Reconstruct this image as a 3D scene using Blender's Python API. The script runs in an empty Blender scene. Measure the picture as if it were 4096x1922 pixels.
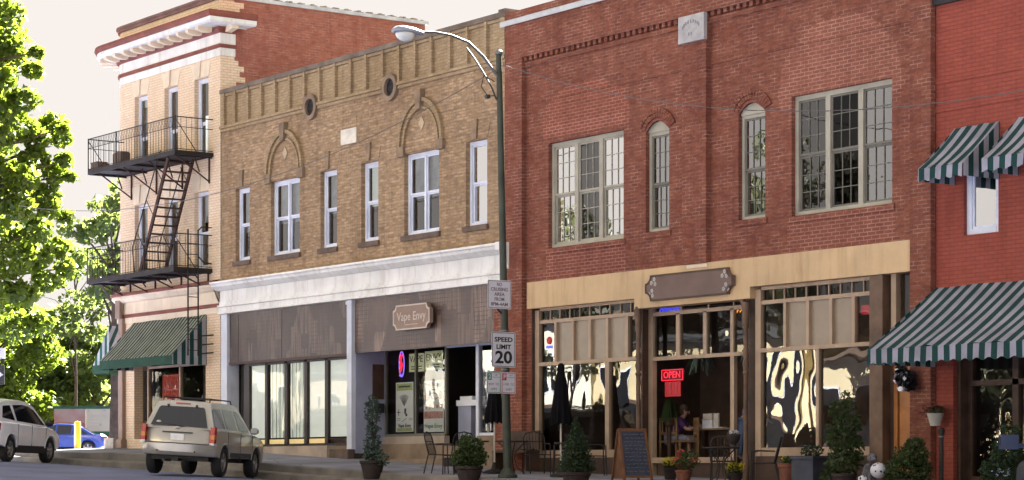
import bpy, bmesh, math, random
import numpy as np
from mathutils import Vector, Matrix
random.seed(7)
rng = np.random.default_rng(7)
RAD = math.radians
PI = math.pi
scene = bpy.context.scene
COL = scene.collection

# ------------------------------------------------------------------ camera
cam_data = bpy.data.cameras.new('camera')
cam = bpy.data.objects.new('camera', cam_data)
COL.objects.link(cam)
cam_data.sensor_width = 36.0
cam_data.lens = 36.0 * 9300 / 4096
cam_data.shift_y = (1885 - 961) / 4096
cam_data.clip_start = 0.2
cam_data.clip_end = 6000
cam.location = (0, -31.4, 0)
cam.rotation_euler = (RAD(90), 0, RAD(90) - math.atan2(6648, 9300))
scene.camera = cam

# ------------------------------------------------------------------ sky, sun, exposure
SUN_EL = RAD(36)
SUN_DIR = Vector((-0.50, 0.866, 0)).normalized() * math.cos(SUN_EL) + Vector((0, 0, math.sin(SUN_EL)))
world = bpy.data.worlds.new('World')
scene.world = world
world.use_nodes = True
wn = world.node_tree.nodes
wl = world.node_tree.links
for n in list(wn):
    wn.remove(n)
wo = wn.new('ShaderNodeOutputWorld')
bg = wn.new('ShaderNodeBackground')
sky = wn.new('ShaderNodeTexSky')
sky.sky_type = 'NISHITA'
sky.sun_disc = False
sky.sun_elevation = SUN_EL
sky.sun_rotation = math.atan2(SUN_DIR.x, SUN_DIR.y)
sky.air_density = 1.0
sky.dust_density = 6.0
sky.ozone_density = 0.6
bg.inputs['Strength'].default_value = 0.11
tint = wn.new('ShaderNodeMix'); tint.data_type = 'RGBA'; tint.blend_type = 'MULTIPLY'   # warm late afternoon haze
tint.inputs[0].default_value = 1.0; tint.inputs[7].default_value = (1.0, 0.95, 0.90, 1)
wl.new(sky.outputs[0], tint.inputs[6])
cap = wn.new('ShaderNodeMix'); cap.data_type = 'RGBA'; cap.blend_type = 'DARKEN'   # even veil of bright haze over the whole sky
cap.inputs[0].default_value = 1.0
EXPO = 4.12
cap.inputs[7].default_value = (0.95 / 2 ** EXPO / 0.11, 0.885 / 2 ** EXPO / 0.11, 0.84 / 2 ** EXPO / 0.11, 1)
wl.new(tint.outputs[2], cap.inputs[6])
wl.new(cap.outputs[2], bg.inputs[0])
wl.new(bg.outputs[0], wo.inputs[0])
sun_data = bpy.data.lights.new('sun', 'SUN')
sun_data.energy = 5.0
sun_data.angle = RAD(0.5)
sun_data.color = (1.0, 0.975, 0.93)
sun = bpy.data.objects.new('sun', sun_data)
COL.objects.link(sun)
sun.location = (-60, 80, 70)
sun.rotation_euler = SUN_DIR.to_track_quat('Z', 'Y').to_euler()
scene.view_settings.view_transform = 'Standard'
scene.view_settings.look = 'None'
scene.view_settings.exposure = EXPO
scene.view_settings.gamma = 1.0
scene.cycles.max_bounces = 8
scene.cycles.transparent_max_bounces = 16
scene.cycles.caustics_reflective = False
scene.cycles.caustics_refractive = False

# ------------------------------------------------------------------ object helpers
MATX = {}

def mat_of(o):
    return MATX.get(o.name, Matrix.Identity(4))

def thing(name, label, cat, loc=(0, 0, 0), rz=0.0, group=None, matrix=None):
    o = bpy.data.objects.new(name, None)
    COL.objects.link(o)
    o.empty_display_size = 0.2
    if matrix is not None:
        o.location = matrix.to_translation()
        o.rotation_euler = matrix.to_euler()
        MATX[o.name] = matrix.copy()
    else:
        o.location = loc
        o.rotation_euler = (0, 0, rz)
        MATX[o.name] = Matrix.Translation(loc) @ Matrix.Rotation(rz, 4, 'Z')
    tag(o, label, cat, group)
    return o

def tag(o, label=None, cat=None, group=None, kind=None):
    if label: o['label'] = label
    if cat: o['category'] = cat
    if group: o['group'] = group
    if kind: o['kind'] = kind
    return o

def dup(root, loc, rz, label, group=None):
    r = root.copy(); COL.objects.link(r)
    r.location = loc; r.rotation_euler = (0, 0, rz)
    MATX[r.name] = Matrix.Translation(loc) @ Matrix.Rotation(rz, 4, 'Z')
    r['label'] = label
    if group: r['group'] = group
    for ch in list(root.children):
        c = ch.copy(); COL.objects.link(c); c.parent = r
        for g in list(ch.children):
            d = g.copy(); COL.objects.link(d); d.parent = c
    return r

class MB:
    def __init__(self):
        self.v = []; self.f = []
    def add(self, vs, fs):
        b = len(self.v)
        self.v += [tuple(p) for p in vs]
        self.f += [tuple(b + i for i in f) for f in fs]
        return self
    def quad(self, a, b, c, d):
        return self.add([a, b, c, d], [(0, 1, 2, 3)])
    def box(self, x0, x1, y0, y1, z0, z1):
        vs = [(x0, y0, z0), (x1, y0, z0), (x1, y1, z0), (x0, y1, z0), (x0, y0, z1), (x1, y0, z1), (x1, y1, z1), (x0, y1, z1)]
        return self.add(vs, [(0, 3, 2, 1), (4, 5, 6, 7), (0, 1, 5, 4), (1, 2, 6, 5), (2, 3, 7, 6), (3, 0, 4, 7)])
    def bar(self, p0, p1, w, h=None, up=(0, 0, 1)):
        h = h or w
        p0 = Vector(p0); p1 = Vector(p1); d = (p1 - p0).normalized()
        upv = Vector(up)
        if abs(d.dot(upv)) > 0.98: upv = Vector((0, 1, 0))
        a = d.cross(upv).normalized() * w / 2; b = a.cross(d).normalized() * h / 2
        vs = [p0 - a - b, p0 + a - b, p0 + a + b, p0 - a + b, p1 - a - b, p1 + a - b, p1 + a + b, p1 - a + b]
        return self.add(vs, [(0, 3, 2, 1), (4, 5, 6, 7), (0, 1, 5, 4), (1, 2, 6, 5), (2, 3, 7, 6), (3, 0, 4, 7)])
    def tube(self, pts, r, n=8, cap=True):
        pts = [Vector(p) for p in pts]
        rs = r if isinstance(r, (list, tuple)) else [r] * len(pts)
        rings = []; prev = None
        for i, p in enumerate(pts):
            d = (pts[min(i + 1, len(pts) - 1)] - pts[max(i - 1, 0)])
            d = d.normalized() if d.length > 1e-9 else Vector((0, 0, 1))
            if prev is None:
                a = d.cross(Vector((0, 0, 1)))
                if a.length < 0.05: a = d.cross(Vector((1, 0, 0)))
                a.normalize()
            else:
                a = (prev - d * prev.dot(d))
                a = a.normalized() if a.length > 1e-6 else d.orthogonal().normalized()
            prev = a; b = d.cross(a)
            rings.append([p + (a * math.cos(2 * PI * k / n) + b * math.sin(2 * PI * k / n)) * rs[i] for k in range(n)])
        vs = [q for ring in rings for q in ring]; fs = []
        for i in range(len(pts) - 1):
            for k in range(n):
                fs.append((i * n + k, i * n + (k + 1) % n, (i + 1) * n + (k + 1) % n, (i + 1) * n + k))
        if cap:
            fs.append(tuple(range(n - 1, -1, -1))); fs.append(tuple((len(pts) - 1) * n + k for k in range(n)))
        return self.add(vs, fs)
    def lathe(self, prof, c=(0, 0, 0), n=20, axis='Z', caps=True):
        vs = []; fs = []
        for (r, z) in prof:
            for k in range(n):
                a = 2 * PI * k / n
                x, y = r * math.cos(a), r * math.sin(a)
                if axis == 'Z': p = (c[0] + x, c[1] + y, c[2] + z)
                elif axis == 'Y': p = (c[0] + x, c[1] + z, c[2] + y)
                else: p = (c[0] + z, c[1] + x, c[2] + y)
                vs.append(p)
        for i in range(len(prof) - 1):
            for k in range(n):
                fs.append((i * n + k, i * n + (k + 1) % n, (i + 1) * n + (k + 1) % n, (i + 1) * n + k))
        if caps:
            fs.append(tuple(range(n - 1, -1, -1))); fs.append(tuple((len(prof) - 1) * n + k for k in range(n)))
        return self.add(vs, fs)
    def sphere(self, c, r, nu=14, nv=9):
        rx, ry, rz = r if isinstance(r, (tuple, list)) else (r, r, r)
        vs = []; fs = []
        for j in range(nv + 1):
            t = PI * j / nv
            for i in range(nu):
                a = 2 * PI * i / nu
                vs.append((c[0] + rx * math.sin(t) * math.cos(a), c[1] + ry * math.sin(t) * math.sin(a), c[2] + rz * math.cos(t)))
        for j in range(nv):
            for i in range(nu):
                fs.append((j * nu + i, (j + 1) * nu + i, (j + 1) * nu + (i + 1) % nu, j * nu + (i + 1) % nu))
        return self.add(vs, fs)
    def prism_y(self, poly, y0, y1):
        n = len(poly)
        vs = [(x, y0, z) for x, z in poly] + [(x, y1, z) for x, z in poly]
        fs = [tuple(range(n)), tuple(range(2 * n - 1, n - 1, -1))]
        for i in range(n):
            fs.append((i, i + n, (i + 1) % n + n, (i + 1) % n))
        return self.add(vs, fs)
    def prism_x(self, poly, x0, x1):
        n = len(poly)
        vs = [(x0, y, z) for y, z in poly] + [(x1, y, z) for y, z in poly]
        fs = [tuple(range(n)), tuple(range(2 * n - 1, n - 1, -1))]
        for i in range(n):
            fs.append((i, i + n, (i + 1) % n + n, (i + 1) % n))
        return self.add(vs, fs)
    def sweep(self, prof, path, closed=False):
        # prof: (offset outwards, z); path: (x, y, nx, ny) with mitred outward normals
        m = len(prof); vs = []; fs = []
        for (x, y, nx, ny) in path:
            for (o, z) in prof:
                vs.append((x + nx * o, y + ny * o, z))
        for i in range(len(path) - 1):
            for j in range(m - 1):
                fs.append((i * m + j, (i + 1) * m + j, (i + 1) * m + j + 1, i * m + j + 1))
        fs.append(tuple(range(m - 1, -1, -1))); fs.append(tuple((len(path) - 1) * m + j for j in range(m)))
        return self.add(vs, fs)
    def wall(self, x0, x1, z0, z1, y, holes, depth, back=True):
        xs = sorted(set([x0, x1] + [h[0] for h in holes] + [h[1] for h in holes]))
        zs = sorted(set([z0, z1] + [h[2] for h in holes] + [h[3] for h in holes]))
        xs = [x for x in xs if x0 <= x <= x1]; zs = [z for z in zs if z0 <= z <= z1]
        for i in range(len(xs) - 1):
            for j in range(len(zs) - 1):
                cx, cz = (xs[i] + xs[i + 1]) / 2, (zs[j] + zs[j + 1]) / 2
                if any(h[0] < cx < h[1] and h[2] < cz < h[3] for h in holes): continue
                self.quad((xs[i], y, zs[j]), (xs[i + 1], y, zs[j]), (xs[i + 1], y, zs[j + 1]), (xs[i], y, zs[j + 1]))
                if back:
                    yb = y + depth
                    self.quad((xs[i + 1], yb, zs[j]), (xs[i], yb, zs[j]), (xs[i], yb, zs[j + 1]), (xs[i + 1], yb, zs[j + 1]))
        for (a, b, c, d) in holes:
            yb = y + depth
            self.quad((a, y, c), (a, y, d), (a, yb, d), (a, yb, c))
            self.quad((b, y, d), (b, y, c), (b, yb, c), (b, yb, d))
            self.quad((a, y, d), (b, y, d), (b, yb, d), (a, yb, d))
            self.quad((b, y, c), (a, y, c), (a, yb, c), (b, yb, c))
        return self
    def build(self, name, m, parent=None, smooth=None, world_co=True, label=None):
        me = bpy.data.meshes.new(name)
        vs = self.v
        if parent is not None and world_co:
            inv = mat_of(parent).inverted()
            vs = [tuple(inv @ Vector(p)) for p in vs]
        me.from_pydata(vs, [], self.f)
        me.validate()
        me.update()
        if smooth is not None:
            me.shade_smooth()
            me.set_sharp_from_angle(angle=RAD(smooth))
        me.materials.append(m)
        o = bpy.data.objects.new(name, me)
        COL.objects.link(o)
        if parent is not None:
            o.parent = parent
            MATX[o.name] = mat_of(parent).copy()
        if label: o['label'] = label
        return o

def single(name, mb, m, label, cat, group=None, smooth=None, kind=None, base=None):
    # a thing that is one mesh: origin moved to its base
    vs = np.array(mb.v)
    if base is None:
        base = ((vs[:, 0].min() + vs[:, 0].max()) / 2, (vs[:, 1].min() + vs[:, 1].max()) / 2, vs[:, 2].min())
    mb.v = [tuple(np.array(p) - np.array(base)) for p in mb.v]
    o = mb.build(name, m, None, smooth)
    o.location = base
    MATX[o.name] = Matrix.Translation(base)
    tag(o, label, cat, group, kind)
    return o

def text_mesh(body, size, width=None, bold=0.0, extrude=0.002, align='CENTER', shear=0.0):
    cu = bpy.data.curves.new('lettering', 'FONT')
    cu.body = body; cu.size = size; cu.extrude = extrude
    cu.align_x = align; cu.align_y = 'CENTER'; cu.offset = bold; cu.shear = shear
    cu.resolution_u = 3
    o = bpy.data.objects.new('lettering', cu)
    COL.objects.link(o)
    dg = bpy.context.evaluated_depsgraph_get()
    dg.update()
    me = bpy.data.meshes.new_from_object(o.evaluated_get(dg))
    bpy.data.objects.remove(o); bpy.data.curves.remove(cu)
    vs = np.array([v.co[:] for v in me.vertices])
    fs = [tuple(p.vertices) for p in me.polygons]
    bpy.data.meshes.remove(me)
    if width and len(vs):
        w = vs[:, 0].max() - vs[:, 0].min()
        vs[:, 0] *= width / w
    return vs, fs

def lettering(mb, body, size, c, width=None, bold=0.0, align='CENTER', shear=0.0, face='-Y'):
    vs, fs = text_mesh(body, size, width, bold, align=align, shear=shear)
    if not len(vs): return
    if face == '-Y':
        out = [(c[0] + v[0], c[1] - v[2], c[2] + v[1]) for v in vs]
    else:  # +X
        out = [(c[0] + v[2], c[1] + v[0], c[2] + v[1]) for v in vs]
    mb.add(out, fs)

# ------------------------------------------------------------------ materials
def new_mat(name):
    m = bpy.data.materials.new(name)
    m.use_nodes = True
    nt = m.node_tree
    return m, nt.nodes, nt.links, nt.nodes['Principled BSDF']

def noise_node(N, L, vec, scale, detail=4, rough=0.55):
    t = N.new('ShaderNodeTexNoise')
    t.inputs['Scale'].default_value = scale
    t.inputs['Detail'].default_value = detail
    t.inputs['Roughness'].default_value = rough
    if vec is not None: L.new(vec, t.inputs['Vector'])
    return t

def mixc(N, L, fac, a, b, mode='MIX'):
    x = N.new('ShaderNodeMix'); x.data_type = 'RGBA'; x.blend_type = mode
    for sock, val in ((x.inputs[0], fac), (x.inputs[6], a), (x.inputs[7], b)):
        if isinstance(val, bpy.types.NodeSocket): L.new(val, sock)
        elif isinstance(val, (int, float)): sock.default_value = val
        else: sock.default_value = (*val, 1)
    return x.outputs[2]

def ramp(N, L, fac, a, b, lo=0.0, hi=1.0):
    r = N.new('ShaderNodeMapRange')
    r.inputs[1].default_value = a; r.inputs[2].default_value = b
    r.inputs[3].default_value = lo; r.inputs[4].default_value = hi
    L.new(fac, r.inputs[0])
    return r.outputs[0]

def mathn(N, L, op, a, b=None):
    x = N.new('ShaderNodeMath'); x.operation = op
    for i, val in enumerate((a, b)):
        if val is None: continue
        if isinstance(val, bpy.types.NodeSocket): L.new(val, x.inputs[i])
        else: x.inputs[i].default_value = val
    return x.outputs[0]

def bump_to(N, L, bsdf, h, strength=0.3, dist=0.01):
    b = N.new('ShaderNodeBump')
    b.inputs['Strength'].default_value = strength; b.inputs['Distance'].default_value = dist
    L.new(h, b.inputs['Height']); L.new(b.outputs[0], bsdf.inputs['Normal'])

def plain(name, col, rough=0.6, var=0.15, scale=3.0, metal=0.0, spec=0.4, bump=0.0, col2=None, fine=0.0, streak=0.0, chips=None):
    m, N, L, B = new_mat(name)
    geo = N.new('ShaderNodeNewGeometry')
    nz = noise_node(N, L, geo.outputs['Position'], scale, 5)
    c2 = col2 or tuple(c * (1 - var * 1.6) for c in col)
    f = ramp(N, L, nz.outputs[0], 0.35, 0.68)
    c = mixc(N, L, f, col, c2)
    if streak:      # rain streaks and grime
        mp = N.new('ShaderNodeMapping'); mp.inputs['Scale'].default_value = (5.0, 5.0, 0.45)
        L.new(geo.outputs['Position'], mp.inputs[0])
        ns_ = noise_node(N, L, mp.outputs[0], 1.0, 5, 0.65)
        nb_ = noise_node(N, L, geo.outputs['Position'], 0.8, 4, 0.6)
        g_ = mathn(N, L, 'MULTIPLY', ramp(N, L, ns_.outputs[0], 0.48, 0.72), ramp(N, L, nb_.outputs[0], 0.35, 0.65, 0.25, 1.0))
        c = mixc(N, L, mathn(N, L, 'MULTIPLY', g_, streak), c, (0.50, 0.40, 0.31), 'MULTIPLY')
    if chips:       # flaked paint
        nc_ = noise_node(N, L, geo.outputs['Position'], 7.0, 6, 0.7)
        c = mixc(N, L, ramp(N, L, nc_.outputs[0], 0.66, 0.70), c, chips)
    if fine:
        n2 = noise_node(N, L, geo.outputs['Position'], scale * 14, 3)
        c = mixc(N, L, fine, c, n2.outputs[1], 'OVERLAY')
    L.new(c, B.inputs['Base Color'])
    B.inputs['Roughness'].default_value = rough
    B.inputs['Metallic'].default_value = metal
    B.inputs['Specular IOR Level'].default_value = spec
    if bump:
        n3 = noise_node(N, L, geo.outputs['Position'], scale * 6, 6)
        bump_to(N, L, B, n3.outputs[0], bump, 0.02)
    return m

def brick(name, c1, c2, mortar, bw=0.215, bh=0.075, ms=0.012, dark=(0.5, 0.5, 0.5), dark_amt=0.5, vary=0.5, masks=(), rough=0.85, bumpk=0.4, mort_var=None, stain_scale=0.35):
    m, N, L, B = new_mat(name)
    geo = N.new('ShaderNodeNewGeometry')
    sp = N.new('ShaderNodeSeparateXYZ'); L.new(geo.outputs['Position'], sp.inputs[0])
    u = mathn(N, L, 'ADD', sp.outputs[0], sp.outputs[1])
    cb = N.new('ShaderNodeCombineXYZ'); L.new(u, cb.inputs[0]); L.new(sp.outputs[2], cb.inputs[1])
    bt = N.new('ShaderNodeTexBrick')
    bt.inputs['Scale'].default_value = 1.0
    bt.inputs['Brick Width'].default_value = bw; bt.inputs['Row Height'].default_value = bh
    bt.inputs['Mortar Size'].default_value = ms; bt.inputs['Mortar Smooth'].default_value = 0.2
    bt.inputs['Bias'].default_value = 0.0
    L.new(cb.outputs[0], bt.inputs['Vector'])
    bt.inputs['Color1'].default_value = (*c1, 1); bt.inputs['Color2'].default_value = (*c2, 1)
    bt.inputs['Mortar'].default_value = (*mortar, 1)
    # per brick and large scale variation
    mp = N.new('ShaderNodeMapping'); mp.inputs['Scale'].default_value = (1 / bw * 0.9, 1 / bh * 0.9, 1)
    L.new(cb.outputs[0], mp.inputs[0])
    n1 = noise_node(N, L, mp.outputs[0], 1.0, 1)
    n2 = noise_node(N, L, geo.outputs['Position'], stain_scale, 6, 0.62)
    n3 = noise_node(N, L, geo.outputs['Position'], 1.7, 5, 0.65)
    nm = noise_node(N, L, geo.outputs['Position'], 2.6, 4, 0.7)
    mcol = mixc(N, L, ramp(N, L, nm.outputs[0], 0.40, 0.66), tuple((a_ + b_) / 2 * 0.8 for a_, b_ in zip(c1, c2)), mortar)
    L.new(mcol, bt.inputs['Mortar'])
    col = bt.outputs[0]
    col = mixc(N, L, mathn(N, L, 'MULTIPLY', ramp(N, L, n1.outputs[0], 0.42, 0.72), vary), col, tuple(x * 0.45 for x in c1))
    for (x0, x1, z0, z1, colr, amt, kind) in masks:
        # repaired patches of other brick, with a ragged outline
        wob = mathn(N, L, 'MULTIPLY', mathn(N, L, 'SUBTRACT', n3.outputs[0], 0.5), 0.35 if kind != 'box' else 0.04)
        xx = mathn(N, L, 'ADD', sp.outputs[0], wob); zz = mathn(N, L, 'ADD', sp.outputs[2], wob)
        if kind == 'arch':
            cx, hw = (x0 + x1) / 2, (x1 - x0) / 2
            dx = mathn(N, L, 'DIVIDE', mathn(N, L, 'SUBTRACT', xx, cx), hw)
            dz = mathn(N, L, 'DIVIDE', mathn(N, L, 'MAXIMUM', mathn(N, L, 'SUBTRACT', zz, z0), 0.0), z1 - z0)
            d = mathn(N, L, 'ADD', mathn(N, L, 'POWER', mathn(N, L, 'ABSOLUTE', dx), 2.6), mathn(N, L, 'POWER', dz, 2.0))
            inside = mathn(N, L, 'LESS_THAN', d, 1.0)
            inside = mathn(N, L, 'MULTIPLY', inside, mathn(N, L, 'GREATER_THAN', zz, z0 - 0.3))
        else:
            inside = mathn(N, L, 'MULTIPLY', mathn(N, L, 'GREATER_THAN', xx, x0), mathn(N, L, 'LESS_THAN', xx, x1))
            inside = mathn(N, L, 'MULTIPLY', inside, mathn(N, L, 'GREATER_THAN', zz, z0))
            inside = mathn(N, L, 'MULTIPLY', inside, mathn(N, L, 'LESS_THAN', zz, z1))
        soft = mathn(N, L, 'MULTIPLY', inside, amt)
        colv = mixc(N, L, ramp(N, L, n1.outputs[0], 0.35, 0.7), colr, tuple(x * 0.72 for x in colr))
        pm = mixc(N, L, bt.outputs[1], colv, tuple(min(1, x * 1.25 + 0.10) for x in colr))
        soft = mathn(N, L, 'MULTIPLY', soft, ramp(N, L, nm.outputs[0], 0.25, 0.55, 0.55, 1.0))
        col = mixc(N, L, soft, col, pm)
    col = mixc(N, L, mathn(N, L, 'MULTIPLY', ramp(N, L, n2.outputs[0], 0.42, 0.70), dark_amt), col, dark, 'MULTIPLY')
    col = mixc(N, L, mathn(N, L, 'MULTIPLY', ramp(N, L, n3.outputs[0], 0.5, 0.75), dark_amt * 0.7), col, dark, 'MULTIPLY')
    mps = N.new('ShaderNodeMapping'); mps.inputs['Scale'].default_value = (3.0, 3.0, 0.28)
    L.new(geo.outputs['Position'], mps.inputs[0])
    nst = noise_node(N, L, mps.outputs[0], 1.0, 5, 0.65)
    col = mixc(N, L, mathn(N, L, 'MULTIPLY', ramp(N, L, nst.outputs[0], 0.50, 0.72), dark_amt * 0.8), col, dark, 'MULTIPLY')
    L.new(col, B.inputs['Base Color'])
    B.inputs['Roughness'].default_value = rough
    B.inputs['Specular IOR Level'].default_value = 0.25
    h = mathn(N, L, 'SUBTRACT', 1.0, bt.outputs[1])
    h = mathn(N, L, 'ADD', h, mathn(N, L, 'MULTIPLY', n1.outputs[0], 0.5))
    bump_to(N, L, B, h, bumpk, 0.008)
    return m

def glass(name, tint=(0.75, 0.8, 0.78), ior=1.55, wav=0.012, scale=2.2, boost=1.0, stretch=(1, 1, 1), rough=0.0):
    m, N, L, B = new_mat(name)
    N.remove(B)
    out = [n for n in N if n.type == 'OUTPUT_MATERIAL'][0]
    geo = N.new('ShaderNodeNewGeometry')
    mp = N.new('ShaderNodeMapping'); mp.inputs['Scale'].default_value = stretch
    L.new(geo.outputs['Position'], mp.inputs[0])
    nz = noise_node(N, L, mp.outputs[0], scale, 2, 0.4)
    bp = N.new('ShaderNodeBump'); bp.inputs['Strength'].default_value = 1.0; bp.inputs['Distance'].default_value = wav
    L.new(nz.outputs[0], bp.inputs['Height'])
    fr = N.new('ShaderNodeFresnel'); fr.inputs['IOR'].default_value = ior
    f = mathn(N, L, 'MINIMUM', mathn(N, L, 'MULTIPLY', fr.outputs[0], boost), 0.94)
    tr = N.new('ShaderNodeBsdfTransparent'); tr.inputs[0].default_value = (*tint, 1)
    gl = N.new('ShaderNodeBsdfGlossy'); gl.inputs['Roughness'].default_value = rough
    L.new(bp.outputs[0], gl.inputs['Normal'])
    mx = N.new('ShaderNodeMixShader')
    L.new(f, mx.inputs[0]); L.new(tr.outputs[0], mx.inputs[1]); L.new(gl.outputs[0], mx.inputs[2])
    L.new(mx.outputs[0], out.inputs[0])
    return m

def leafmat(name, c1, c2, trans=0.45, tcol=None):
    m, N, L, B = new_mat(name)
    out = [n for n in N if n.type == 'OUTPUT_MATERIAL'][0]
    geo = N.new('ShaderNodeNewGeometry')
    nz = noise_node(N, L, geo.outputs['Position'], 0.5, 3)
    f = mathn(N, L, 'ADD', mathn(N, L, 'MULTIPLY', geo.outputs['Random Per Island'], 0.6), ramp(N, L, nz.outputs[0], 0.3, 0.7, 0.0, 0.45))
    c = mixc(N, L, f, c1, c2)
    L.new(c, B.inputs['Base Color'])
    B.inputs['Roughness'].default_value = 0.55
    B.inputs['Specular IOR Level'].default_value = 0.35
    tl = N.new('ShaderNodeBsdfTranslucent')
    tc = tcol or tuple(min(1, x * 2.2) for x in c2)
    L.new(mixc(N, L, f, tuple(x * 0.6 for x in tc), tc), tl.inputs[0])
    mx = N.new('ShaderNodeMixShader'); mx.inputs[0].default_value = trans
    L.new(B.outputs[0], mx.inputs[1]); L.new(tl.outputs[0], mx.inputs[2]); L.new(mx.outputs[0], out.inputs[0])
    return m

def emit(name, col, strength):
    m, N, L, B = new_mat(name)
    B.inputs['Base Color'].default_value = (*[c * 0.3 for c in col], 1)
    B.inputs['Emission Color'].default_value = (*col, 1)
    B.inputs['Emission Strength'].default_value = strength
    return m

def stripes(name, ca, cb, pitch, axis=0, phase=0.0, duty=0.5):
    m, N, L, B = new_mat(name)
    geo = N.new('ShaderNodeNewGeometry')
    sp = N.new('ShaderNodeSeparateXYZ'); L.new(geo.outputs['Position'], sp.inputs[0])
    t = mathn(N, L, 'FRACT', mathn(N, L, 'DIVIDE', mathn(N, L, 'ADD', sp.outputs[axis], 500 + phase), pitch))
    f = mathn(N, L, 'LESS_THAN', t, duty)
    nz = noise_node(N, L, geo.outputs['Position'], 2.5, 5)
    a = mixc(N, L, ramp(N, L, nz.outputs[0], 0.4, 0.75), ca, tuple(x * 0.62 for x in ca))
    b = mixc(N, L, ramp(N, L, nz.outputs[0], 0.4, 0.75), cb, tuple(x * 0.78 for x in cb))
    L.new(mixc(N, L, f, a, b), B.inputs['Base Color'])
    B.inputs['Roughness'].default_value = 0.8
    B.inputs['Specular IOR Level'].default_value = 0.2
    return m

def carpaint(name, col, rough=0.28, coat=0.6, metal=0.35):
    m, N, L, B = new_mat(name)
    geo = N.new('ShaderNodeNewGeometry')
    nz = noise_node(N, L, geo.outputs['Position'], 1.8, 5)
    L.new(mixc(N, L, ramp(N, L, nz.outputs[0], 0.35, 0.75), col, tuple(c * 0.82 for c in col)), B.inputs['Base Color'])
    B.inputs['Roughness'].default_value = rough
    B.inputs['Metallic'].default_value = metal
    B.inputs['Coat Weight'].default_value = coat
    B.inputs['Coat Roughness'].default_value = 0.08
    return m

MT = {}
MT['peach_brick'] = brick('peach_brick', (0.88, 0.70, 0.50), (0.82, 0.62, 0.43), (0.60, 0.46, 0.34), vary=0.16, dark=(0.84, 0.77, 0.70), dark_amt=0.35)
MT['side_brick'] = brick('side_brick', (0.42, 0.155, 0.105), (0.35, 0.125, 0.09), (0.48, 0.28, 0.22), ms=0.010, vary=0.35, dark=(0.62, 0.55, 0.55), dark_amt=0.6)
MT['tan_brick'] = brick('tan_brick', (0.53, 0.365, 0.215), (0.34, 0.225, 0.125), (0.34, 0.245, 0.165), vary=0.85, dark=(0.58, 0.53, 0.50), dark_amt=0.7)
MT['parapet_brick'] = brick('parapet_brick', (0.46, 0.34, 0.20), (0.37, 0.265, 0.15), (0.31, 0.23, 0.15), vary=0.45, dark=(0.66, 0.60, 0.52), dark_amt=0.6)
MT['red_brick'] = brick('red_brick', (0.265, 0.088, 0.050), (0.195, 0.062, 0.040), (0.37, 0.215, 0.155), bw=0.22, ms=0.012, vary=0.45, dark=(0.66, 0.60, 0.62), dark_amt=0.55, masks=[
    (-42.62, -39.72, 7.60, 7.84, (0.32, 0.125, 0.080), 0.6, 'box'),
    (-42.75, -39.55, 7.84, 8.66, (0.31, 0.092, 0.048), 0.55, 'arch'),
    (-34.75, -31.35, 7.46, 8.82, (0.34, 0.135, 0.085), 0.42, 'arch'),
    (-42.6, -39.7, 4.36, 5.02, (0.25, 0.075, 0.045), 0.6, 'box'),
    (-34.5, -31.5, 4.36, 5.02, (0.26, 0.090, 0.055), 0.6, 'box')])
MT['painted_brick'] = brick('painted_brick', (0.34, 0.082, 0.052), (0.30, 0.072, 0.047), (0.23, 0.055, 0.040), ms=0.009, vary=0.16, dark=(0.66, 0.62, 0.62), dark_amt=0.6, bumpk=0.6)
MT['trim_white'] = plain('trim_white', (0.88, 0.87, 0.82), 0.6, 0.10, 1.4, bump=0.08, fine=0.06, streak=0.55, chips=(0.45, 0.40, 0.34))
MT['trim_cream'] = plain('trim_cream', (0.82, 0.68, 0.50), 0.6, 0.10, 1.2, streak=0.4)
MT['trim_red'] = plain('trim_red', (0.26, 0.075, 0.05), 0.7, 0.25, 2.0)
MT['coping_stone'] = plain('coping_stone', (0.22, 0.17, 0.13), 0.85, 0.35, 1.5, bump=0.2)
MT['coping_purple'] = plain('coping_purple', (0.26, 0.15, 0.13), 0.8, 0.3, 1.5)
MT['flashing'] = plain('flashing', (0.62, 0.64, 0.66), 0.45, 0.2, 2.0, metal=0.3)
MT['stone_grey'] = plain('stone_grey', (0.50, 0.47, 0.43), 0.8, 0.25, 6.0, bump=0.2)
MT['vent_stone'] = plain('vent_stone', (0.30, 0.21, 0.14), 0.85, 0.25, 3.0)
MT['stone_tan'] = plain('stone_tan', (0.56, 0.43, 0.28), 0.85, 0.2, 3.0)
MT['key_stone'] = plain('key_stone', (0.31, 0.215, 0.135), 0.85, 0.3, 3.0)
MT['stone_brown'] = plain('stone_brown', (0.17, 0.12, 0.09), 0.85, 0.3, 3.0)
MT['marble'] = plain('marble', (0.46, 0.44, 0.42), 0.6, 0.3, 4.5, col2=(0.30, 0.29, 0.29))
MT['window_white'] = plain('window_white', (0.76, 0.80, 0.90), 0.5, 0.12, 2.0)
MT['window_grey'] = plain('window_grey', (0.17, 0.16, 0.125), 0.55, 0.15, 2.0)
MT['window_beige'] = plain('window_beige', (0.42, 0.39, 0.30), 0.55, 0.15, 2.0)
MT['shop_beige'] = plain('shop_beige', (0.46, 0.33, 0.22), 0.55, 0.15, 2.0, streak=0.4)
MT['band_cream'] = plain('band_cream', (0.66, 0.46, 0.25), 0.7, 0.14, 0.9, bump=0.05, fine=0.06, streak=0.55)
MT['mullion'] = plain('mullion', (0.030, 0.018, 0.014), 0.5, 0.3, 3.0)
MT['dark_wood'] = plain('dark_wood', (0.085, 0.045, 0.028), 0.6, 0.3, 3.0)
MT['brown_wood'] = plain('brown_wood', (0.17, 0.10, 0.06), 0.6, 0.3, 2.5)
MT['orange_wood'] = plain('orange_wood', (0.46, 0.18, 0.045), 0.5, 0.25, 2.0)
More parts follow.
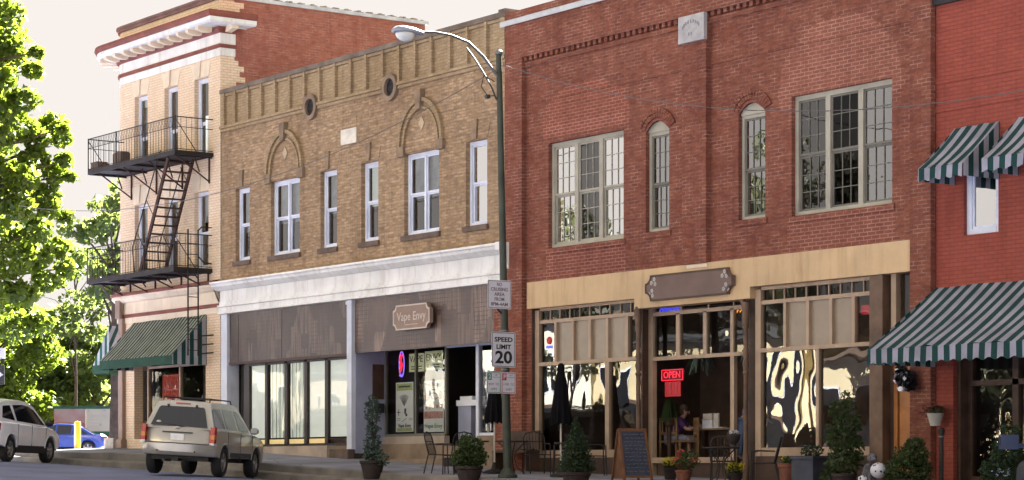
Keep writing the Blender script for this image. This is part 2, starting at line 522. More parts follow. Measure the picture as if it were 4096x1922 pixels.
MT['lavender'] = plain('lavender', (0.36, 0.38, 0.50), 0.6, 0.12, 1.2)
MT['pilaster_white'] = plain('pilaster_white', (0.70, 0.74, 0.84), 0.55, 0.12, 1.6, streak=0.5, chips=(0.4, 0.37, 0.34))
def slabs(name, col, w_):
    m = plain(name, col, 0.9, 0.25, 0.9, bump=0.15, fine=0.16)
    nt = m.node_tree; N, L, B = nt.nodes, nt.links, nt.nodes['Principled BSDF']
    src = B.inputs['Base Color'].links[0].from_socket
    geo = N.new('ShaderNodeNewGeometry')
    bt = N.new('ShaderNodeTexBrick'); bt.offset = 0.0
    bt.inputs['Scale'].default_value = 1.0; bt.inputs['Brick Width'].default_value = w_; bt.inputs['Row Height'].default_value = w_
    bt.inputs['Mortar Size'].default_value = 0.018; bt.inputs['Color1'].default_value = (1, 1, 1, 1); bt.inputs['Color2'].default_value = (0.80, 0.80, 0.82, 1); bt.inputs['Mortar'].default_value = (0.35, 0.33, 0.31, 1)
    L.new(geo.outputs['Position'], bt.inputs['Vector'])
    vo = N.new('ShaderNodeTexVoronoi'); vo.feature = 'DISTANCE_TO_EDGE'; vo.inputs['Scale'].default_value = 0.45
    nzw = noise_node(N, L, geo.outputs['Position'], 2.0, 4); L.new(mixc(N, L, 0.15, geo.outputs['Position'], nzw.outputs[1]), vo.inputs['Vector'])
    crack = mathn(N, L, 'LESS_THAN', vo.outputs[0], 0.006)
    c = mixc(N, L, 1.0, src, bt.outputs[0], 'MULTIPLY')
    L.new(mixc(N, L, mathn(N, L, 'MULTIPLY', crack, 0.6), c, (0.07, 0.065, 0.06)), B.inputs['Base Color'])
    return m
MT['kerb'] = plain('kerb', (0.22, 0.20, 0.175), 0.9, 0.3, 1.1, bump=0.2, fine=0.15)
MT['base_cream'] = plain('base_cream', (0.48, 0.39, 0.31), 0.8, 0.2, 1.4)
MT['base_light'] = plain('base_light', (0.78, 0.72, 0.60), 0.7, 0.15, 5.0)
MT['base_tan'] = plain('base_tan', (0.32, 0.235, 0.16), 0.85, 0.25, 1.4)
MT['concrete'] = slabs('concrete', (0.32, 0.32, 0.36), 1.5)
MT['asphalt'] = plain('asphalt', (0.155, 0.172, 0.285), 0.85, 0.25, 0.5, bump=0.25, fine=0.22)
MT['earth'] = plain('earth', (0.10, 0.11, 0.05), 0.95, 0.4, 0.1, col2=(0.13, 0.10, 0.06))
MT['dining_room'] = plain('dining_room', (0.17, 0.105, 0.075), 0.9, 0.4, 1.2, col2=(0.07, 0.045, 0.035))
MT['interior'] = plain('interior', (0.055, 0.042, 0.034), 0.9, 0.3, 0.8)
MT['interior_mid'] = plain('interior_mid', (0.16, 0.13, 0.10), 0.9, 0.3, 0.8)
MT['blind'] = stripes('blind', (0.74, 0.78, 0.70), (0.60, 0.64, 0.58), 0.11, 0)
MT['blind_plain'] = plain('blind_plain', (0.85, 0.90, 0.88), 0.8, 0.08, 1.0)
for nm in ('blind', 'blind_plain'):     # faint glow added to brighten the blinds, as if lit from behind
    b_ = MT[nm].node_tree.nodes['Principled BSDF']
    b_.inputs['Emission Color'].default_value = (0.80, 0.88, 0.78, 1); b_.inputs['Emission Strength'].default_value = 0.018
MT['curtain'] = plain('curtain', (0.66, 0.70, 0.78), 0.9, 0.25, 2.2)
MT['curtain_warm'] = plain('curtain_warm', (0.42, 0.34, 0.24), 0.9, 0.3, 2.0)
MT['roof_tar'] = plain('roof_tar', (0.08, 0.08, 0.085), 0.95, 0.3, 0.4)
MT['iron'] = plain('iron', (0.028, 0.021, 0.019), 0.7, 0.3, 4.0)
MT['iron_rust'] = plain('iron_rust', (0.075, 0.035, 0.026), 0.8, 0.4, 3.0)
MT['pole_green'] = plain('pole_green', (0.060, 0.070, 0.050), 0.55, 0.35, 1.5, metal=0.2)
MT['galv'] = plain('galv', (0.20, 0.20, 0.19), 0.5, 0.25, 3.0, metal=0.5)
MT['lamp_shell'] = plain('lamp_shell', (0.34, 0.37, 0.42), 0.4, 0.15, 3.0, metal=0.3)
MT['lamp_glass'] = plain('lamp_glass', (0.70, 0.72, 0.66), 0.25, 0.1, 5.0)
MT['sign_white'] = plain('sign_white', (0.66, 0.66, 0.70), 0.45, 0.06, 3.0)
MT['sign_black'] = plain('sign_black', (0.02, 0.02, 0.022), 0.5, 0.1, 3.0)
MT['sign_grey_text'] = plain('sign_grey_text', (0.20, 0.15, 0.16), 0.5, 0.1, 3.0)
MT['sign_green'] = plain('sign_green', (0.03, 0.20, 0.10), 0.5, 0.1, 3.0)
MT['sign_red'] = plain('sign_red', (0.45, 0.05, 0.06), 0.5, 0.1, 3.0)
MT['sign_taupe'] = plain('sign_taupe', (0.30, 0.205, 0.155), 0.6, 0.12, 2.0)
MT['sign_brown'] = plain('sign_brown', (0.165, 0.105, 0.08), 0.6, 0.12, 2.0)
MT['sign_edge'] = plain('sign_edge', (0.60, 0.50, 0.42), 0.5, 0.1, 2.0)
MT['cable'] = plain('cable', (0.13, 0.11, 0.10), 0.6, 0.1, 2.0)
MT['black'] = plain('black', (0.015, 0.014, 0.016), 0.6, 0.1, 2.0)
MT['black_cloth'] = plain('black_cloth', (0.004, 0.0035, 0.005), 0.9, 0.2, 4.0, spec=0.15)
MT['tyre'] = plain('tyre', (0.022, 0.021, 0.022), 0.85, 0.2, 6.0)
MT['alloy'] = plain('alloy', (0.42, 0.41, 0.40), 0.35, 0.15, 6.0, metal=0.75)
MT['plastic_grey'] = plain('plastic_grey', (0.06, 0.06, 0.062), 0.6, 0.15, 3.0)
MT['car_glass'] = plain('car_glass', (0.012, 0.014, 0.018), 0.06, 0.1, 2.0, spec=0.7)
MT['tail_red'] = plain('tail_red', (0.42, 0.012, 0.012), 0.2, 0.1, 8.0)
MT['tail_amber'] = plain('tail_amber', (0.60, 0.16, 0.02), 0.2, 0.1, 8.0)
MT['lamp_clear'] = plain('lamp_clear', (0.75, 0.75, 0.76), 0.15, 0.1, 8.0)
MT['suv_paint'] = carpaint('suv_paint', (0.44, 0.415, 0.36))
MT['white_paint'] = carpaint('white_paint', (0.90, 0.92, 0.98), metal=0.0)
MT['blue_paint'] = carpaint('blue_paint', (0.02, 0.06, 0.33))
MT['navy_paint'] = carpaint('navy_paint', (0.03, 0.045, 0.10))
MT['terracotta'] = plain('terracotta', (0.20, 0.075, 0.045), 0.85, 0.3, 4.0)
MT['pot_dark'] = plain('pot_dark', (0.040, 0.026, 0.022), 0.7, 0.3, 4.0)
MT['pot_white'] = plain('pot_white', (0.58, 0.54, 0.46), 0.6, 0.15, 4.0)
MT['soil'] = plain('soil', (0.03, 0.02, 0.015), 0.95, 0.3, 8.0)
MT['bark'] = plain('bark', (0.07, 0.05, 0.035), 0.9, 0.35, 3.0, bump=0.4)
MT['leaf_maple'] = leafmat('leaf_maple', (0.026, 0.056, 0.012), (0.070, 0.108, 0.016), 0.45, (0.27, 0.36, 0.03))
MT['leaf_far'] = leafmat('leaf_far', (0.030, 0.060, 0.020), (0.065, 0.098, 0.028), 0.42, (0.24, 0.31, 0.06))
MT['leaf_olive'] = leafmat('leaf_olive', (0.028, 0.032, 0.014), (0.055, 0.058, 0.024), 0.2)
MT['leaf_dark'] = leafmat('leaf_dark', (0.014, 0.030, 0.014), (0.034, 0.058, 0.022), 0.25)
MT['leaf_blue'] = leafmat('leaf_blue', (0.03, 0.06, 0.045), (0.065, 0.10, 0.07), 0.25)
MT['leaf_bush'] = leafmat('leaf_bush', (0.022, 0.044, 0.012), (0.058, 0.085, 0.022), 0.3)
MT['flower_yellow'] = leafmat('flower_yellow', (0.55, 0.42, 0.01), (0.68, 0.58, 0.03), 0.2, (0.7, 0.6, 0.02))
MT['flower_red'] = leafmat('flower_red', (0.40, 0.045, 0.04), (0.55, 0.10, 0.08), 0.2, (0.5, 0.08, 0.05))
MT['flower_white'] = leafmat('flower_white', (0.60, 0.62, 0.66), (0.75, 0.75, 0.8), 0.2, (0.7, 0.7, 0.7))
MT['leaf_pink'] = leafmat('leaf_pink', (0.14, 0.05, 0.05), (0.22, 0.08, 0.07), 0.2)
MT['chalk'] = plain('chalk', (0.030, 0.034, 0.055), 0.9, 0.3, 5.0, col2=(0.055, 0.06, 0.085))
MT['chalk_mark'] = plain('chalk_mark', (0.26, 0.26, 0.32), 0.9, 0.2, 5.0)
MT['easel_wood'] = plain('easel_wood', (0.20, 0.085, 0.035), 0.65, 0.25, 5.0)
MT['skin'] = plain('skin', (0.42, 0.25, 0.18), 0.6, 0.08, 5.0)
MT['hair'] = plain('hair', (0.12, 0.075, 0.045), 0.7, 0.3, 9.0)
MT['purple_cloth'] = plain('purple_cloth', (0.115, 0.045, 0.165), 0.9, 0.2, 5.0)
MT['lilac_cloth'] = plain('lilac_cloth', (0.40, 0.24, 0.42), 0.9, 0.15, 5.0)
MT['grey_cloth'] = plain('grey_cloth', (0.22, 0.23, 0.28), 0.9, 0.2, 5.0)
MT['denim'] = plain('denim', (0.10, 0.14, 0.23), 0.9, 0.2, 5.0)
MT['chair_wood'] = plain('chair_wood', (0.22, 0.12, 0.05), 0.6, 0.2, 4.0)
MT['paper_white'] = plain('paper_white', (0.84, 0.86, 0.90), 0.6, 0.05, 3.0)
MT['poster_red'] = plain('poster_red', (0.42, 0.13, 0.12), 0.6, 0.4, 12.0, col2=(0.5, 0.34, 0.3))
MT['poster_orange'] = plain('poster_orange', (0.58, 0.30, 0.16), 0.6, 0.3, 14.0)
MT['poster_lime'] = plain('poster_lime', (0.52, 0.60, 0.28), 0.6, 0.2, 9.0)
MT['banner_lime'] = plain('banner_lime', (0.80, 0.88, 0.45), 0.6, 0.15, 5.0, col2=(0.86, 0.90, 0.66))
MT['ink'] = plain('ink', (0.06, 0.06, 0.07), 0.6, 0.1, 3.0)
MT['ink_soft'] = plain('ink_soft', (0.24, 0.23, 0.25), 0.6, 0.1, 3.0)
MT['ink_green'] = plain('ink_green', (0.20, 0.40, 0.16), 0.6, 0.1, 3.0)
MT['bollard_yellow'] = plain('bollard_yellow', (0.80, 0.50, 0.02), 0.5, 0.08, 3.0)
MT['bollard_sunlit'] = plain('bollard_sunlit', (0.80, 0.72, 0.55), 0.5, 0.08, 3.0)
MT['neon_red'] = emit('neon_red', (1.0, 0.02, 0.05), 0.0952)
MT['sign_maroon'] = plain('sign_maroon', (0.10, 0.008, 0.012), 0.6, 0.1, 3.0)
MT['neon_red_dim'] = emit('neon_red_dim', (0.7, 0.015, 0.03), 0.0196)
MT['neon_blue'] = emit('neon_blue', (0.09, 0.10, 1.0), 0.0896)
MT['neon_violet'] = emit('neon_violet', (0.28, 0.16, 1.0), 0.0784)
MT['neon_orange'] = emit('neon_orange', (1.0, 0.33, 0.02), 0.0840)
MT['neon_coral'] = emit('neon_coral', (0.75, 0.10, 0.055), 0.0140)
MT['lamp_warm'] = emit('lamp_warm', (1.0, 0.85, 0.6), 0.0700)
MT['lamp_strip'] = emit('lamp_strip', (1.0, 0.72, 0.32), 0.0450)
MT['awning_green'] = plain('awning_green', (0.014, 0.065, 0.038), 0.85, 0.2, 2.5)
MT['stripe_big'] = stripes('stripe_big', (0.33, 0.325, 0.38), (0.012, 0.050, 0.046), 0.277, 0)
MT['stripe_small'] = stripes('stripe_small', (0.30, 0.31, 0.26), (0.014, 0.045, 0.028), 0.200, 0)
MT['stripe_side'] = stripes('stripe_side', (0.34, 0.34, 0.38), (0.012, 0.050, 0.046), 0.26, 1)
MT['glass_shop'] = glass('glass_shop', (0.86, 0.87, 0.84), 1.55, 0.012, 0.8, 1.35, (1, 1, 0.55))
MT['glass_vape'] = glass('glass_vape', (0.92, 0.93, 0.90), 1.5, 0.008, 0.9, 0.9, (1, 1, 0.5))
MT['glass_mid'] = glass('glass_mid', (0.7, 0.72, 0.70), 1.6, 0.010, 1.2, 6.0)
MT['glass_old'] = glass('glass_old', (0.7, 0.72, 0.70), 1.6, 0.006, 1.6, 2.4)
MT['glass_plain'] = glass('glass_plain', (0.93, 0.94, 0.92), 1.5, 0.008, 0.9, 0.6, (1, 1, 0.5))
MT['glass_dim'] = glass('glass_dim', (0.8, 0.8, 0.76), 1.45, 0.008, 0.9, 0.35, (1, 1, 0.5))
MT['glass_bright'] = glass('glass_bright', (0.7, 0.72, 0.70), 1.6, 0.006, 1.2, 14.0)
MT['glass_swirl'] = glass('glass_swirl', (0.86, 0.87, 0.84), 1.55, 0.055, 0.55, 1.8, (1, 1, 0.8))
MT['glass_clean'] = glass('glass_clean', (0.8, 0.83, 0.8), 1.5, 0.002, 1.2, 1.1)
MT['frosted'] = plain('frosted', (0.30, 0.235, 0.165), 0.35, 0.12, 2.5, spec=0.5, bump=0.1)

def prism_panel(name, k=1.0):
    m, N, L, B = new_mat(name)
    geo = N.new('ShaderNodeNewGeometry')
    sp = N.new('ShaderNodeSeparateXYZ'); L.new(geo.outputs['Position'], sp.inputs[0])
    cb = N.new('ShaderNodeCombineXYZ'); L.new(sp.outputs[0], cb.inputs[0]); L.new(sp.outputs[2], cb.inputs[1])
    bt = N.new('ShaderNodeTexBrick'); bt.offset = 0.0
    bt.inputs['Scale'].default_value = 1.0; bt.inputs['Brick Width'].default_value = 0.105
    bt.inputs['Row Height'].default_value = 0.105; bt.inputs['Mortar Size'].default_value = 0.010
    bt.inputs['Mortar Smooth'].default_value = 0.1
    L.new(cb.outputs[0], bt.inputs['Vector'])
    mp = N.new('ShaderNodeMapping'); mp.inputs['Scale'].default_value = (1.5, 0.8, 1)
    L.new(cb.outputs[0], mp.inputs[0])
    vo = N.new('ShaderNodeTexVoronoi'); vo.distance = 'CHEBYCHEV'; vo.inputs['Scale'].default_value = 1.3
    L.new(mp.outputs[0], vo.inputs['Vector'])
    sep = N.new('ShaderNodeSeparateColor'); L.new(vo.outputs['Color'], sep.inputs[0])
    mp2 = N.new('ShaderNodeMapping'); mp2.inputs['Scale'].default_value = (11, 1.2, 1)
    L.new(cb.outputs[0], mp2.inputs[0])
    st = noise_node(N, L, mp2.outputs[0], 1.0, 2)
    nz = noise_node(N, L, geo.outputs['Position'], 1.2, 5)
    f = mathn(N, L, 'MULTIPLY', ramp(N, L, sep.outputs[0], 0.35, 0.95), ramp(N, L, st.outputs[0], 0.35, 0.62))
    base = mixc(N, L, ramp(N, L, nz.outputs[0], 0.4, 0.7), tuple(k * v for v in (0.098, 0.060, 0.046)), tuple(k * v for v in (0.060, 0.038, 0.032)))
    tile = mixc(N, L, mathn(N, L, 'MULTIPLY', f, 0.75), base, tuple(k * v for v in (0.30, 0.20, 0.155)))
    gap = mathn(N, L, 'MULTIPLY', bt.outputs[1], ramp(N, L, sep.outputs[1], 0.35, 0.9, 0.05, 0.9))
    L.new(mixc(N, L, gap, tile, (0.05, 0.033, 0.026)), B.inputs['Base Color'])
    B.inputs['Roughness'].default_value = 0.45
    bump_to(N, L, B, mathn(N, L, 'SUBTRACT', 1.0, bt.outputs[1]), 0.4, 0.006)
    return m
MT['prism'] = prism_panel('prism')
MT['prism_dark'] = prism_panel('prism_dark', 0.6)

def interp(tab, s):
    if s <= tab[0][0]: return tab[0][1]
    for (a, za), (b, zb) in zip(tab, tab[1:]):
        if s <= b: return za + (zb - za) * (s - a) / (b - a)
    return tab[-1][1]
GUT = [(-400, 3.0), (-200, 2.0), (-110, 0.72), (-95, 0.58), (-75, 0.42), (-65.2, 0.27), (-62.1, 0.21), (-56.3, 0.03), (-49.8, -0.20), (-41, -0.49), (-29, -0.85), (0, -1.62), (60, -2.6), (400, -5)]
FAC = [(-80, 0.98), (-70, 0.75), (-64, 0.71), (-55.8, 0.55), (-53.3, 0.44), (-48.7, 0.23), (-47.2, 0.17), (-43.5, 0.02), (-37.5, -0.13), (-29, -0.42), (-15, -0.85)]
TIER = [(-70, 0.55), (-62.2, 0.38), (-56.4, 0.22), (-50, -0.02), (-48, -0.09), (-45.6, -0.18), (-41, -0.35), (-37.5, -0.46), (-29, -0.74), (-15, -1.2)]
def gut(s): return interp(GUT, s)
def fac(s): return interp(FAC, s)
def walk(s, y): return fac(s) - 0.033 * min(max(-y, 0), 3.0) - (0.03 if s < -60 else 0.0) * min(max(-y, 0), 3) / 3
def tier(s): return interp(TIER, s)
def road(s, y): return gut(s) + 0.05 * min(max(-3.3 - y, 0), 2.6)

# ================================================================== SETTING
# ground: one sheet out to the horizon
xs = [-4000, -2000, -1000, -600, -400, -300, -200, -150, -130] + list(range(-120, 62, 3)) + [80, 120, 200, 400, 800, 2000]
ys = [-3000, -1500, -700, -300, -150, -90, -60, -45, -36, -34] + [-31, -25, -20, -14, -10, -8, -6, -5, -4, -3.3] + [0, 5, 10, 20, 40, 60, 90, 150, 300, 700, 1500, 3000]
g = MB()
for x in xs:
    for y in ys:
        g.v.append((x, y, road(x, y) - (0.05 if y < -3.4 or x < -68 else 0.35)))
ny = len(ys)
for i in range(len(xs) - 1):
    for j in range(ny - 1):
        g.f.append((i * ny + j, (i + 1) * ny + j, (i + 1) * ny + j + 1, i * ny + j + 1))
tag(g.build('ground', MT['earth']), kind='structure')

r = MB()
rx = [-230, -150, -110] + [x * 1.5 for x in range(-66, 42)] ; ry = [-33, -28, -20, -14, -10, -8, -7, -5.9, -5, -4, -3.2]
for x in rx:
    for y in ry: r.v.append((x, y, road(x, y)))
n = len(ry)
for i in range(len(rx) - 1):
    for j in range(n - 1):
        r.f.append((i * n + j, (i + 1) * n + j, (i + 1) * n + j + 1, i * n + j + 1))
tag(r.build('road', MT['asphalt']), kind='structure')
r = MB()
sx = [-102, -99, -96, -93, -90, -87, -84, -81, -78, -75, -72, -69, -67.5]; sy = [-3.2, 0, 4, 8, 14, 20, 30, 50, 80]
for x in sx:
    for y in sy: r.v.append((x, y, gut(x) + 0.004))
n = len(sy)
for i in range(len(sx) - 1):
    for j in range(n - 1):
        r.f.append((i * n + j, (i + 1) * n + j, (i + 1) * n + j + 1, i * n + j + 1))
tag(r.build('side_street', MT['asphalt']), kind='structure')

# sidewalk with its two step kerb, wrapping the street corner
path = [(-16 - 0.75 * i, 0.6, -16 - 0.75 * i, -3.0, 0, -1) for i in range(0, 68)]
path += [(-65.0, 0.6, -66.5, -3.0, 0, -1)]
for k in range(1, 7):
    a = PI / 2 * k / 6
    path.append((-64.8, 0.8, -66.5 - 1.6 * math.sin(a), -1.4 - 1.6 * math.cos(a), -math.sin(a), -math.cos(a)))
for y in (2, 6, 12, 24): path.append((-64.6, y, -68.1, y, -1, 0))
sw = MB(); kb = MB()
for i, (xi, yi, xo, yo, nx, ny_) in enumerate(path):
    zi = walk(xi, yi); zo = walk(xo, min(yo, -3) if nx == 0 else -3)
    zt = tier(xo); zg = gut(xo) - 0.1
    jit = 0.012 * math.sin(i * 2.3)
    sw.v += [(xi, yi, zi), ((xi + xo * 2) / 3, (yi + yo * 2) / 3, zi + (zo - zi) * 0.66), (xo, yo, zo)]
    o2 = 0.30
    kb.v += [(xo - nx * 0.0, yo, zo), (xo + nx * 0.02, yo + ny_ * 0.02, zo - 0.025), (xo + nx * 0.04, yo + ny_ * 0.04, zt + 0.02), (xo + nx * o2, yo + ny_ * o2, zt + jit), (xo + nx * (o2 + 0.02), yo + ny_ * (o2 + 0.02), zt - 0.02 + jit), (xo + nx * (o2 + 0.05), yo + ny_ * (o2 + 0.05), zg)]
for i in range(len(path) - 1):
    for j in range(2): sw.f.append((i * 3 + j, i * 3 + j + 1, (i + 1) * 3 + j + 1, (i + 1) * 3 + j))
    for j in range(5): kb.f.append((i * 6 + j, i * 6 + j + 1, (i + 1) * 6 + j + 1, (i + 1) * 6 + j))
tag(sw.build('sidewalk', MT['concrete']), kind='structure')
tag(kb.build('kerb', MT['kerb']), kind='structure')

# ================================================================== windows and shop fronts
def sash_window(parent, x0, x1, z0, z1, y, fm, cols=1, rows=1, units=1, glassm='glass_old', blind=None, fw=0.075, split=True, mull=0.09, sashm=None, sill=None, recess=0.0, blindm='blind_plain', mid=0.5, stool=True):
    """double hung window with its frame (the window), sash, pane and, where there is one, a blind"""
    fr = MB(); sa = MB(); pns = {}
    d = 0.10
    fr.box(x0, x0 + fw, y, y + d, z0, z1); fr.box(x1 - fw, x1, y, y + d, z0, z1)
    fr.box(x0 + fw, x1 - fw, y, y + d, z1 - fw, z1); fr.box(x0 + fw, x1 - fw, y - 0.012, y + d, z0, z0 + fw * 0.9)
    W = (x1 - x0 - 2 * fw - (units - 1) * mull) / units
    for uix in range(units):
        a = x0 + fw + uix * (W + mull); b = a + W
        if uix: fr.box(a - mull, a, y - 0.004, y + d, z0 + fw * 0.9, z1 - fw)
        zb, zt = z0 + fw * 0.9, z1 - fw
        zm = zb + (zt - zb) * mid
        if isinstance(glassm, (list, tuple)): gsel = glassm[uix % len(glassm)]
        else: gsel = glassm
        parts = [(zb, zm, y + 0.055), (zm, zt, y + 0.025)] if split else [(zb, zt, y + 0.03)]
        for (za, zc, yy) in parts:
            sw_ = 0.042
            sa.box(a, a + sw_, yy, yy + 0.035, za, zc); sa.box(b - sw_, b, yy, yy + 0.035, za, zc)
            sa.box(a + sw_, b - sw_, yy, yy + 0.035, za, za + sw_ * 1.15); sa.box(a + sw_, b - sw_, yy, yy + 0.035, zc - sw_, zc)
            ia, ib, ja, jb = a + sw_, b - sw_, za + sw_ * 1.15, zc - sw_
            for c in range(1, cols):
                xc = ia + (ib - ia) * c / cols
                sa.box(xc - 0.008, xc + 0.008, yy + 0.004, yy + 0.03, ja, jb)
            for q in range(1, rows):
                zc_ = ja + (jb - ja) * q / rows
                sa.box(ia, ib, yy + 0.006, yy + 0.028, zc_ - 0.008, zc_ + 0.008)
            pns.setdefault((gsel, uix), MB()).quad((ia, yy + 0.02, ja), (ib, yy + 0.02, ja), (ib, yy + 0.02, jb), (ia, yy + 0.02, jb))
    w = fr.build('window', MT[fm], parent)
    sa.build('sash', MT[sashm or fm], w)
    for gk, pm in pns.items(): pm.build('pane', MT[gk[0]], w)
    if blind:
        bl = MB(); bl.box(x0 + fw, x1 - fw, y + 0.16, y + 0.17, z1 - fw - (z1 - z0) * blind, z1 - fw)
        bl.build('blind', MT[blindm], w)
    if sill:
        s = MB(); s.box(x0 - 0.07, x1 + 0.07, y - recess - (0.07 if sill == 'stone_brown' else 0.03), y + 0.05, z0 - 0.13, z0 - 0.004)
        s.build('sill', MT[sill], w)
    return w

def arc_pts(cx, cz, rx_, rz_, a0, a1, n):
    return [(cx + rx_ * math.cos(a0 + (a1 - a0) * k / n), cz + rz_ * math.sin(a0 + (a1 - a0) * k / n)) for k in range(n + 1)]

def arch_band(mb, cx, cz, r0, r1, y0, y1, a0=0.0, a1=PI, n=20, kz=1.0):
    inner = arc_pts(cx, cz, r0, r0 * kz, a0, a1, n); outer = arc_pts(cx, cz, r1, r1 * kz, a0, a1, n)
    for k in range(n):
        p = [inner[k], outer[k], outer[k + 1], inner[k + 1]]
        mb.prism_y(p, y0, y1)

def shell(mb, x0, x1, y0, y1, z0, z1, left=True, right=True):
    # roof, sides and back of a building so that no sun leaks in
    mb.quad((x0, y0, z1), (x1, y0, z1), (x1, y1, z1), (x0, y1, z1))
    if left: mb.quad((x0, y1, z0), (x0, y0, z0), (x0, y0, z1), (x0, y1, z1))
    if right: mb.quad((x1, y0, z0), (x1, y1, z0), (x1, y1, z1), (x1, y0, z1))
    mb.quad((x1, y1, z0), (x0, y1, z0), (x0, y1, z1), (x1, y1, z1))

def room(parent, x0, x1, y0, y1, z0, z1, m='interior'):
    b = MB()
    b.quad((x0, y0, z0), (x1, y0, z0), (x1, y1, z0), (x0, y1, z0))
    b.quad((x0, y1, z1), (x1, y1, z1), (x1, y0, z1), (x0, y0, z1))
    b.quad((x0, y1, z0), (x1, y1, z0), (x1, y1, z1), (x0, y1, z1))
    b.quad((x0, y0, z0), (x0, y1, z0), (x0, y1, z1), (x0, y0, z1))
    b.quad((x1, y1, z0), (x1, y0, z0), (x1, y0, z1), (x1, y1, z1))
    return b.build('interior', MT[m], parent)

# ================================================================== THREE STOREY CORNER BUILDING
XR = -58.05; XC = -64.17; RC = 1.0; XL = XC - RC
b3 = thing('corner_building', 'three storey pale brick building on the street corner with heavy bracketed cornice', 'building', (-61.5, 3.4, 0.7))
def corner_path(y_right, y_left, start_side=True, nseg=10):
    p = []
    if start_side:
        p += [(XR, y_right, 1, 0), (XR, 0, 1, -1)]
    else:
        p += [(XR, 0, 0, -1)]
    p += [(-61, 0, 0, -1), (XC, 0, 0, -1)]
    for k in range(1, nseg + 1):
        a = PI / 2 * k / nseg
        p.append((XC - RC * math.sin(a), RC - RC * math.cos(a), -math.sin(a), -math.cos(a)))
    p.append((XL, y_left, -1, 0))
    return p
up_w = [(-63.42, -62.56), (-61.47, -60.62), (-59.61, -58.75)]
holes = [(a, b, 9.02, 11.22) for a, b in up_w] + [(a, b, 5.78, 7.98) for a, b in up_w] + [(-63.45, -58.92, 0.95, 4.40)]
w = MB()
w.wall(XC, XR, -0.5, 13.32, 0, holes, 0.28, back=False)
cp = corner_path(0.45, 6.9, False)[2:]
for (p, q) in zip(cp, cp[1:]):
    w.quad((p[0], p[1], -0.5), (p[0], p[1], 13.32), (q[0], q[1], 13.32), (q[0], q[1], -0.5))
w.quad((XR, 0, -0.5), (XR, 0.45, -0.5), (XR, 0.45, 13.32), (XR, 0, 13.32))
# toothed return of pale brick into the red side wall
k = 0; z = 8.6
while z < 13.2:
    t = [0.30, 0.12, 0.22, 0.05, 0.34, 0.16][k % 6]
    if not (11.6 < z < 12.9):
        w.box(XR - 0.05, XR + 0.006, 0.45, 0.45 + t, z, z + 0.15)
    z += 0.15; k += 1
w.build('wall', MT['peach_brick'], b3)
s = MB()
s.quad((XR, 0.45, -0.5), (XR, 6.9, -0.5), (XR, 6.9, 13.34), (XR, 0.45, 13.34))
s.quad((XR, 6.9, -0.5), (XL, 6.9, -0.5), (XL, 6.9, 13.34), (XR, 6.9, 13.34))
s.build('side_wall', MT['side_brick'], b3)
s = MB(); s.add([(p[0], p[1], 13.0) for p in corner_path(0.45, 6.9)] + [(XR, 6.9, 13.0)], [tuple(range(len(corner_path(0.45, 6.9)) + 1))])
s.build('roof', MT['roof_tar'], b3)
s = MB(); s.box(XR - 0.3, XR + 0.05, 0.45, 7.0, 13.34, 13.44)
s.build('side_coping', MT['flashing'], b3)
s = MB()
for k in range(60):
    y = 0.6 + k * 0.105; 
    s.box(XR - 0.22 + 0.03 * math.sin(k * 3.1), XR - 0.05, y, y + 0.09, 13.44, 13.47 + 0.025 * math.sin(k * 1.7) + 0.02)
s.build('coping_rubble', MT['coping_stone'], b3)
pf = corner_path(0.5, 8)
MBs = MB().sweep([(0.0, 13.30), (0.07, 13.30), (0.07, 13.36), (0.12, 13.40), (0.12, 13.46), (-0.3, 13.48)], pf); MBs.build('parapet_coping', MT['coping_purple'], b3)
MB().sweep([(0.0, 12.92), (0.76, 12.82), (0.78, 12.74), (0.74, 12.665), (0.70, 12.645)], corner_path(0.78, 9)).build('cornice_crown', MT['trim_red'], b3)
MB().sweep([(0.70, 12.645), (0.70, 12.545), (0.64, 12.50), (0.10, 12.52), (0.10, 12.50)], corner_path(0.78, 9)).build('cornice_fascia', MT['trim_white'], b3)
MB().sweep([(0.0, 12.50), (0.14, 12.50), (0.13, 12.44), (0.06, 12.36), (0.05, 12.34), (0.0, 12.34)], corner_path(0.48, 9)).build('bed_moulding', MT['trim_red'], b3)
MB().sweep([(0.0, 12.34), (0.03, 12.34), (0.03, 12.03), (0.0, 12.03)], corner_path(0.47, 9)).build('frieze', MT['trim_white'], b3)
MB().sweep([(0.0, 12.03), (0.07, 12.03), (0.07, 11.945), (0.0, 11.93)], corner_path(0.48, 9)).build('string_course', MT['trim_red'], b3)
MB().sweep([(0.0, 11.93), (0.02, 11.93), (0.02, 11.71), (0.0, 11.71)], corner_path(0.47, 9)).build('white_band', MT['trim_white'], b3)
for k in range(11):
    x = -58.35 - k * 0.585
    m = MB(); m.prism_x([(-0.60, 12.515), (-0.60, 12.43), (-0.54, 12.40), (-0.35, 12.36), (-0.16, 12.38), (-0.13, 12.515)], x - 0.085, x + 0.085)
    m.build('bracket', MT['trim_cream'], b3)
for k in range(1, 4):
    a = PI / 2 * k / 4
    d = Vector((-math.sin(a), -math.cos(a), 0)); c = Vector((XC, RC, 0)) + d * RC
    m = MB(); m.bar(c + d * 0.12 + Vector((0, 0, 12.45)), c + d * 0.60 + Vector((0, 0, 12.45)), 0.17, 0.13); m.build('bracket', MT['trim_cream'], b3)
m = MB(); m.prism_y([(XR + 0.10, 12.515), (XR + 0.52, 12.515), (XR + 0.52, 12.42), (XR + 0.10, 12.36)], 0.10, 0.30); m.build('bracket', MT['trim_cream'], b3)
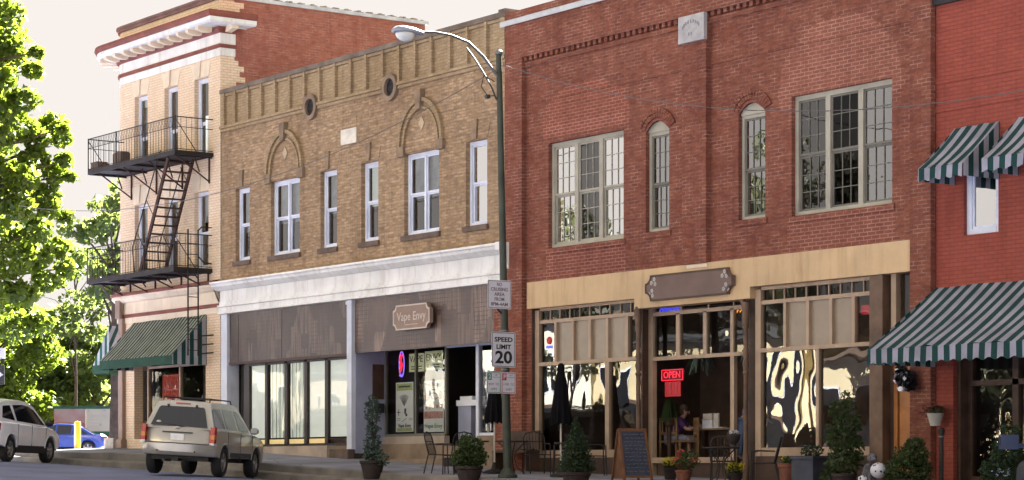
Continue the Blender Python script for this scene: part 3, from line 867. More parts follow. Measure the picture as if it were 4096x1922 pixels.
for i, (a, b) in enumerate(up_w):
    for (zt, zk) in ((11.22, 11.70), (7.98, 8.55)):
        m = MB()
        xm = (a + b) / 2 - 0.12
        m.prism_y([(xm - 0.08, zt + 0.03), (xm + 0.08, zt + 0.03), (xm + 0.12, zk), (xm - 0.12, zk)], -0.05, 0.0)
        m.build('keystone', MT['trim_cream'], b3)
        m = MB()
        m.prism_y([(a - 0.02, zt + 0.01), (xm - 0.09, zt + 0.02), (xm - 0.13, zk - 0.06), (a - 0.16, zk - 0.06)], -0.015, 0.0)
        m.prism_y([(xm + 0.09, zt + 0.02), (b + 0.02, zt + 0.01), (b + 0.16, zk - 0.06), (xm + 0.13, zk - 0.06)], -0.015, 0.0)
        m.build('lintel', MT['trim_cream'], b3)
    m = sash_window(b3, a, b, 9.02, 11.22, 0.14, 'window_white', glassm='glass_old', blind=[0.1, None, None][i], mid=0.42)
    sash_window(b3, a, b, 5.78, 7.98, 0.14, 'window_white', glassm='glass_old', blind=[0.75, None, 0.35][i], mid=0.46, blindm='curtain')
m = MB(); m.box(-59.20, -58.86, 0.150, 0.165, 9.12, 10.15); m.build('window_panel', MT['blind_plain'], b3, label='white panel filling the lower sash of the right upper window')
# belt above the shop front
MB().sweep([(0.0, 5.40), (0.30, 5.34), (0.30, 5.28), (0.26, 5.25)], corner_path(0.1, 9, False)).build('belt_crown', MT['trim_red'], b3)
MB().sweep([(0.26, 5.25), (0.26, 5.19), (0.16, 5.09), (0.05, 5.06), (0.05, 4.72), (0.0, 4.72)], corner_path(0.1, 9, False)).build('belt_frieze', MT['trim_cream'], b3)
MB().sweep([(0.0, 4.72), (0.08, 4.72), (0.08, 4.63), (0.0, 4.62)], corner_path(0.1, 9, False)).build('belt_string', MT['trim_red'], b3)
MB().sweep([(0.0, 4.62), (0.03, 4.62), (0.03, 4.46), (0.0, 4.46)], corner_path(0.1, 9, False)).build('belt_band', MT['trim_cream'], b3)
m = MB(); m.box(-64.28, -64.02, -0.12, 0.0, 0.8, 4.60); m.box(-64.32, -63.98, -0.15, 0.0, 4.0, 4.12); m.box(-64.35, -63.95, -0.20, 0.0, 0.7, 0.95); m.box(-64.3, -64.0, -0.22, -0.12, 4.6, 5.4)
m.build('corner_strip', MT['sign_taupe'], b3)
m = MB(); m.box(-65.0, -64.36, -0.25, 0.3, 0.6, 1.0); m.build('stone_plinth', MT['stone_grey'], b3)
# shop front
m = MB()
m.box(-63.45, -62.95, 0.3, 0.4, 0.95, 4.40); m.box(-62.95, -58.92, 0.22, 0.3, 0.80, 1.25)
m.build('shop_panel', MT['brown_wood'], b3)
m = MB()
for x in (-62.95, -60.9, -59.0): m.box(x - 0.04, x + 0.04, 0.2, 0.3, 1.25, 4.4)
m.box(-62.95, -58.95, 0.2, 0.3, 3.05, 3.12); m.box(-62.95, -58.95, 0.2, 0.3, 1.2, 1.28)
sf = m.build('shop_window', MT['shop_beige'], b3)
m = MB(); m.quad((-62.9, 0.26, 1.26), (-59.0, 0.26, 1.26), (-59.0, 0.26, 4.4), (-62.9, 0.26, 4.4)); m.build('pane', MT['glass_dim'], sf)
m = MB(); m.box(-60.75, -59.1, 0.9, 0.92, 1.4, 3.3); m.build('curtain', MT['interior_mid'], sf)
m = MB(); m.box(-63.45, -62.98, 0.28, 0.32, 0.95, 3.2); dr = m.build('door', MT['brown_wood'], b3)
m = MB(); m.box(-63.34, -63.06, 0.26, 0.28, 1.5, 3.0); m.build('pane', MT['car_glass'], dr)
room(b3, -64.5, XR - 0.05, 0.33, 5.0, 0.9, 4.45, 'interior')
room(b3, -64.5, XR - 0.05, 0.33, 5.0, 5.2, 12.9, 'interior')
# neon word sign behind the shop glass: two rows of coral tubing
ns = thing('neon_sign', 'coral red neon word sign in the shop window under the small green awning', 'neon sign', (-61.85, 0.42, 2.35))
m = MB()
for (zz0, zz1) in ((2.46, 2.78), (2.04, 2.38)):
    for k in range(7):
        x = -62.30 + k * 0.15
        m.tube([(x, 0.40, zz0), (x, 0.40, zz1), (x + 0.09, 0.40, zz1), (x + 0.09, 0.40, (zz0 + zz1) / 2 + 0.03 * (k % 3))], 0.017, 6)
m.tube([(-62.36, 0.41, 2.0), (-61.3, 0.41, 2.0), (-61.3, 0.41, 2.84), (-62.36, 0.41, 2.84), (-62.36, 0.41, 2.0)], 0.02, 6)
m.build('tubing', MT['neon_coral'], ns)
m = MB(); m.box(-62.38, -61.32, 0.44, 0.46, 1.98, 2.85); m.build('backing', MT['sign_red'], ns)

# --- awnings
def awning(name, label, x0, x1, zt, zf, proj, val, stripe, valm, sidem, y0=0.0, group='striped awnings', scal=None, ends=(True, True), pitch=None):
    t = thing(name, label, 'awning', ((x0 + x1) / 2, y0, zf - val), 0, group)
    th = 0.012
    m = MB(); nx = 24; nz = 5
    for i in range(nx + 1):
        x = x0 + (x1 - x0) * i / nx
        for j in range(nz + 1):
            f = j / nz
            m.v.append((x, y0 - proj * f - 0.01, zt + (zf - zt) * f - 0.055 * math.sin(PI * f) - 0.014 * math.sin(i * 1.9) * f - 0.010 * math.sin(i * 0.7 + j)))
    for i in range(nx):
        for j in range(nz):
            a = i * (nz + 1) + j
            m.f.append((a, a + nz + 1, a + nz + 2, a + 1))
    m.build('canopy', MT[stripe], t, smooth=40)
    m = MB()
    n = max(8, int(round((x1 - x0) / (pitch or 0.277))) * 8)
    top = []; bot = []
    for i in range(n + 1):
        x = x0 + (x1 - x0) * i / n
        wob = 0.012 * math.sin(x * 3.7)
        zz = zf - val
        if scal: zz += scal * (0.5 - 0.5 * math.cos(2 * PI * i / 8)) - scal * 0.5
        m.v += [(x, y0 - proj - 0.012, zf), (x, y0 - proj - 0.018 + wob, zz)]
    for i in range(n): m.f.append((2 * i, 2 * i + 1, 2 * i + 3, 2 * i + 2))
    m.build('valance', MT[valm], t)
    for e, on in zip((x0, x1), ends):
        if on:
            m = MB(); m.add([(e, y0, zt), (e, y0 - proj, zf), (e, y0 - proj, zf - val), (e, y0, zf - val)], [(0, 1, 2, 3)])
            m.build('end_panel', MT[sidem], t)
    m = MB(); m.tube([(x0 + 0.02, y0 - proj + 0.02, zf - 0.02), (x1 - 0.02, y0 - proj + 0.02, zf - 0.02)], 0.014, 6)
    for e in (x0 + 0.03, x1 - 0.03): m.tube([(e, y0, zf - 0.02), (e, y0 - proj + 0.02, zf - 0.02)], 0.012, 6)
    m.build('frame', MT['galv'], t)
    return t
awning('awning', 'small pin striped green awning with plain green valance on the corner building', -63.5, -58.86, 4.45, 3.27, 1.1, 0.26, 'stripe_small', 'awning_green', 'stripe_side', group='striped awnings', pitch=0.2)
# awning on the side street wall
t = thing('awning', 'green striped awning round the corner on the side street wall, beside the yellow bollard', 'awning', (XL, 2.1, 3.0), 0, 'striped awnings')
m = MB(); m.quad((XL, 0.0, 4.45), (XL, 4.2, 4.45), (XL - 1.15, 4.2, 3.27), (XL - 1.15, 0.0, 3.27)); m.build('canopy', MT['stripe_side'], t)
m = MB(); m.quad((XL - 1.16, 0.0, 3.27), (XL - 1.16, 4.2, 3.27), (XL - 1.16, 4.2, 3.0), (XL - 1.16, 0.0, 3.0)); m.quad((XL, -0.005, 3.27), (XL - 1.16, -0.005, 3.27), (XL - 1.16, -0.005, 3.0), (XL, -0.005, 3.0)); m.build('valance', MT['awning_green'], t)
m = MB(); m.add([(XL, 0.0, 4.45), (XL - 1.15, 0.0, 3.27), (XL, 0.0, 3.27)], [(0, 1, 2)]); m.build('end_panel', stripes('stripe_end', (0.42, 0.44, 0.46), (0.022, 0.10, 0.08), 0.34, 0) , t)

# --- fire escape
fe = thing('fire_escape', 'black iron fire escape with two railed balconies, slanting stair and drop ladder', 'fire escape', (-61.3, -0.6, 3.2))
def balcony(z, x0, x1, ya):
    m = MB()
    m.bar((x0, ya, z), (x1, ya, z), 0.05, 0.14); m.bar((x0, -0.02, z), (x1, -0.02, z), 0.05, 0.10)
    m.bar((x0, ya, z), (x0, -0.02, z), 0.05, 0.10); m.bar((x1, ya, z), (x1, -0.02, z), 0.05, 0.12)
    for k in range(15):
        y = ya + 0.06 + k * 0.075
        if y > -0.05: break
        m.box(x0, x1, y, y + 0.058, z - 0.02, z + 0.012)
    for k in range(5):
        x = x0 + 0.1 + (x1 - x0 - 0.2) * k / 4
        m.bar((x, ya, z - 0.05), (x, 0, z - 0.05), 0.05, 0.07)
    pl = m.build('platform', MT['iron'], fe)
    m = MB()
    for zz in (1.0, 0.72, 0.10):
        m.tube([(x0, -0.02, z + zz), (x0, ya, z + zz), (x1, ya, z + zz), (x1, -0.02, z + zz)], 0.016 if zz > 0.9 else 0.011, 5)
    def bal(px, py):
        m.tube([(px, py, z + 0.05), (px, py, z + 0.99)], 0.0075, 4, cap=False)
    nb = int((x1 - x0) / 0.17)
    for k in range(nb + 1): bal(x0 + (x1 - x0) * k / nb, ya)
    for k in range(1, 7):
        bal(x0, ya - ya * k / 7); bal(x1, ya - ya * k / 7)
    for px in (x0, (2 * x0 + x1) / 3, (x0 + 2 * x1) / 3, x1):
        m.tube([(px, ya, z), (px, ya, z + 1.02)], 0.022, 5)
    # small scrolls between the two top rails, and stays
    for k in range(nb):
        xm = x0 + (x1 - x0) * (k + 0.5) / nb
        m.tube([(xm, ya, z + 0.72), (xm + 0.03, ya, z + 0.80), (xm - 0.03, ya, z + 0.90), (xm, ya, z + 1.0)], 0.006, 4, cap=False)
    m.tube([(x1, ya, z + 0.95), (x1, ya * 0.45, z + 0.05)], 0.013, 5); m.tube([(x0, ya, z + 0.95), (x0, ya * 0.45, z + 0.05)], 0.013, 5)
    m.build('railing', MT['iron'], fe)
    for k in range(4):
        x = x0 + 0.5 + (x1 - x0 - 0.7) * k / 3
        m = MB()
        lo = z - (0.78 if z > 7 else 0.55)
        m.bar((x, -0.03, z), (x, -0.03, lo), 0.04); m.bar((x, ya + 0.1, z - 0.05), (x, -0.03, lo + 0.05), 0.035); m.bar((x, -0.5, z - 0.05), (x, -0.34, lo + 0.30), 0.03)
        m.build('brace', MT['iron_rust'], fe)
balcony(8.94, -64.08, -58.46, -1.2)
balcony(5.67, -64.15, -58.52, -1.2)
m = MB()
top, bot = Vector((-59.12, 0, 8.86)), Vector((-60.9, 0, 5.72))
for y in (-1.08, -0.30):
    m.bar(top + Vector((0, y, 0)), bot + Vector((0, y, 0)), 0.05, 0.13)
for k in range(13):
    f = (k + 0.5) / 13
    p = top.lerp(bot, f)
    m.box(p.x - 0.10, p.x + 0.10, -1.06, -0.32, p.z - 0.016, p.z + 0.016)
m.build('stair', MT['iron_rust'], fe)
m = MB()
for y in (-1.10, -0.28):
    m.tube([top + Vector((-0.45, y, 0.25)), bot + Vector((-0.45, y, 0.75)), bot + Vector((-0.30, y, 0.0))], 0.018, 6)
    for f in (0.2, 0.5, 0.8):
        p = top.lerp(bot, f); m.tube([p + Vector((0, y, 0)), p + Vector((-0.45, y, 0.5))], 0.012, 5)
m.build('handrail', MT['iron'], fe)
m = MB()
for y in (-0.80, -0.48):
    m.box(-58.485, -58.455, y - 0.018, y + 0.018, 3.25, 6.80)
for k in range(11): m.tube([(-58.47, -0.80, 3.4 + k * 0.3), (-58.47, -0.48, 3.4 + k * 0.3)], 0.012, 5)
m.tube([(-58.47, -0.48, 6.78), (-58.46, -0.38, 6.88), (-58.46, -0.06, 6.88)], 0.02, 6); m.tube([(-58.47, -0.48, 6.05), (-58.46, -0.30, 5.88), (-58.46, -0.06, 5.86)], 0.02, 6)
for z in (3.3, 3.55, 3.8): m.tube([(-58.46, -0.48, z), (-58.46, 0.0, z + 0.05)], 0.02, 5)
m.build('drop_ladder', MT['iron'], fe)
pot = MB(); pot.box(-62.75, -62.20, -1.05, -0.75, 8.96, 9.36); pot.box(-62.72, -62.23, -1.02, -0.78, 9.36, 9.40)
single('planter_box', pot, MT['stone_brown'], 'brown planter box standing on the upper fire escape balcony', 'planter')
pot = MB(); pot.box(-64.0, -63.55, -1.15, -0.85, 8.96, 9.2); pot.box(-64.02, -63.53, -1.17, -0.83, 9.2, 9.23)
single('planter_box', pot, MT['stone_brown'], 'low brown planter box at the far left end of the upper balcony', 'planter')
t = thing('potted_plant', 'tiny yellow green plant at the left railing of the upper balcony', 'plant', (-63.2, -1.05, 8.96))
MB().lathe([(0.07, 0), (0.10, 0.16), (0.11, 0.17)], (-63.2, -1.05, 8.96), 12).build('pot', MT['terracotta'], t)

# ================================================================== TAN BRICK BUILDING
TX0, TX1 = -57.95, -44.10
bt_ = thing('tan_brick_building', 'two storey tan brick building with ribbed parapet, round vents and white shop cornice', 'building', (-51, 0.2, 0.3))
tw = [(-57.16, -56.36, 1), (-55.20, -53.64, 2), (-52.57, -51.74, 1), (-50.55, -49.73, 1), (-48.53, -46.97, 2), (-45.82, -44.93, 1)]
holes = [(a, b, 5.83, 7.85) for a, b, u in tw]
w = MB()
w.wall(TX0, TX1, 4.39, 9.60, 0, holes, 0.25, back=False)
w.quad((TX0, 0, -0.2), (TX0 + 0.1, 0, -0.2), (TX0 + 0.1, 0, 4.39), (TX0, 0, 4.39))
w.build('wall', MT['tan_brick'], bt_)
m = MB(); m.wall(TX0, TX1, 9.60, 10.58, 0.0, [], 0.2, back=False); m.build('parapet', MT['parapet_brick'], bt_)
m = MB(); shell(m, TX0, TX1, 0.3, 16, -0.5, 9.4); m.quad((TX0, 0.3, 9.2), (TX0, 0.3, 10.6), (TX1, 0.3, 10.6), (TX1, 0.3, 9.2)); m.build('roof', MT['roof_tar'], bt_)
m = MB(); m.quad((TX1, 0, 4.3), (TX1, 0.32, 4.3), (TX1, 0.32, 10.58), (TX1, 0, 10.58)); m.build('end_wall', MT['red_brick'], bt_)
m = MB(); m.box(TX0 + 0.02, TX1 + 0.04, -0.10, 0.34, 10.58, 10.70); m.box(TX1 - 0.22, TX1 + 0.05, -0.11, 0.35, 10.70, 10.76); m.build('coping', MT['coping_stone'], bt_)
ribx = [-57.79, -57.10, -56.35, -55.61, -54.85, -54.08, -53.30, -52.52, -51.75, -50.97, -50.22, -49.43, -48.68, -47.94, -47.22, -46.41, -45.68, -44.89, -44.20]
for x in ribx:
    m = MB(); wd = 0.045 if x not in (ribx[0], ribx[-1]) else 0.10
    zb = 9.68 if not (abs(x + 53.1) < 0.35 or abs(x + 49.2) < 0.35) else 9.92
    m.box(x - wd, x + wd, -0.09, 0.0, zb, 10.579)
    m.build('rib', MT['parapet_brick'], bt_)
m = MB()
for a, b in ((TX0, -53.36), (-52.64, -49.46), (-48.74, TX1)):
    m.box(a, b, -0.10, 0.0, 9.60, 9.678); m.box(a, b, -0.06, 0.0, 9.51, 9.597)
m.box(TX0 + 0.01, TX1, -0.055, 0.0, 10.50, 10.578)
m.build('belt_course', MT['parapet_brick'], bt_)
for cx in (-53.00, -49.10):
    m = MB(); arch_band(m, cx, 9.60, 0.225, 0.34, -0.10, 0.0, 0, 2 * PI, 28); v = m.build('vent_ring', MT['vent_stone'], bt_)
    m = MB(); m.prism_y(arc_pts(cx, 9.60, 0.235, 0.235, 0, 2 * PI, 24)[:-1], -0.012, -0.004); m.build('vent_back', MT['black'], v)
    m = MB()
    for k in range(5):
        m.box(cx - 0.20 + 0.03 * abs(k - 2) , cx + 0.20 - 0.03 * abs(k - 2), -0.035, -0.0125, 9.44 + k * 0.075, 9.455 + k * 0.075)
    m.build('louvre', MT['iron'], v)
m = MB(); m.box(-51.50, -50.75, -0.035, 0.0, 8.42, 8.81); m.build('plaque', MT['base_light'], bt_, label='blank white marble date plaque')
m = MB(); m.box(-51.50, -50.75, -0.012, 0.0, 8.84, 9.10); m.build('plaque_header', MT['tan_brick'], bt_)
for i, (a, b, u) in enumerate(tw):
    kw = dict(units=u, glassm=['glass_old', 'glass_old', 'glass_old', 'glass_old', 'glass_old', 'glass_bright'][i], sill='stone_brown', recess=0.12, fw=0.085, mull=0.075)
    bl = [0.55, 0.52, 0.5, 0.5, 0.5, None][i]
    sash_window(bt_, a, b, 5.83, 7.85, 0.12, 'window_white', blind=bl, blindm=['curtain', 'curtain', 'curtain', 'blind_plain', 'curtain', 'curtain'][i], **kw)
    if u == 1:
        xm = (a + b) / 2 - 0.03
        m = MB(); m.prism_y([(xm - 0.07, 7.88), (xm + 0.07, 7.88), (xm + 0.11, 8.34), (xm - 0.11, 8.34)], -0.05, 0.0); m.build('keystone', MT['key_stone'], bt_)
        m = MB()
        m.prism_y([(a - 0.02, 7.86), (xm - 0.10, 7.86), (xm - 0.14, 8.22), (a - 0.14, 8.22)], -0.012, 0.0)
        m.prism_y([(xm + 0.10, 7.86), (b + 0.02, 7.86), (b + 0.14, 8.22), (xm + 0.14, 8.22)], -0.012, 0.0)
        m.build('lintel', MT['tan_brick'], bt_)
    else:
        cx = (a + b) / 2 + 0.02
        zc = 8.06
        m = MB()
        arch_band(m, cx, zc, 0.74, 0.80, -0.07, 0, 0, PI, 24, 1.12); arch_band(m, cx, zc, 0.80, 0.90, -0.03, 0, 0, PI, 24, 1.12)
        arch_band(m, cx, zc, 0.90, 0.99, -0.09, 0, 0, PI, 24, 1.12)
        m.build('blind_arch', MT['parapet_brick'], bt_)
        m = MB(); m.prism_y([(cx - 0.09, 8.88), (cx + 0.09, 8.88), (cx + 0.14, 9.36), (cx - 0.14, 9.36)], -0.14, 0.0); m.build('keystone', MT['key_stone'], bt_)
        m = MB(); m.prism_y([(cx, 8.36), (cx + 0.13, 8.54), (cx, 8.72), (cx - 0.13, 8.54)], -0.02, 0); m.build('diamond', MT['stone_tan'], bt_)
        for (ia, ib) in ((cx - 1.03, cx - 0.72), (cx + 0.72, cx + 1.03)):
            m = MB(); m.box(ia, ib, -0.09, 0.0, 7.80, 8.055); m.build('impost', MT['key_stone'], bt_)
        m = MB(); m.box(cx - 0.715, cx + 0.715, -0.03, 0, 7.88, 8.05); m.build('lintel', MT['tan_brick'], bt_)
# white shop cornice
def flat(y): return [(TX0, 1.0, 0, -1), (TX1 + 0.15, 1.0, 0, -1)]
m = MB()
pth = [(TX0 - 0.10, -0.05, -1, 0), (TX0 - 0.10, -0.05, 0, -1), (TX1 + 0.12, -0.05, 0, -1), (TX1 + 0.12, -0.05, 1, 0)]
def cor(name, prof, xa, xb):
    m = MB(); m.sweep(prof, [(xa, 0.0, 0, -1), (xb, 0.0, 0, -1)]); return m.build(name, MT['trim_white'], bt_)
cor('cornice_crown', [(0, 5.34), (0.10, 5.33), (0.38, 5.29), (0.38, 5.24), (0.34, 5.215), (0.31, 5.15), (0.20, 5.075), (0.17, 5.055), (0.0, 5.05)], TX0 - 0.05, TX1 + 0.08)
cor('cornice_frieze', [(0, 5.06), (0.07, 5.06), (0.07, 4.74), (0, 4.74)], TX0, TX1 + 0.02)
cor('cornice_moulding', [(0, 4.74), (0.10, 4.74), (0.10, 4.66), (0.16, 4.65), (0.16, 4.60), (0.11, 4.58), (0.11, 4.46), (0.15, 4.45), (0.15, 4.40), (0.0, 4.388)], TX0, TX1 + 0.02)
m = MB(); m.prism_x([(0, 5.30), (-0.42, 5.30), (-0.42, 5.12), (-0.22, 4.95), (-0.16, 4.70), (0, 4.62)], TX1 + 0.081, TX1 + 0.24); m.build('cornice_bracket', MT['trim_white'], bt_)
# pilasters
m = MB(); m.box(-57.87, -57.52, -0.08, 0.3, 0.45, 4.387); m.build('pilaster', MT['pilaster_white'], bt_)
m = MB(); m.box(-51.09, -50.86, -0.10, 0.02, 0.55, 4.387); m.box(-51.12, -50.83, -0.12, 0.02, 4.28, 4.36); m.build('pilaster', MT['pilaster_white'], bt_)
m = MB(); m.box(-44.62, -44.12, -0.02, 0.3, 0.1, 4.387); m.build('pilaster', MT['red_brick'], bt_)
# prism glass transom panels
m = MB(); m.box(-57.50, -51.11, 0.0, 0.05, 3.03, 4.386); p_ = m.build('transom_panel', MT['prism_dark'], bt_)
m = MB(); m.box(-50.84, -44.64, 0.0, 0.05, 3.02, 4.386); m.build('transom_panel', MT['prism'], bt_)
m = MB(); m.box(-57.50, -51.11, -0.03, 0.06, 2.96, 3.03); m.build('transom_rail', MT['dark_wood'], bt_)
for x in (-57.0, -54.6):
    m = MB(); m.box(x - 0.006, x + 0.006, -0.006, 0.0, 3.03, 4.38); m.build('panel_joint', MT['dark_wood'], p_)
# left shop: dark doorway and five tall glass panels with white blinds
room(bt_, -57.5, -51.0, 0.5, 6.0, 0.55, 3.2, 'interior')
m = MB()
for a, b in ((-56.90, -56.55), (-55.72, -55.54), (-54.66, -54.46), (-53.61, -53.41), (-52.54, -52.34), (-51.28, -51.1)):
    m.box(a + 0.02, b - 0.02, 0.10, 0.17, 0.70, 2.96)
m.box(-56.55, -51.1, 0.10, 0.17, 0.66, 0.72); m.box(-56.55, -51.1, 0.10, 0.17, 2.90, 2.96)
sfl = m.build('shop_window', MT['mullion'], bt_)
m = MB(); m.quad((-56.6, 0.15, 0.72), (-51.2, 0.15, 0.72), (-51.2, 0.15, 2.9), (-56.6, 0.15, 2.9)); m.build('pane', MT['glass_plain'], sfl)
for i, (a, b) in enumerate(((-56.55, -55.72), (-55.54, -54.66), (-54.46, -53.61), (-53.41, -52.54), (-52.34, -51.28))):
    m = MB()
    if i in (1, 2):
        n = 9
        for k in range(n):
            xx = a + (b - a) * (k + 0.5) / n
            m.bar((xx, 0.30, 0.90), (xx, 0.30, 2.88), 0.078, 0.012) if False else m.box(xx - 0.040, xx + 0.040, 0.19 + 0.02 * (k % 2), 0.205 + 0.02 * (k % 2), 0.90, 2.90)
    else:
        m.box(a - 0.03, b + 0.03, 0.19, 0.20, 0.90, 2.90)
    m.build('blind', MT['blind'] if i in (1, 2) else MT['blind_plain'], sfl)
m = MB(); m.box(-52.6, -51.2, 0.24, 0.30, 0.73, 0.86); m.build('kick_board', MT['dark_wood'], sfl)
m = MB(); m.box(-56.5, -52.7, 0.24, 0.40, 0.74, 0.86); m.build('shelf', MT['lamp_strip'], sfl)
m = MB(); m.box(-57.48, -56.92, 0.34, 0.40, 0.7, 2.96); d_ = m.build('door', MT['interior'], bt_)
m = MB(); m.box(-57.4, -57.0, 0.33, 0.339, 1.5, 2.8); m.build('pane', MT['car_glass'], d_)
m = MB(); m.box(-57.48, -51.1, -0.02, 0.5, 0.35, 0.655); m.build('shop_base', MT['base_tan'], bt_)
m = MB(); m.box(-56.3, -51.75, -0.30, -0.02, 0.30, 0.66); m.build('step', MT['base_cream'], bt_)
m = MB(); m.box(-51.75, -50.86, -0.22, -0.02, 0.2, 0.56); m.build('step', MT['stone_brown'], bt_)
# right shop: recessed glass between lavender returns
GY = 0.9
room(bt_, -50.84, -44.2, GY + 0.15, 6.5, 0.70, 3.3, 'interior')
m = MB(); m.box(-50.86, -44.2, 0.05, GY + 0.2, 3.15, 3.25); m.build('soffit', MT['dark_wood'], bt_)
m = MB(); m.box(-51.05, -50.84, 0.02, GY + 0.1, 0.45, 3.14); rt_ = m.build('side_return', MT['lavender'], bt_)
m = MB(); m.box(-50.84, -50.82, 0.52, 0.86, 1.85, 2.75); m.build('notice_board', MT['dark_wood'], rt_)
m = MB(); m.box(-50.84, -50.70, 0.60, 0.80, 1.50, 1.74); m.build('mail_box', MT['black'], rt_)
m = MB()
for a, b in ((-50.84, -50.78), (-49.44, -49.38), (-48.07, -48.0)):
    m.box(a, b, GY, GY + 0.07, 0.93, 3.15)
m.box(-50.78, -48.07, GY, GY + 0.07, 0.88, 0.95); m.box(-50.78, -48.07, GY, GY + 0.07, 3.09, 3.15)
sfr = m.build('shop_window', MT['window_grey'], bt_)
m = MB(); m.quad((-50.8, GY + 0.04, 0.95), (-48.05, GY + 0.04, 0.95), (-48.05, GY + 0.04, 3.1), (-50.8, GY + 0.04, 3.1)); m.build('pane', MT['glass_vape'], sfr)
m = MB()
m.box(-46.68, -46.56, GY - 0.02, GY + 0.1, 0.6, 3.15); m.box(-48.0, -46.68, GY, GY + 0.08, 3.06, 3.15); m.box(-44.30, -44.2, GY, GY + 0.08, 0.8, 3.15); m.box(-46.56, -44.3, GY, GY + 0.08, 0.86, 0.93); m.box(-46.56, -44.3, GY, GY + 0.08, 3.06, 3.15)
sfx = m.build('shop_window', MT['window_white'], bt_)
m = MB(); m.quad((-46.56, GY + 0.04, 0.93), (-44.3, GY + 0.04, 0.93), (-44.3, GY + 0.04, 3.08), (-46.56, GY + 0.04, 3.08)); m.build('pane', MT['glass_shop'], sfx)
m = MB()
for k, (x, z0, z1) in enumerate(((-46.25, 1.55, 1.95), (-46.25, 1.2, 1.4), (-46.3, 0.98, 1.14), (-46.12, 0.98, 1.15), (-45.95, 0.98, 1.2), (-45.75, 0.97, 1.1), (-45.5, 0.98, 1.12))):
    m.box(x - 0.025, x + 0.025, GY + 0.03, GY + 0.036, z0, z1)
m.build('window_lettering', MT['paper_white'], sfx)
m = MB(); m.box(-50.84, -48.0, GY - 0.06, GY + 0.1, 0.69, 0.88); m.build('shop_base', MT['base_cream'], bt_)
m = MB(); m.box(-50.84, -48.0, GY - 0.12, GY + 0.1, 0.0, 0.689); m.box(-46.6, -44.2, GY - 0.05, GY + 0.1, 0.0, 0.86); m.build('foundation', MT['base_tan'], bt_)
m = MB(); m.box(-48.0, -46.6, GY - 0.3, GY + 0.6, 0.0, 0.62); m.box(-51.0, -44.3, 0.1, GY - 0.1, -0.1, 0.30); m.build('doorstep', MT['base_tan'], bt_)
# wall mounted shop sign with clipped corners
def plaque_sign(x0, x1, z0, z1, y0, y1, notch):
    p = []
    for (cx, cz, a0) in ((x0, z0, PI / 2), (x1, z0, PI), (x1, z1, 3 * PI / 2), (x0, z1, 2 * PI)):
        q = arc_pts(cx, cz, notch, notch, a0, a0 - PI / 2, 6)
        p += q
    return p
sg = thing('shop_sign', 'taupe shop sign with scooped corners and pale lettering on the brown transom panel', 'sign', (-47.9, -0.2, 3.48))
m = MB(); m.prism_y(plaque_sign(-48.72, -47.08, 3.48, 4.10, -0.20, -0.08, 0.13), -0.20, -0.10); m.build('board', MT['sign_taupe'], sg)
m = MB()
po = plaque_sign(-48.72, -47.08, 3.48, 4.10, 0, 0, 0.13); pi_ = plaque_sign(-48.685, -47.115, 3.515, 4.065, 0, 0, 0.13)
for i in range(len(po)):
    j = (i + 1) % len(po)
    m.prism_y([po[i], po[j], pi_[j], pi_[i]], -0.212, -0.201)
m.build('rim', MT['sign_edge'], sg)
m = MB(); lettering(m, 'Vape Envy', 0.30, (-47.9, -0.206, 3.80), width=1.30, bold=0.002); m.box(-48.2, -47.6, -0.206, -0.201, 3.60, 3.612); m.build('lettering', MT['sign_edge'], sg)
m = MB(); m.box(-48.5, -48.42, -0.10, 0.0, 3.6, 4.0); m.box(-47.4, -47.32, -0.10, 0.0, 3.6, 4.0); m.build('bracket', MT['black'], sg)
# posters, banner and neon in that shop window
py = GY + 0.07
def poster(name, label, x0, x1, z0, z1, base):
    t = thing(name, label, 'poster', ((x0 + x1) / 2, py, z0))
    m = MB(); m.box(x0, x1, py, py + 0.008, z0, z1); m.build('sheet', MT[base], t)
    return t
t = poster('poster', 'tall white poster with a fan of sticks and small gadgets, left in the shop window', -50.42, -49.60, 1.0, 2.27, 'paper_white')
f_ = py - 0.004
m = MB()
for k in range(9):
    a = RAD(55 + k * 9); m.bar((-50.02, f_, 1.66), (-50.02 + 0.34 * math.cos(a), f_, 1.66 + 0.30 * math.sin(a)), 0.018, 0.004)
m.build('drawing', MT['ink_soft'], t)
m = MB(); m.box(-50.36, -49.66, f_, f_ + 0.002, 1.02, 1.10); m.box(-50.38, -49.64, f_, f_ + 0.002, 2.06, 2.24); m.build('colour_band', MT['poster_lime'], t)
m = MB()
for x0, x1, z0, z1 in ((-50.3, -50.27, 1.42, 1.58), (-50.36, -50.2, 1.49, 1.51), (-50.02, -49.93, 1.46, 1.60), (-49.97, -49.88, 1.40, 1.47), (-50.36, -50.2, 1.34, 1.35), (-49.8, -49.64, 1.34, 1.35), (-49.8, -49.64, 1.30, 1.31), (-50.36, -50.2, 1.30, 1.31)):
    m.box(x0, x1, f_, f_ + 0.002, z0, z1)
m.bar((-50.12, f_, 1.26), (-49.9, f_, 1.35), 0.02, 0.004)
lettering(m, 'Vape Envy', 0.13, (-50.01, f_, 1.16), width=0.6, bold=0.002); m.box(-50.28, -49.74, f_ - 0.002, f_, 2.14, 2.18)
m.build('lettering', MT['ink'], t)
t = poster('poster', 'tall white poster with red and orange product pictures, right of the fan poster', -49.12, -48.22, 0.98, 2.28, 'paper_white')
m = MB(); m.box(-49.10, -48.24, f_, f_ + 0.002, 1.32, 1.50); m.build('colour_band', MT['poster_red'], t)
m = MB()
for k in range(5): m.sphere((-49.0 + k * 0.165, f_, 1.62), (0.06, 0.004, 0.055), 10, 6)
m.sphere((-48.98, f_, 1.86), (0.09, 0.004, 0.09), 10, 6); m.sphere((-48.36, f_, 1.90), (0.08, 0.004, 0.11), 10, 6)
m.build('picture', MT['poster_orange'], t)
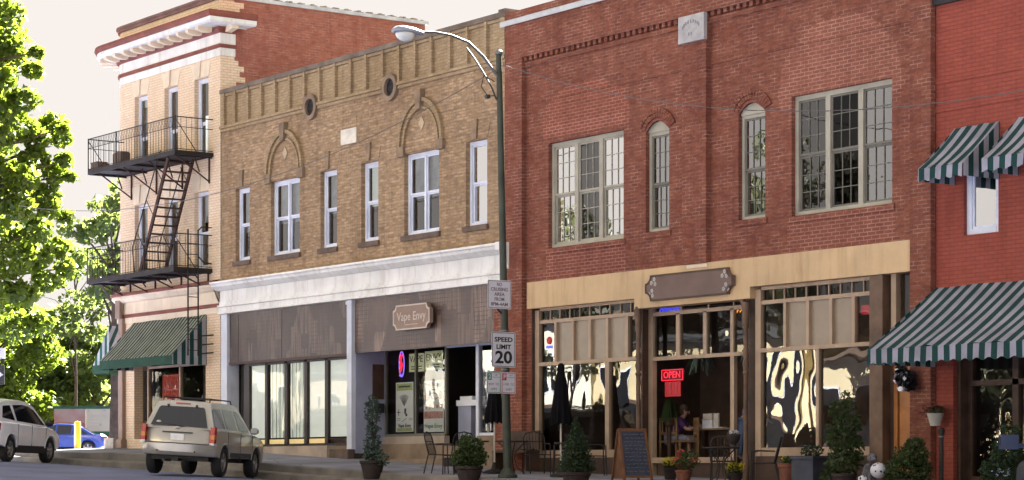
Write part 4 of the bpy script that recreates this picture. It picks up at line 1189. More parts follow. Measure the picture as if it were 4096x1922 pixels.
m = MB(); lettering(m, 'Free Tastings!', 0.12, (-48.67, f_, 2.18), width=0.74, bold=0.002); lettering(m, 'Vape', 0.11, (-48.62, f_, 1.83), width=0.3)
m.box(-48.76, -48.58, f_, f_ + 0.002, 2.03, 2.06); m.box(-48.78, -48.56, f_, f_ + 0.002, 1.94, 1.97); m.build('lettering', MT['ink'], t)
m = MB(); lettering(m, 'Vape Envy', 0.15, (-48.67, f_, 1.13), width=0.8, bold=0.003); m.build('brand_line', MT['ink_green'], t)
t = thing('banner', 'pale lime paper banner in two sheets at the top of the shop window', 'banner', (-49.0, py, 2.53))
m = MB(); m.box(-49.80, -49.10, py, py + 0.006, 2.52, 2.99); m.box(-49.07, -48.26, py, py + 0.006, 2.54, 3.02); m.build('sheet', MT['banner_lime'], t)
m = MB(); lettering(m, 'VAPE', 0.24, (-49.46, f_, 2.84), width=0.6); lettering(m, 'ENVY', 0.24, (-48.66, f_, 2.86), width=0.7)
for z in (2.64, 2.58):
    m.box(-49.7, -49.2, f_, f_ + 0.002, z, z + 0.025); m.box(-48.95, -48.4, f_, f_ + 0.002, z + 0.02, z + 0.045)
m.build('lettering', MT['ink'], t)
t = thing('neon_sign', 'upright red neon tube with violet outline hanging in the vape shop window', 'neon sign', (-50.18, py + 0.03, 2.42))
m = MB(); m.tube([(-50.22, py, 2.55), (-50.14, py, 2.72), (-50.22, py, 2.85), (-50.15, py, 2.98)], 0.035, 8); m.build('tube', MT['neon_red'], t)
m = MB(); q = [(-50.18 + 0.115 * math.cos(a), py + 0.02, 2.74 + 0.32 * math.sin(a)) for a in [2 * PI * k / 24 for k in range(25)]]; m.tube(q, 0.016, 6); m.tube([(-50.24, py + 0.01, 2.45), (-50.13, py + 0.01, 2.45)], 0.03, 6); m.build('outline', MT['neon_violet'], t)
t = thing('neon_sign', 'small violet neon ring beside the speed limit sign, in the narrow right window', 'neon sign', (-45.05, py + 0.03, 2.2))
m = MB(); m.tube([(-45.05 + 0.09 * math.cos(a), py + 0.02, 2.36 + 0.14 * math.sin(a)) for a in [2 * PI * k / 16 for k in range(17)]], 0.022, 6); m.build('tube', MT['neon_violet'], t)
m = MB(); m.box(-45.35, -44.75, py + 0.05, py + 0.07, 2.12, 2.6); m.build('backing', MT['black'], t)
# things inside the open doorway
t = thing('display_counter', 'white display counter with overhanging top just inside the dark shop doorway', 'counter', (-47.85, 1.6, 0.70))
m = MB(); m.box(-47.98, -47.42, 1.25, 1.8, 0.70, 1.62); m.build('cabinet', MT['lavender'], t)
m = MB(); m.box(-48.0, -46.9, 1.2, 1.85, 1.62, 1.76); m.box(-47.98, -47.45, 1.3, 1.7, 1.76, 1.86); m.build('counter_top', MT['paper_white'], t)
t = thing('armchair', 'cream framed chair with twin arched back openings inside the shop doorway', 'chair', (-46.9, 1.45, 0.7))
m = MB()
for x in (-47.28, -46.9, -46.52): m.box(x - 0.03, x + 0.03, 1.40, 1.46, 0.7, 1.34)
m.box(-47.36, -46.44, 1.39, 1.47, 1.30, 1.37)
for cx in (-47.09, -46.71): arch_band(m, cx, 1.12, 0.155, 0.19, 1.40, 1.45, 0, PI, 12)
m.build('back_frame', MT['trim_cream'], t)
m = MB(); m.box(-47.3, -46.5, 1.47, 1.9, 1.0, 1.06); m.build('seat', MT['brown_wood'], t)

# ================================================================== RED BRICK BUILDING
RX0, RX1 = -44.04, -30.45
br = thing('red_brick_building', 'two storey weathered red brick building with multi paned windows and cream shop band', 'building', (-37.2, 0.2, -0.2))
rw_t = [(-42.50, -39.75), (-34.37, -31.57)]; rw_n = [(-38.98, -38.19), (-35.97, -35.15)]
holes = [(a, b, 5.06, 7.44) for a, b in rw_t] + [(a, b, 5.12, 7.50) for a, b in rw_n]
w = MB()
w.wall(RX0, RX1, 4.33, 9.52, 0, holes, 0.26, back=False)
for a, b in rw_n:      # spandrel bricks above the segmental heads
    n = 10
    for k in range(n):
        x0_ = a + (b - a) * k / n; x1_ = a + (b - a) * (k + 1) / n
        f0 = 7.27 + 0.21 * math.sin(PI * k / n); f1 = 7.27 + 0.21 * math.sin(PI * (k + 1) / n)
        w.quad((x0_, 0, f0), (x1_, 0, f1), (x1_, 0, 7.5), (x0_, 0, 7.5))
w.wall(RX0, -43.16, -0.6, 4.33, 0, [], 0.2, back=False); w.quad((-43.16, 0, -0.6), (-43.16, 0.3, -0.6), (-43.16, 0.3, 4.3), (-43.16, 0, 4.3))
w.wall(-31.0, RX1, -0.9, 4.33, 0, [], 0.2, back=False); w.quad((-31.0, 0.4, -0.9), (-31.0, 0, -0.9), (-31.0, 0, 4.3), (-31.0, 0.4, 4.3))
w.build('wall', MT['red_brick'], br)
m = MB()
m.box(RX0 + 0.001, RX1, -0.12, 0.0, 9.52, 10.62)      # proud corbelled parapet
m.build('parapet', MT['red_brick'], br)
m = MB()
for k in range(68):
    x = RX0 + 0.1 + k * 0.2
    if x > RX1 - 0.1: break
    if -37.6 < x < -36.8: continue
    m.box(x, x + 0.105, -0.085, 0.0, 9.42, 9.519)
m.box(RX0 + 0.001, RX1, -0.045, 0, 9.30, 9.398)
m.build('dentil_course', MT['red_brick'], br)
m = MB(); m.box(RX0 + 0.001, RX1, -0.02, 0.0, 8.42, 8.48); m.build('belt_course', MT['red_brick'], br)
for a, b, z0 in ((RX0 + 0.002, -43.36, -0.6), (-37.61, -36.84, 4.33), (-30.98, RX1, -0.9)):
    m = MB(); m.box(a, b, -0.13, 0.0, z0, 9.515); m.build('pilaster', MT['red_brick'], br)
m = MB(); shell(m, RX0, RX1, 0.3, 16, -0.5, 10.3); m.quad((RX0, 0.28, 9.5), (RX0, 0.28, 10.6), (RX1, 0.28, 10.6), (RX1, 0.28, 9.5)); m.build('roof', MT['roof_tar'], br)
m = MB(); m.quad((RX0, 0.3, 8.0), (RX0, -0.12, 8.0), (RX0, -0.12, 10.61), (RX0, 0.3, 10.61)); m.build('end_wall', MT['red_brick'], br)
m = MB(); m.prism_x([(-0.20, 10.30), (-0.19, 10.30), (-0.17, 10.40), (0.30, 10.64), (0.30, 10.66), (-0.20, 10.42)], RX0 - 0.10, RX1 + 0.02); m.build('flashing', MT['flashing'], br)
m = MB(); m.box(-37.63, -36.80, -0.22, -0.131, 8.94, 9.50); pq = m.build('plaque', MT['marble'], br, label='grey marble name stone with worn carved lettering')
m = MB()
for k in range(9):
    a = PI * (0.12 + 0.76 * k / 8); m.box(-37.22 + 0.28 * math.cos(a) - 0.02, -37.22 + 0.28 * math.cos(a) + 0.02, -0.226, -0.221, 9.17 + 0.16 * math.sin(a), 9.24 + 0.16 * math.sin(a))
m.box(-37.30, -37.26, -0.226, -0.221, 9.07, 9.14); m.box(-37.22, -37.18, -0.226, -0.221, 9.07, 9.14); m.build('carving', MT['ink_soft'], pq)
# lighter concrete lintel over the left triple window
for i, (a, b) in enumerate(rw_t):
    sash_window(br, a, b, 5.06, 7.44, 0.10, 'window_beige', cols=3, rows=3, units=3, fw=0.095, mull=0.13, sashm='window_beige' if i == 0 else 'window_grey', glassm=['glass_bright', 'glass_old', 'glass_bright'] if i == 0 else ['glass_old', 'glass_plain', 'glass_mid'], sill='red_brick', recess=0.10)
for a, b in rw_n:
    sash_window(br, a, b, 5.12, 7.26, 0.10, 'window_beige', cols=3, rows=3, units=1, fw=0.075, sashm='window_grey', glassm='glass_mid', sill='red_brick', recess=0.10, mid=0.47)
    cx = (a + b) / 2
    m = MB(); m.prism_y([(a + 0.01, 7.255), (b - 0.01, 7.255)] + [(cx + (b - a) / 2 * math.cos(PI * k / 12), 7.265 + 0.215 * math.sin(PI * k / 12)) for k in range(1, 12)], 0.07, 0.12); m.build('arch_board', MT['window_beige'], br)
    m = MB()
    for (r0, r1, yy) in ((0.43, 0.54, -0.03), (0.55, 0.66, -0.045)):
        for k in range(15):
            a0 = PI * (0.115 + 0.77 * k / 15); a1 = PI * (0.115 + 0.77 * (k + 0.86) / 15)
            pts = [(cx + r0 * math.cos(a0), 7.18 + r0 * 0.86 * math.sin(a0)), (cx + r1 * math.cos(a0), 7.18 + r1 * 0.86 * math.sin(a0)), (cx + r1 * math.cos(a1), 7.18 + r1 * 0.86 * math.sin(a1)), (cx + r0 * math.cos(a1), 7.18 + r0 * 0.86 * math.sin(a1))]
            m.prism_y(pts, yy, 0.0)
    m.build('brick_arch', MT['red_brick'], br)
room(br, RX0 + 0.1, RX1 - 0.1, 0.3, 5.0, 4.5, 9.0, 'interior')
# cream band with the dropped middle
m = MB()
m.prism_y([(-43.24, 3.72), (-39.29, 3.72), (-39.29, 3.50), (-35.54, 3.50), (-35.54, 3.735), (-30.90, 3.735), (-30.90, 4.325), (-43.24, 4.325)], -0.07, 0.3)
m.build('shop_band', MT['band_cream'], br)
m = MB(); m.box(-37.5, -36.85, -0.10, -0.071, 4.24, 4.30); m.build('band_stain', MT['trim_cream'], br)
sg = thing('carved_sign', 'long brown board with scooped corners and pale flower clusters on the cream band', 'sign', (-37.4, -0.15, 3.62))
m = MB(); m.prism_y(plaque_sign(-38.80, -35.97, 3.62, 4.17, 0, 0, 0.17), -0.16, -0.075); m.build('board', MT['sign_brown'], sg)
m = MB()
po = plaque_sign(-38.80, -35.97, 3.62, 4.17, 0, 0, 0.17); pi_ = plaque_sign(-38.765, -36.005, 3.655, 4.135, 0, 0, 0.17)
for i in range(len(po)):
    j = (i + 1) % len(po); m.prism_y([po[i], po[j], pi_[j], pi_[i]], -0.172, -0.161)
m.build('rim', MT['dark_wood'], sg)
for (x, z) in ((-38.52, 4.02), (-38.60, 3.78), (-36.22, 4.03), (-36.18, 3.76)):
    m = MB()
    for k in range(3):
        a = 2 * PI * k / 3 + x; 
        for q in range(5):
            b_ = 2 * PI * q / 5
            m.sphere((x + 0.075 * math.cos(a) + 0.03 * math.cos(b_), -0.163, z + 0.06 * math.sin(a) + 0.03 * math.sin(b_)), (0.022, 0.008, 0.022), 8, 5)
    m.build('flower_cluster', MT['stone_grey'], sg)

def shop_grid(parent, x0, x1, y, mulls, big, frost, ztop=3.68, swirl=False, m='shop_beige', post=0.16):
    fr = MB(); d = 0.10
    fr.box(x0, x0 + post, y - 0.02, y + d, -0.4, ztop)
    fr.box(x0 + post, x1, y, y + d, 3.37, 3.45); fr.box(x0 + post, x1, y - 0.02, y + d, 2.40, 2.48); fr.box(x0 + post, x1, y, y + d, ztop - 0.02, ztop + 0.05)
    fr.box(x0 + post, x1, y, y + d, 0.30, 0.47)
    for a, b in mulls: fr.box(a, b, y - 0.006, y + d, 2.48, 3.37)
    for a, b in big: fr.box(a, b, y - 0.006, y + d, 0.47, 2.40)
    f = fr.build('shop_window', MT[m], parent)
    n = 10
    for k in range(1, n):
        tm = MB(); x = x0 + post + (x1 - x0 - post) * k / n; tm.box(x - 0.012, x + 0.012, y + 0.03, y + 0.07, 3.45, ztop); tm.build('top_muntin', MT[m], f)
    pn = MB(); yy = y + 0.06
    pn.quad((x0 + post, yy, 3.45), (x1, yy, 3.45), (x1, yy, ztop), (x0 + post, yy, ztop))
    bx0 = [x0 + post] + [b for a, b in big]; bx1 = [a for a, b in big] + [x1]
    for i, (a, b) in enumerate(zip(bx0, bx1)):
        q = MB(); q.quad((a, yy, 0.47), (b, yy, 0.47), (b, yy, 2.40), (a, yy, 2.40)); q.build('pane', MT['glass_swirl' if swirl and i == 0 else 'glass_shop'], f)
    edges = [x0 + post] + [v for ab in mulls for v in ab] + [x1]
    cells = list(zip(edges[0::2], edges[1::2]))
    fz = MB()
    for i, (a, b) in enumerate(cells):
        (fz if i in frost else pn).quad((a, yy, 2.48), (b, yy, 2.48), (b, yy, 3.37), (a, yy, 3.37))
    pn.build('pane', MT['glass_shop'], f)
    if frost: fz.build('frosted_pane', MT['frosted'], f)
    return f
m = MB(); m.box(-43.16, -43.13, 0.0, 0.2, -0.3, 3.72); m.build('reveal', MT['dark_wood'], br)
shop_grid(br, -43.14, -39.30, 0.10, [(-42.41, -42.33), (-41.75, -41.68), (-41.14, -41.05), (-40.50, -40.42), (-39.83, -39.72)], [(-40.53, -40.39)], (1, 2, 3, 4))
shop_grid(br, -35.54, -32.15, 0.10, [(-34.72, -34.64), (-34.05, -33.97), (-33.39, -33.31), (-32.76, -32.68)], [(-33.77, -33.69)], (1, 2, 3), swirl=True)
m = MB(); m.box(-43.1, -39.3, 0.05, 0.3, -0.5, 0.30); m.build('shop_base', MT['dark_wood'], br)
m = MB(); m.box(-35.5, -32.1, 0.05, 0.3, -0.7, 0.30); m.build('shop_base', MT['dark_wood'], br)
# middle bay, set back, open below the transoms
CY = 0.30
fr = MB()
fr.box(-39.24, -39.10, CY - 0.02, CY + 0.1, -0.2, 3.5)
for a, b in ((-38.33, -38.21), (-37.44, -37.33), (-36.57, -36.47)): fr.box(a, b, CY, CY + 0.09, 2.46, 3.37)
fr.box(-39.1, -35.8, CY, CY + 0.09, 2.38, 2.46); fr.box(-39.1, -35.8, CY, CY + 0.09, 3.34, 3.42); fr.box(-36.57, -36.45, CY, CY + 0.09, 0.2, 2.38); fr.box(-39.1, -36.5, CY - 0.05, CY + 0.12, 0.17, 0.29)
for x in (-38.2, -37.3, -36.5): fr.box(x - 0.02, x + 0.02, CY + 0.03, CY + 0.07, 3.42, 3.52)
f = fr.build('shop_window', MT['shop_beige'], br)
m = MB(); m.quad((-39.1, CY + 0.05, 2.46), (-35.8, CY + 0.05, 2.46), (-35.8, CY + 0.05, 3.5), (-39.1, CY + 0.05, 3.5)); m.build('pane', MT['glass_clean'], f)
m = MB(); m.box(-38.98, -36.6, CY + 0.02, CY + 0.12, -0.4, 0.168); m.build('shop_base', MT['dark_wood'], br)
for (ia, ib) in ((-39.30, -39.24), (-35.80, -35.55)):
    m = MB(); m.box(ia, ib, 0.12, CY + 0.1, -0.4, 3.5); m.build('reveal', MT['dark_wood'], br)
for x in (-39.21, -35.72):
    m = MB()
    m.lathe([(0.065, 0), (0.065, 0.5), (0.05, 0.55), (0.05, 2.15), (0.07, 2.2), (0.045, 2.25), (0.075, 2.38), (0.045, 2.5), (0.07, 2.58), (0.05, 2.64), (0.05, 3.1), (0.07, 3.15), (0.07, 3.65)], (x, -0.02, fac(x) - 0.02), 12)
    m.prism_y([(x - 0.05, 3.5), (x - 0.05, 3.1), (x - 0.09, 3.3), (x - 0.14, 3.5)], -0.05, 0.02)
    m.build('turned_post', MT['brown_wood'], br, smooth=40)
# right end: broad brown post and the panelled orange door
m = MB(); m.box(-32.15, -31.80, -0.03, 0.25, -0.8, 3.733); m.build('door_post', MT['brown_wood'], br)
m = MB(); m.box(-31.80, -31.70, 0.16, 0.35, -0.8, 3.733); m.build('reveal', MT['dark_wood'], br)
m = MB(); m.box(-31.70, -31.57, 0.10, 0.3, 2.2, 3.733); m.box(-31.57, -31.0, 0.14, 0.28, 2.1, 2.25); f = m.build('fanlight', MT['shop_beige'], br)
m = MB(); m.quad((-31.57, 0.22, 2.25), (-31.0, 0.22, 2.25), (-31.0, 0.22, 3.73), (-31.57, 0.22, 3.73)); m.build('pane', MT['glass_shop'], f)
dr = MB(); dr.box(-31.70, -31.0, 0.22, 0.28, -0.5, 2.1)
dr.box(-31.70, -31.60, 0.17, 0.22, -0.5, 2.1)
for z in (0.15, 0.55, 0.95, 1.35, 1.75):
    dr.box(-31.56, -31.04, 0.19, 0.22, z - 0.14, z + 0.14)
d_ = dr.build('door', MT['orange_wood'], br)
m = MB(); m.sphere((-31.06, 0.16, 0.62), 0.03, 8, 6); m.build('handle', MT['galv'], d_)
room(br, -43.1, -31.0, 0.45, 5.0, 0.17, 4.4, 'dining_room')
# ================================================================== PAINTED RED BUILDING
bp_ = thing('painted_brick_building', 'bright red painted brick building at the right edge with striped awnings', 'building', (-27, 0.2, -0.5))
PX0, PX1 = -30.44, -21.0
w = MB(); w.wall(PX0, PX1, 3.05, 8.60, 0, [(-29.74, -28.90, 4.30, 5.85), (-28.20, -27.3, 4.30, 5.85)], 0.2, back=False)
w.wall(PX0, -30.0, -1.0, 3.05, 0, [], 0.2, back=False); w.quad((-30.0, 0, -1.0), (-30.0, 0.5, -1.0), (-30.0, 0.5, 3.05), (-30.0, 0, 3.05))
w.build('wall', MT['painted_brick'], bp_)
m = MB(); m.box(PX0 - 0.02, PX1, -0.08, 0.3, 8.60, 8.75); m.build('coping', MT['black'], bp_)
m = MB(); shell(m, PX0 + 0.05, PX1, 0.3, 16, -0.5, 8.4); m.build('roof', MT['roof_tar'], bp_)
for z in (6.62, 7.14):
    m = MB(); m.prism_x([(0, z), (-0.016, z + 0.004), (-0.016, z + 0.096), (0, z + 0.1)], PX0, PX1); m.build('belt_course', MT['painted_brick'], bp_)
for a, b in ((-29.74, -28.90), (-28.20, -27.30)):
    sash_window(bp_, a, b, 4.30, 5.85, 0.08, 'window_white', glassm='glass_bright', fw=0.12, split=False)
room(bp_, PX0 + 0.1, PX1, 0.3, 5.0, 3.6, 8.3, 'interior'); room(bp_, -30.0, PX1, 0.55, 5.0, -0.4, 3.0, 'interior')
fr = MB()
for a, b in ((-29.92, -29.82), (-28.84, -28.70), (-27.4, -27.3)): fr.box(a, b, 0.30, 0.42, -0.3, 3.05)
fr.box(-29.82, -27.4, 0.30, 0.42, 1.56, 1.66); fr.box(-29.82, -27.4, 0.30, 0.42, -0.3, -0.1); fr.box(-30.0, -29.92, 0.1, 0.42, -0.5, 3.05)
f = fr.build('shop_window', MT['dark_wood'], bp_)
m = MB(); m.quad((-29.82, 0.36, -0.1), (-27.35, 0.36, -0.1), (-27.35, 0.36, 3.05), (-29.82, 0.36, 3.05)); m.build('pane', MT['glass_shop'], f)
t = thing('window_sign', 'cream panel with curly dark lettering in the far right shop window', 'sign', (-28.1, 0.45, 0.6))
m = MB(); m.box(-28.80, -27.6, 0.45, 0.47, 0.55, 1.50); m.build('panel', MT['pot_white'], t)
m = MB(); lettering(m, 'Gou', 0.26, (-28.50, 0.445, 1.16), width=0.42, shear=0.3); lettering(m, 'of Fr', 0.14, (-28.48, 0.445, 0.80), width=0.34, shear=0.3)
m.box(-28.55, -27.5, 0.444, 0.449, 0.94, 0.955); m.box(-28.58, -27.5, 0.444, 0.449, 0.60, 0.63); m.build('lettering', MT['ink'], t)
awning('awning', 'large striped awning with scalloped valance over the painted building shop front', -30.43, -26.5, 3.39, 2.19, 1.75, 0.27, 'stripe_big', 'stripe_big', 'stripe_side', scal=0.05)
awning('awning', 'small striped window awning on the red painted wall, wholly in view', -29.95, -28.87, 6.28, 5.46, 0.95, 0.22, 'stripe_big', 'stripe_big', 'stripe_side', scal=0.04)
awning('awning', 'small striped window awning cut by the right edge of the photo', -28.42, -27.30, 6.30, 5.48, 0.95, 0.22, 'stripe_big', 'stripe_big', 'stripe_side', scal=0.04)

# ================================================================== helpers for planting and placing
TH = math.atan2(6648, 9300); SN, CS = math.sin(TH), math.cos(TH)
def spot(px, Z):
    """ground position seen in image column px (of 4096) at depth Z metres"""
    X = (px - 2048) / 9300 * Z
    return X * SN - Z * CS, X * CS + Z * SN - 31.4

def leaves(name, clusters, size, m, parent, seed=0, flat=0.35, world_co=True, shell_bias=0.5):
    """many small leaf faces spread through ellipsoid clumps; clusters: (x, y, z, rx, ry, rz, n)"""
    rg = np.random.default_rng(seed)
    P = []; 
    for (cx, cy, cz, rx, ry, rz, n) in clusters:
        d = rg.normal(size=(n, 3)); d /= np.linalg.norm(d, axis=1)[:, None]
        rad = rg.random(n) ** (1 / 3.0 * (1 - shell_bias) + 0.0) 
        rad = rad * (0.75 + 0.35 * rg.random(n))
        P.append(d * rad[:, None] * np.array([rx, ry, rz]) + np.array([cx, cy, cz]))
    P = np.concatenate(P); n = len(P)
    nrm = rg.normal(size=(n, 3)); nrm[:, 2] += flat * 2; nrm /= np.linalg.norm(nrm, axis=1)[:, None]
    t = rg.normal(size=(n, 3)); a = np.cross(nrm, t); a /= np.linalg.norm(a, axis=1)[:, None]; b = np.cross(nrm, a)
    s = size * (0.45 + 1.1 * rg.random(n))[:, None]
    V = np.empty((n, 4, 3))
    V[:, 0] = P - a * s; V[:, 1] = P - b * s * 0.62 + nrm * s * 0.12; V[:, 2] = P + a * s; V[:, 3] = P + b * s * 0.62 + nrm * s * 0.12
    V = V.reshape(-1, 3)
    if parent is not None and world_co:
        inv = np.array(mat_of(parent).inverted()); V = V @ inv[:3, :3].T + inv[:3, 3]
    me = bpy.data.meshes.new(name)
    me.vertices.add(n * 4); me.vertices.foreach_set('co', V.ravel())
    me.loops.add(n * 4); me.loops.foreach_set('vertex_index', np.arange(n * 4, dtype=np.int32))
    me.polygons.add(n); me.polygons.foreach_set('loop_start', np.arange(0, n * 4, 4, dtype=np.int32)); me.polygons.foreach_set('loop_total', np.full(n, 4, dtype=np.int32))
    me.update(calc_edges=True); me.validate()
    me.materials.append(MT[m])
    o = bpy.data.objects.new(name, me); COL.objects.link(o)
    if parent is not None:
        o.parent = parent; MATX[o.name] = mat_of(parent).copy()
    return o

def tree(label, x, y, z0, clusters, leaf, lm, seed, trunk_r=0.25, fork=None, group=None, name='tree', density=1.0):
    t = thing(name, label, 'tree', (x, y, z0), 0, group)
    rg = random.Random(seed)
    top = max(c[2] for c in clusters)
    fork = fork or z0 + (top - z0) * 0.35
    m = MB()
    m.tube([(x, y, z0 - 0.2), (x + 0.05, y, z0 + 1), (x, y + 0.05, fork), (x, y, (fork + top) / 2), (x, y, top - 0.5)], [trunk_r * 1.3, trunk_r, trunk_r * 0.8, trunk_r * 0.45, trunk_r * 0.1], 8)
    for c in clusters:
        z1 = min(max(fork - 1, c[2] - rg.uniform(1.0, 2.5)), top - 1)
        mid = ((x + c[0]) / 2 + rg.uniform(-.3, .3), (y + c[1]) / 2 + rg.uniform(-.3, .3), (z1 + c[2]) / 2 + 0.3)
        m.tube([(x, y, z1), mid, (c[0], c[1], c[2])], [trunk_r * 0.33, trunk_r * 0.2, trunk_r * 0.06], 5)
    m.build('trunk', MT['bark'], t, smooth=50)
    leaves('crown', clusters, leaf, lm, t, seed)
    return t

# ================================================================== STREET LAMP AND ITS SIGNS
lp = thing('street_lamp', 'tall dark green leaning street lamp pole with curved arm and cobra head luminaire', 'street lamp', (-40.45, -2.6, walk(-40.45, -2.6)))
LX, LY = -40.45, -2.6
gz = walk(LX, LY)
def pole_x(z): return LX - 0.036 * (z - gz)
m = MB(); m.tube([(pole_x(z), LY, z) for z in (gz, 2, 5, 8.93)], [0.095, 0.088, 0.076, 0.062], 14); m.build('pole', MT['pole_green'], lp, smooth=40)
m = MB(); m.lathe([(0.21, 0.0), (0.21, 0.05), (0.15, 0.10), (0.125, 0.16), (0.10, 0.20)], (LX, LY, gz), 14); m.build('base_collar', MT['pole_green'], lp, smooth=30)
m = MB(); m.lathe([(0.05, 0), (0.09, 0.02), (0.09, 0.07), (0.03, 0.12)], (pole_x(8.93), LY, 8.93), 10); m.build('pole_cap', MT['galv'], lp)
ax = pole_x(8.6)
m = MB(); m.tube([(ax, -2.62, 8.45), (ax, -2.79, 8.62), (ax, -3.01, 8.85), (ax, -3.38, 9.11), (ax, -3.84, 9.22), (ax, -4.27, 9.24), (ax, -4.66, 9.20)], [0.034, 0.034, 0.032, 0.030, 0.027, 0.024, 0.022], 8)
m.build('arm', MT['galv'], lp, smooth=60)
m = MB(); m.tube([(ax, -2.66, 7.95), (ax, -2.80, 8.22), (ax, -3.00, 8.50), (ax, -3.25, 8.80), (ax, -3.45, 9.0)], 0.018, 6); m.tube([(ax, -2.72, 8.35), (ax + .02, -3.02, 8.45), (ax + .02, -3.08, 8.20), (ax, -2.90, 8.02), (ax, -2.70, 8.05)], 0.012, 5); m.tube([(ax, -2.95, 8.0), (ax, -2.86, 8.02)], 0.05, 6)
m.build('arm_brace', MT['pole_green'], lp, smooth=60)
m = MB()
V = []
for (yy, rx_, zt, zb) in ((-4.56, 0.05, 0.05, -0.05), (-4.68, 0.085, 0.085, -0.05), (-4.86, 0.13, 0.115, -0.05), (-5.06, 0.155, 0.125, -0.05), (-5.22, 0.13, 0.095, -0.05), (-5.31, 0.06, 0.03, -0.05)):
    V.append([(ax + rx_ * math.cos(2 * PI * k / 12), yy, 9.17 + (zt if math.sin(2 * PI * k / 12) > 0 else -zb) * math.sin(2 * PI * k / 12)) for k in range(12)])
m.v = [p for r_ in V for p in r_]
for i in range(len(V) - 1):
    for k in range(12): m.f.append((i * 12 + k, i * 12 + (k + 1) % 12, (i + 1) * 12 + (k + 1) % 12, (i + 1) * 12 + k))
m.f += [tuple(range(11, -1, -1)), tuple((len(V) - 1) * 12 + k for k in range(12))]
lu = m.build('luminaire', MT['lamp_shell'], lp, smooth=50)
m = MB(); m.sphere((ax, -5.00, 9.11), (0.13, 0.23, 0.15), 14, 9); m.build('lens', MT['lamp_glass'], lu, smooth=60)
for z in (2.98, 2.15, 4.02, 1.72):
    m = MB(); m.lathe([(0.10, 0), (0.10, 0.035)], (pole_x(z), LY, z), 12); m.build('clamp', MT['galv'], lp)
m = MB(); m.bar((pole_x(3.3), LY - 0.05, 3.35), (pole_x(3.3) + 0.02, LY - 0.30, 3.55), 0.03); m.build('bracket', MT['iron'], lp)

def plate(name, label, yc, zc, w, h, xs=-40.33, rim=None, rcorner=0.03):
    """a metal sign facing +x (towards oncoming traffic)"""
    t = thing(name, label, 'sign', (xs, yc, zc - h / 2))
    def rr(hw, hh, rc):
        p = []
        for (sx_, sz_, a0) in ((1, 1, 0), (-1, 1, PI / 2), (-1, -1, PI), (1, -1, 3 * PI / 2)):
            p += [(yc + sx_ * (hw - rc) + rc * math.cos(a0 + PI / 2 * k / 4), zc + sz_ * (hh - rc) + rc * math.sin(a0 + PI / 2 * k / 4)) for k in range(5)]
        return p
    m = MB(); m.prism_x(rr(w / 2, h / 2, rcorner), xs - 0.003, xs); m.build('plate', MT['sign_white'], t)
    if rim:
        o_, i_ = rr(w / 2 - 0.015, h / 2 - 0.015, rcorner * 0.8), rr(w / 2 - 0.027, h / 2 - 0.027, rcorner * 0.7)
        m = MB()
        for i in range(len(o_)):
            j = (i + 1) % len(o_); m.prism_x([o_[i], o_[j], i_[j], i_[i]], xs + 0.0005, xs + 0.002)
        m.build('border', MT[rim], t)
    return t
xs_ = -40.33
t = plate('traffic_sign', 'white sign with dark frame about no cruising, topmost on the lamp pole', -2.90, 3.75, 0.61, 0.61, rim='sign_grey_text')
m = MB()
for i, s_ in enumerate(('NO', 'CRUISING', 'AREA', 'FROM', '8PM-4AM')):
    lettering(m, s_, 0.105, (xs_ + 0.002, -2.90, 3.96 - i * 0.105), width=(0.13, 0.44, 0.27, 0.25, 0.44)[i], face='+X', bold=0.002)
m.build('lettering', MT['sign_grey_text'], t)
t = plate('traffic_sign', 'white speed limit 20 sign with bold black numerals on the lamp pole', -2.79, 2.58, 0.62, 0.75, rim='sign_black')
m = MB(); lettering(m, 'SPEED', 0.135, (xs_ + 0.002, -2.79, 2.79), width=0.47, bold=0.004, face='+X'); lettering(m, 'LIMIT', 0.135, (xs_ + 0.002, -2.79, 2.635), width=0.38, bold=0.004, face='+X'); lettering(m, '20', 0.36, (xs_ + 0.002, -2.79, 2.405), width=0.44, bold=0.010, face='+X')
m.build('lettering', MT['sign_black'], t)
for yc, col, a, b, nm, num in ((-3.045, 'sign_green', '9AM  TO', '6PM', 'parking sign with green corner block on the lamp pole', '2'), (-2.66, 'sign_red', '11PM  TO', '5AM', 'parking sign with red corner block on the lamp pole', '')):
    t = plate('parking_sign', 'small white ' + nm, yc, 1.875, 0.375, 0.46, rim=col)
    m = MB(); m.box(xs_ + 0.001, xs_ + 0.003, yc - 0.155, yc - 0.055, 1.93, 2.07); cb_ = m.build('colour_block', MT[col], t)
    m = MB(); lettering(m, num or 'P', 0.13, (xs_ + 0.005, yc - 0.105, 2.0), face='+X', bold=0.003); m.build('numeral', MT['sign_white'], cb_)
    m = MB(); lettering(m, a, 0.075, (xs_ + 0.002, yc, 1.84), width=0.27, face='+X'); lettering(m, b, 0.08, (xs_ + 0.002, yc, 1.735), width=0.14, face='+X'); m.box(xs_ + 0.001, xs_ + 0.003, yc - 0.03, yc + 0.15, 1.985, 1.995); lettering(m, 'HR' if num else 'NO', 0.05, (xs_ + 0.002, yc + 0.06, 2.035), face='+X')
    m.build('lettering', MT['ink_soft'], t)
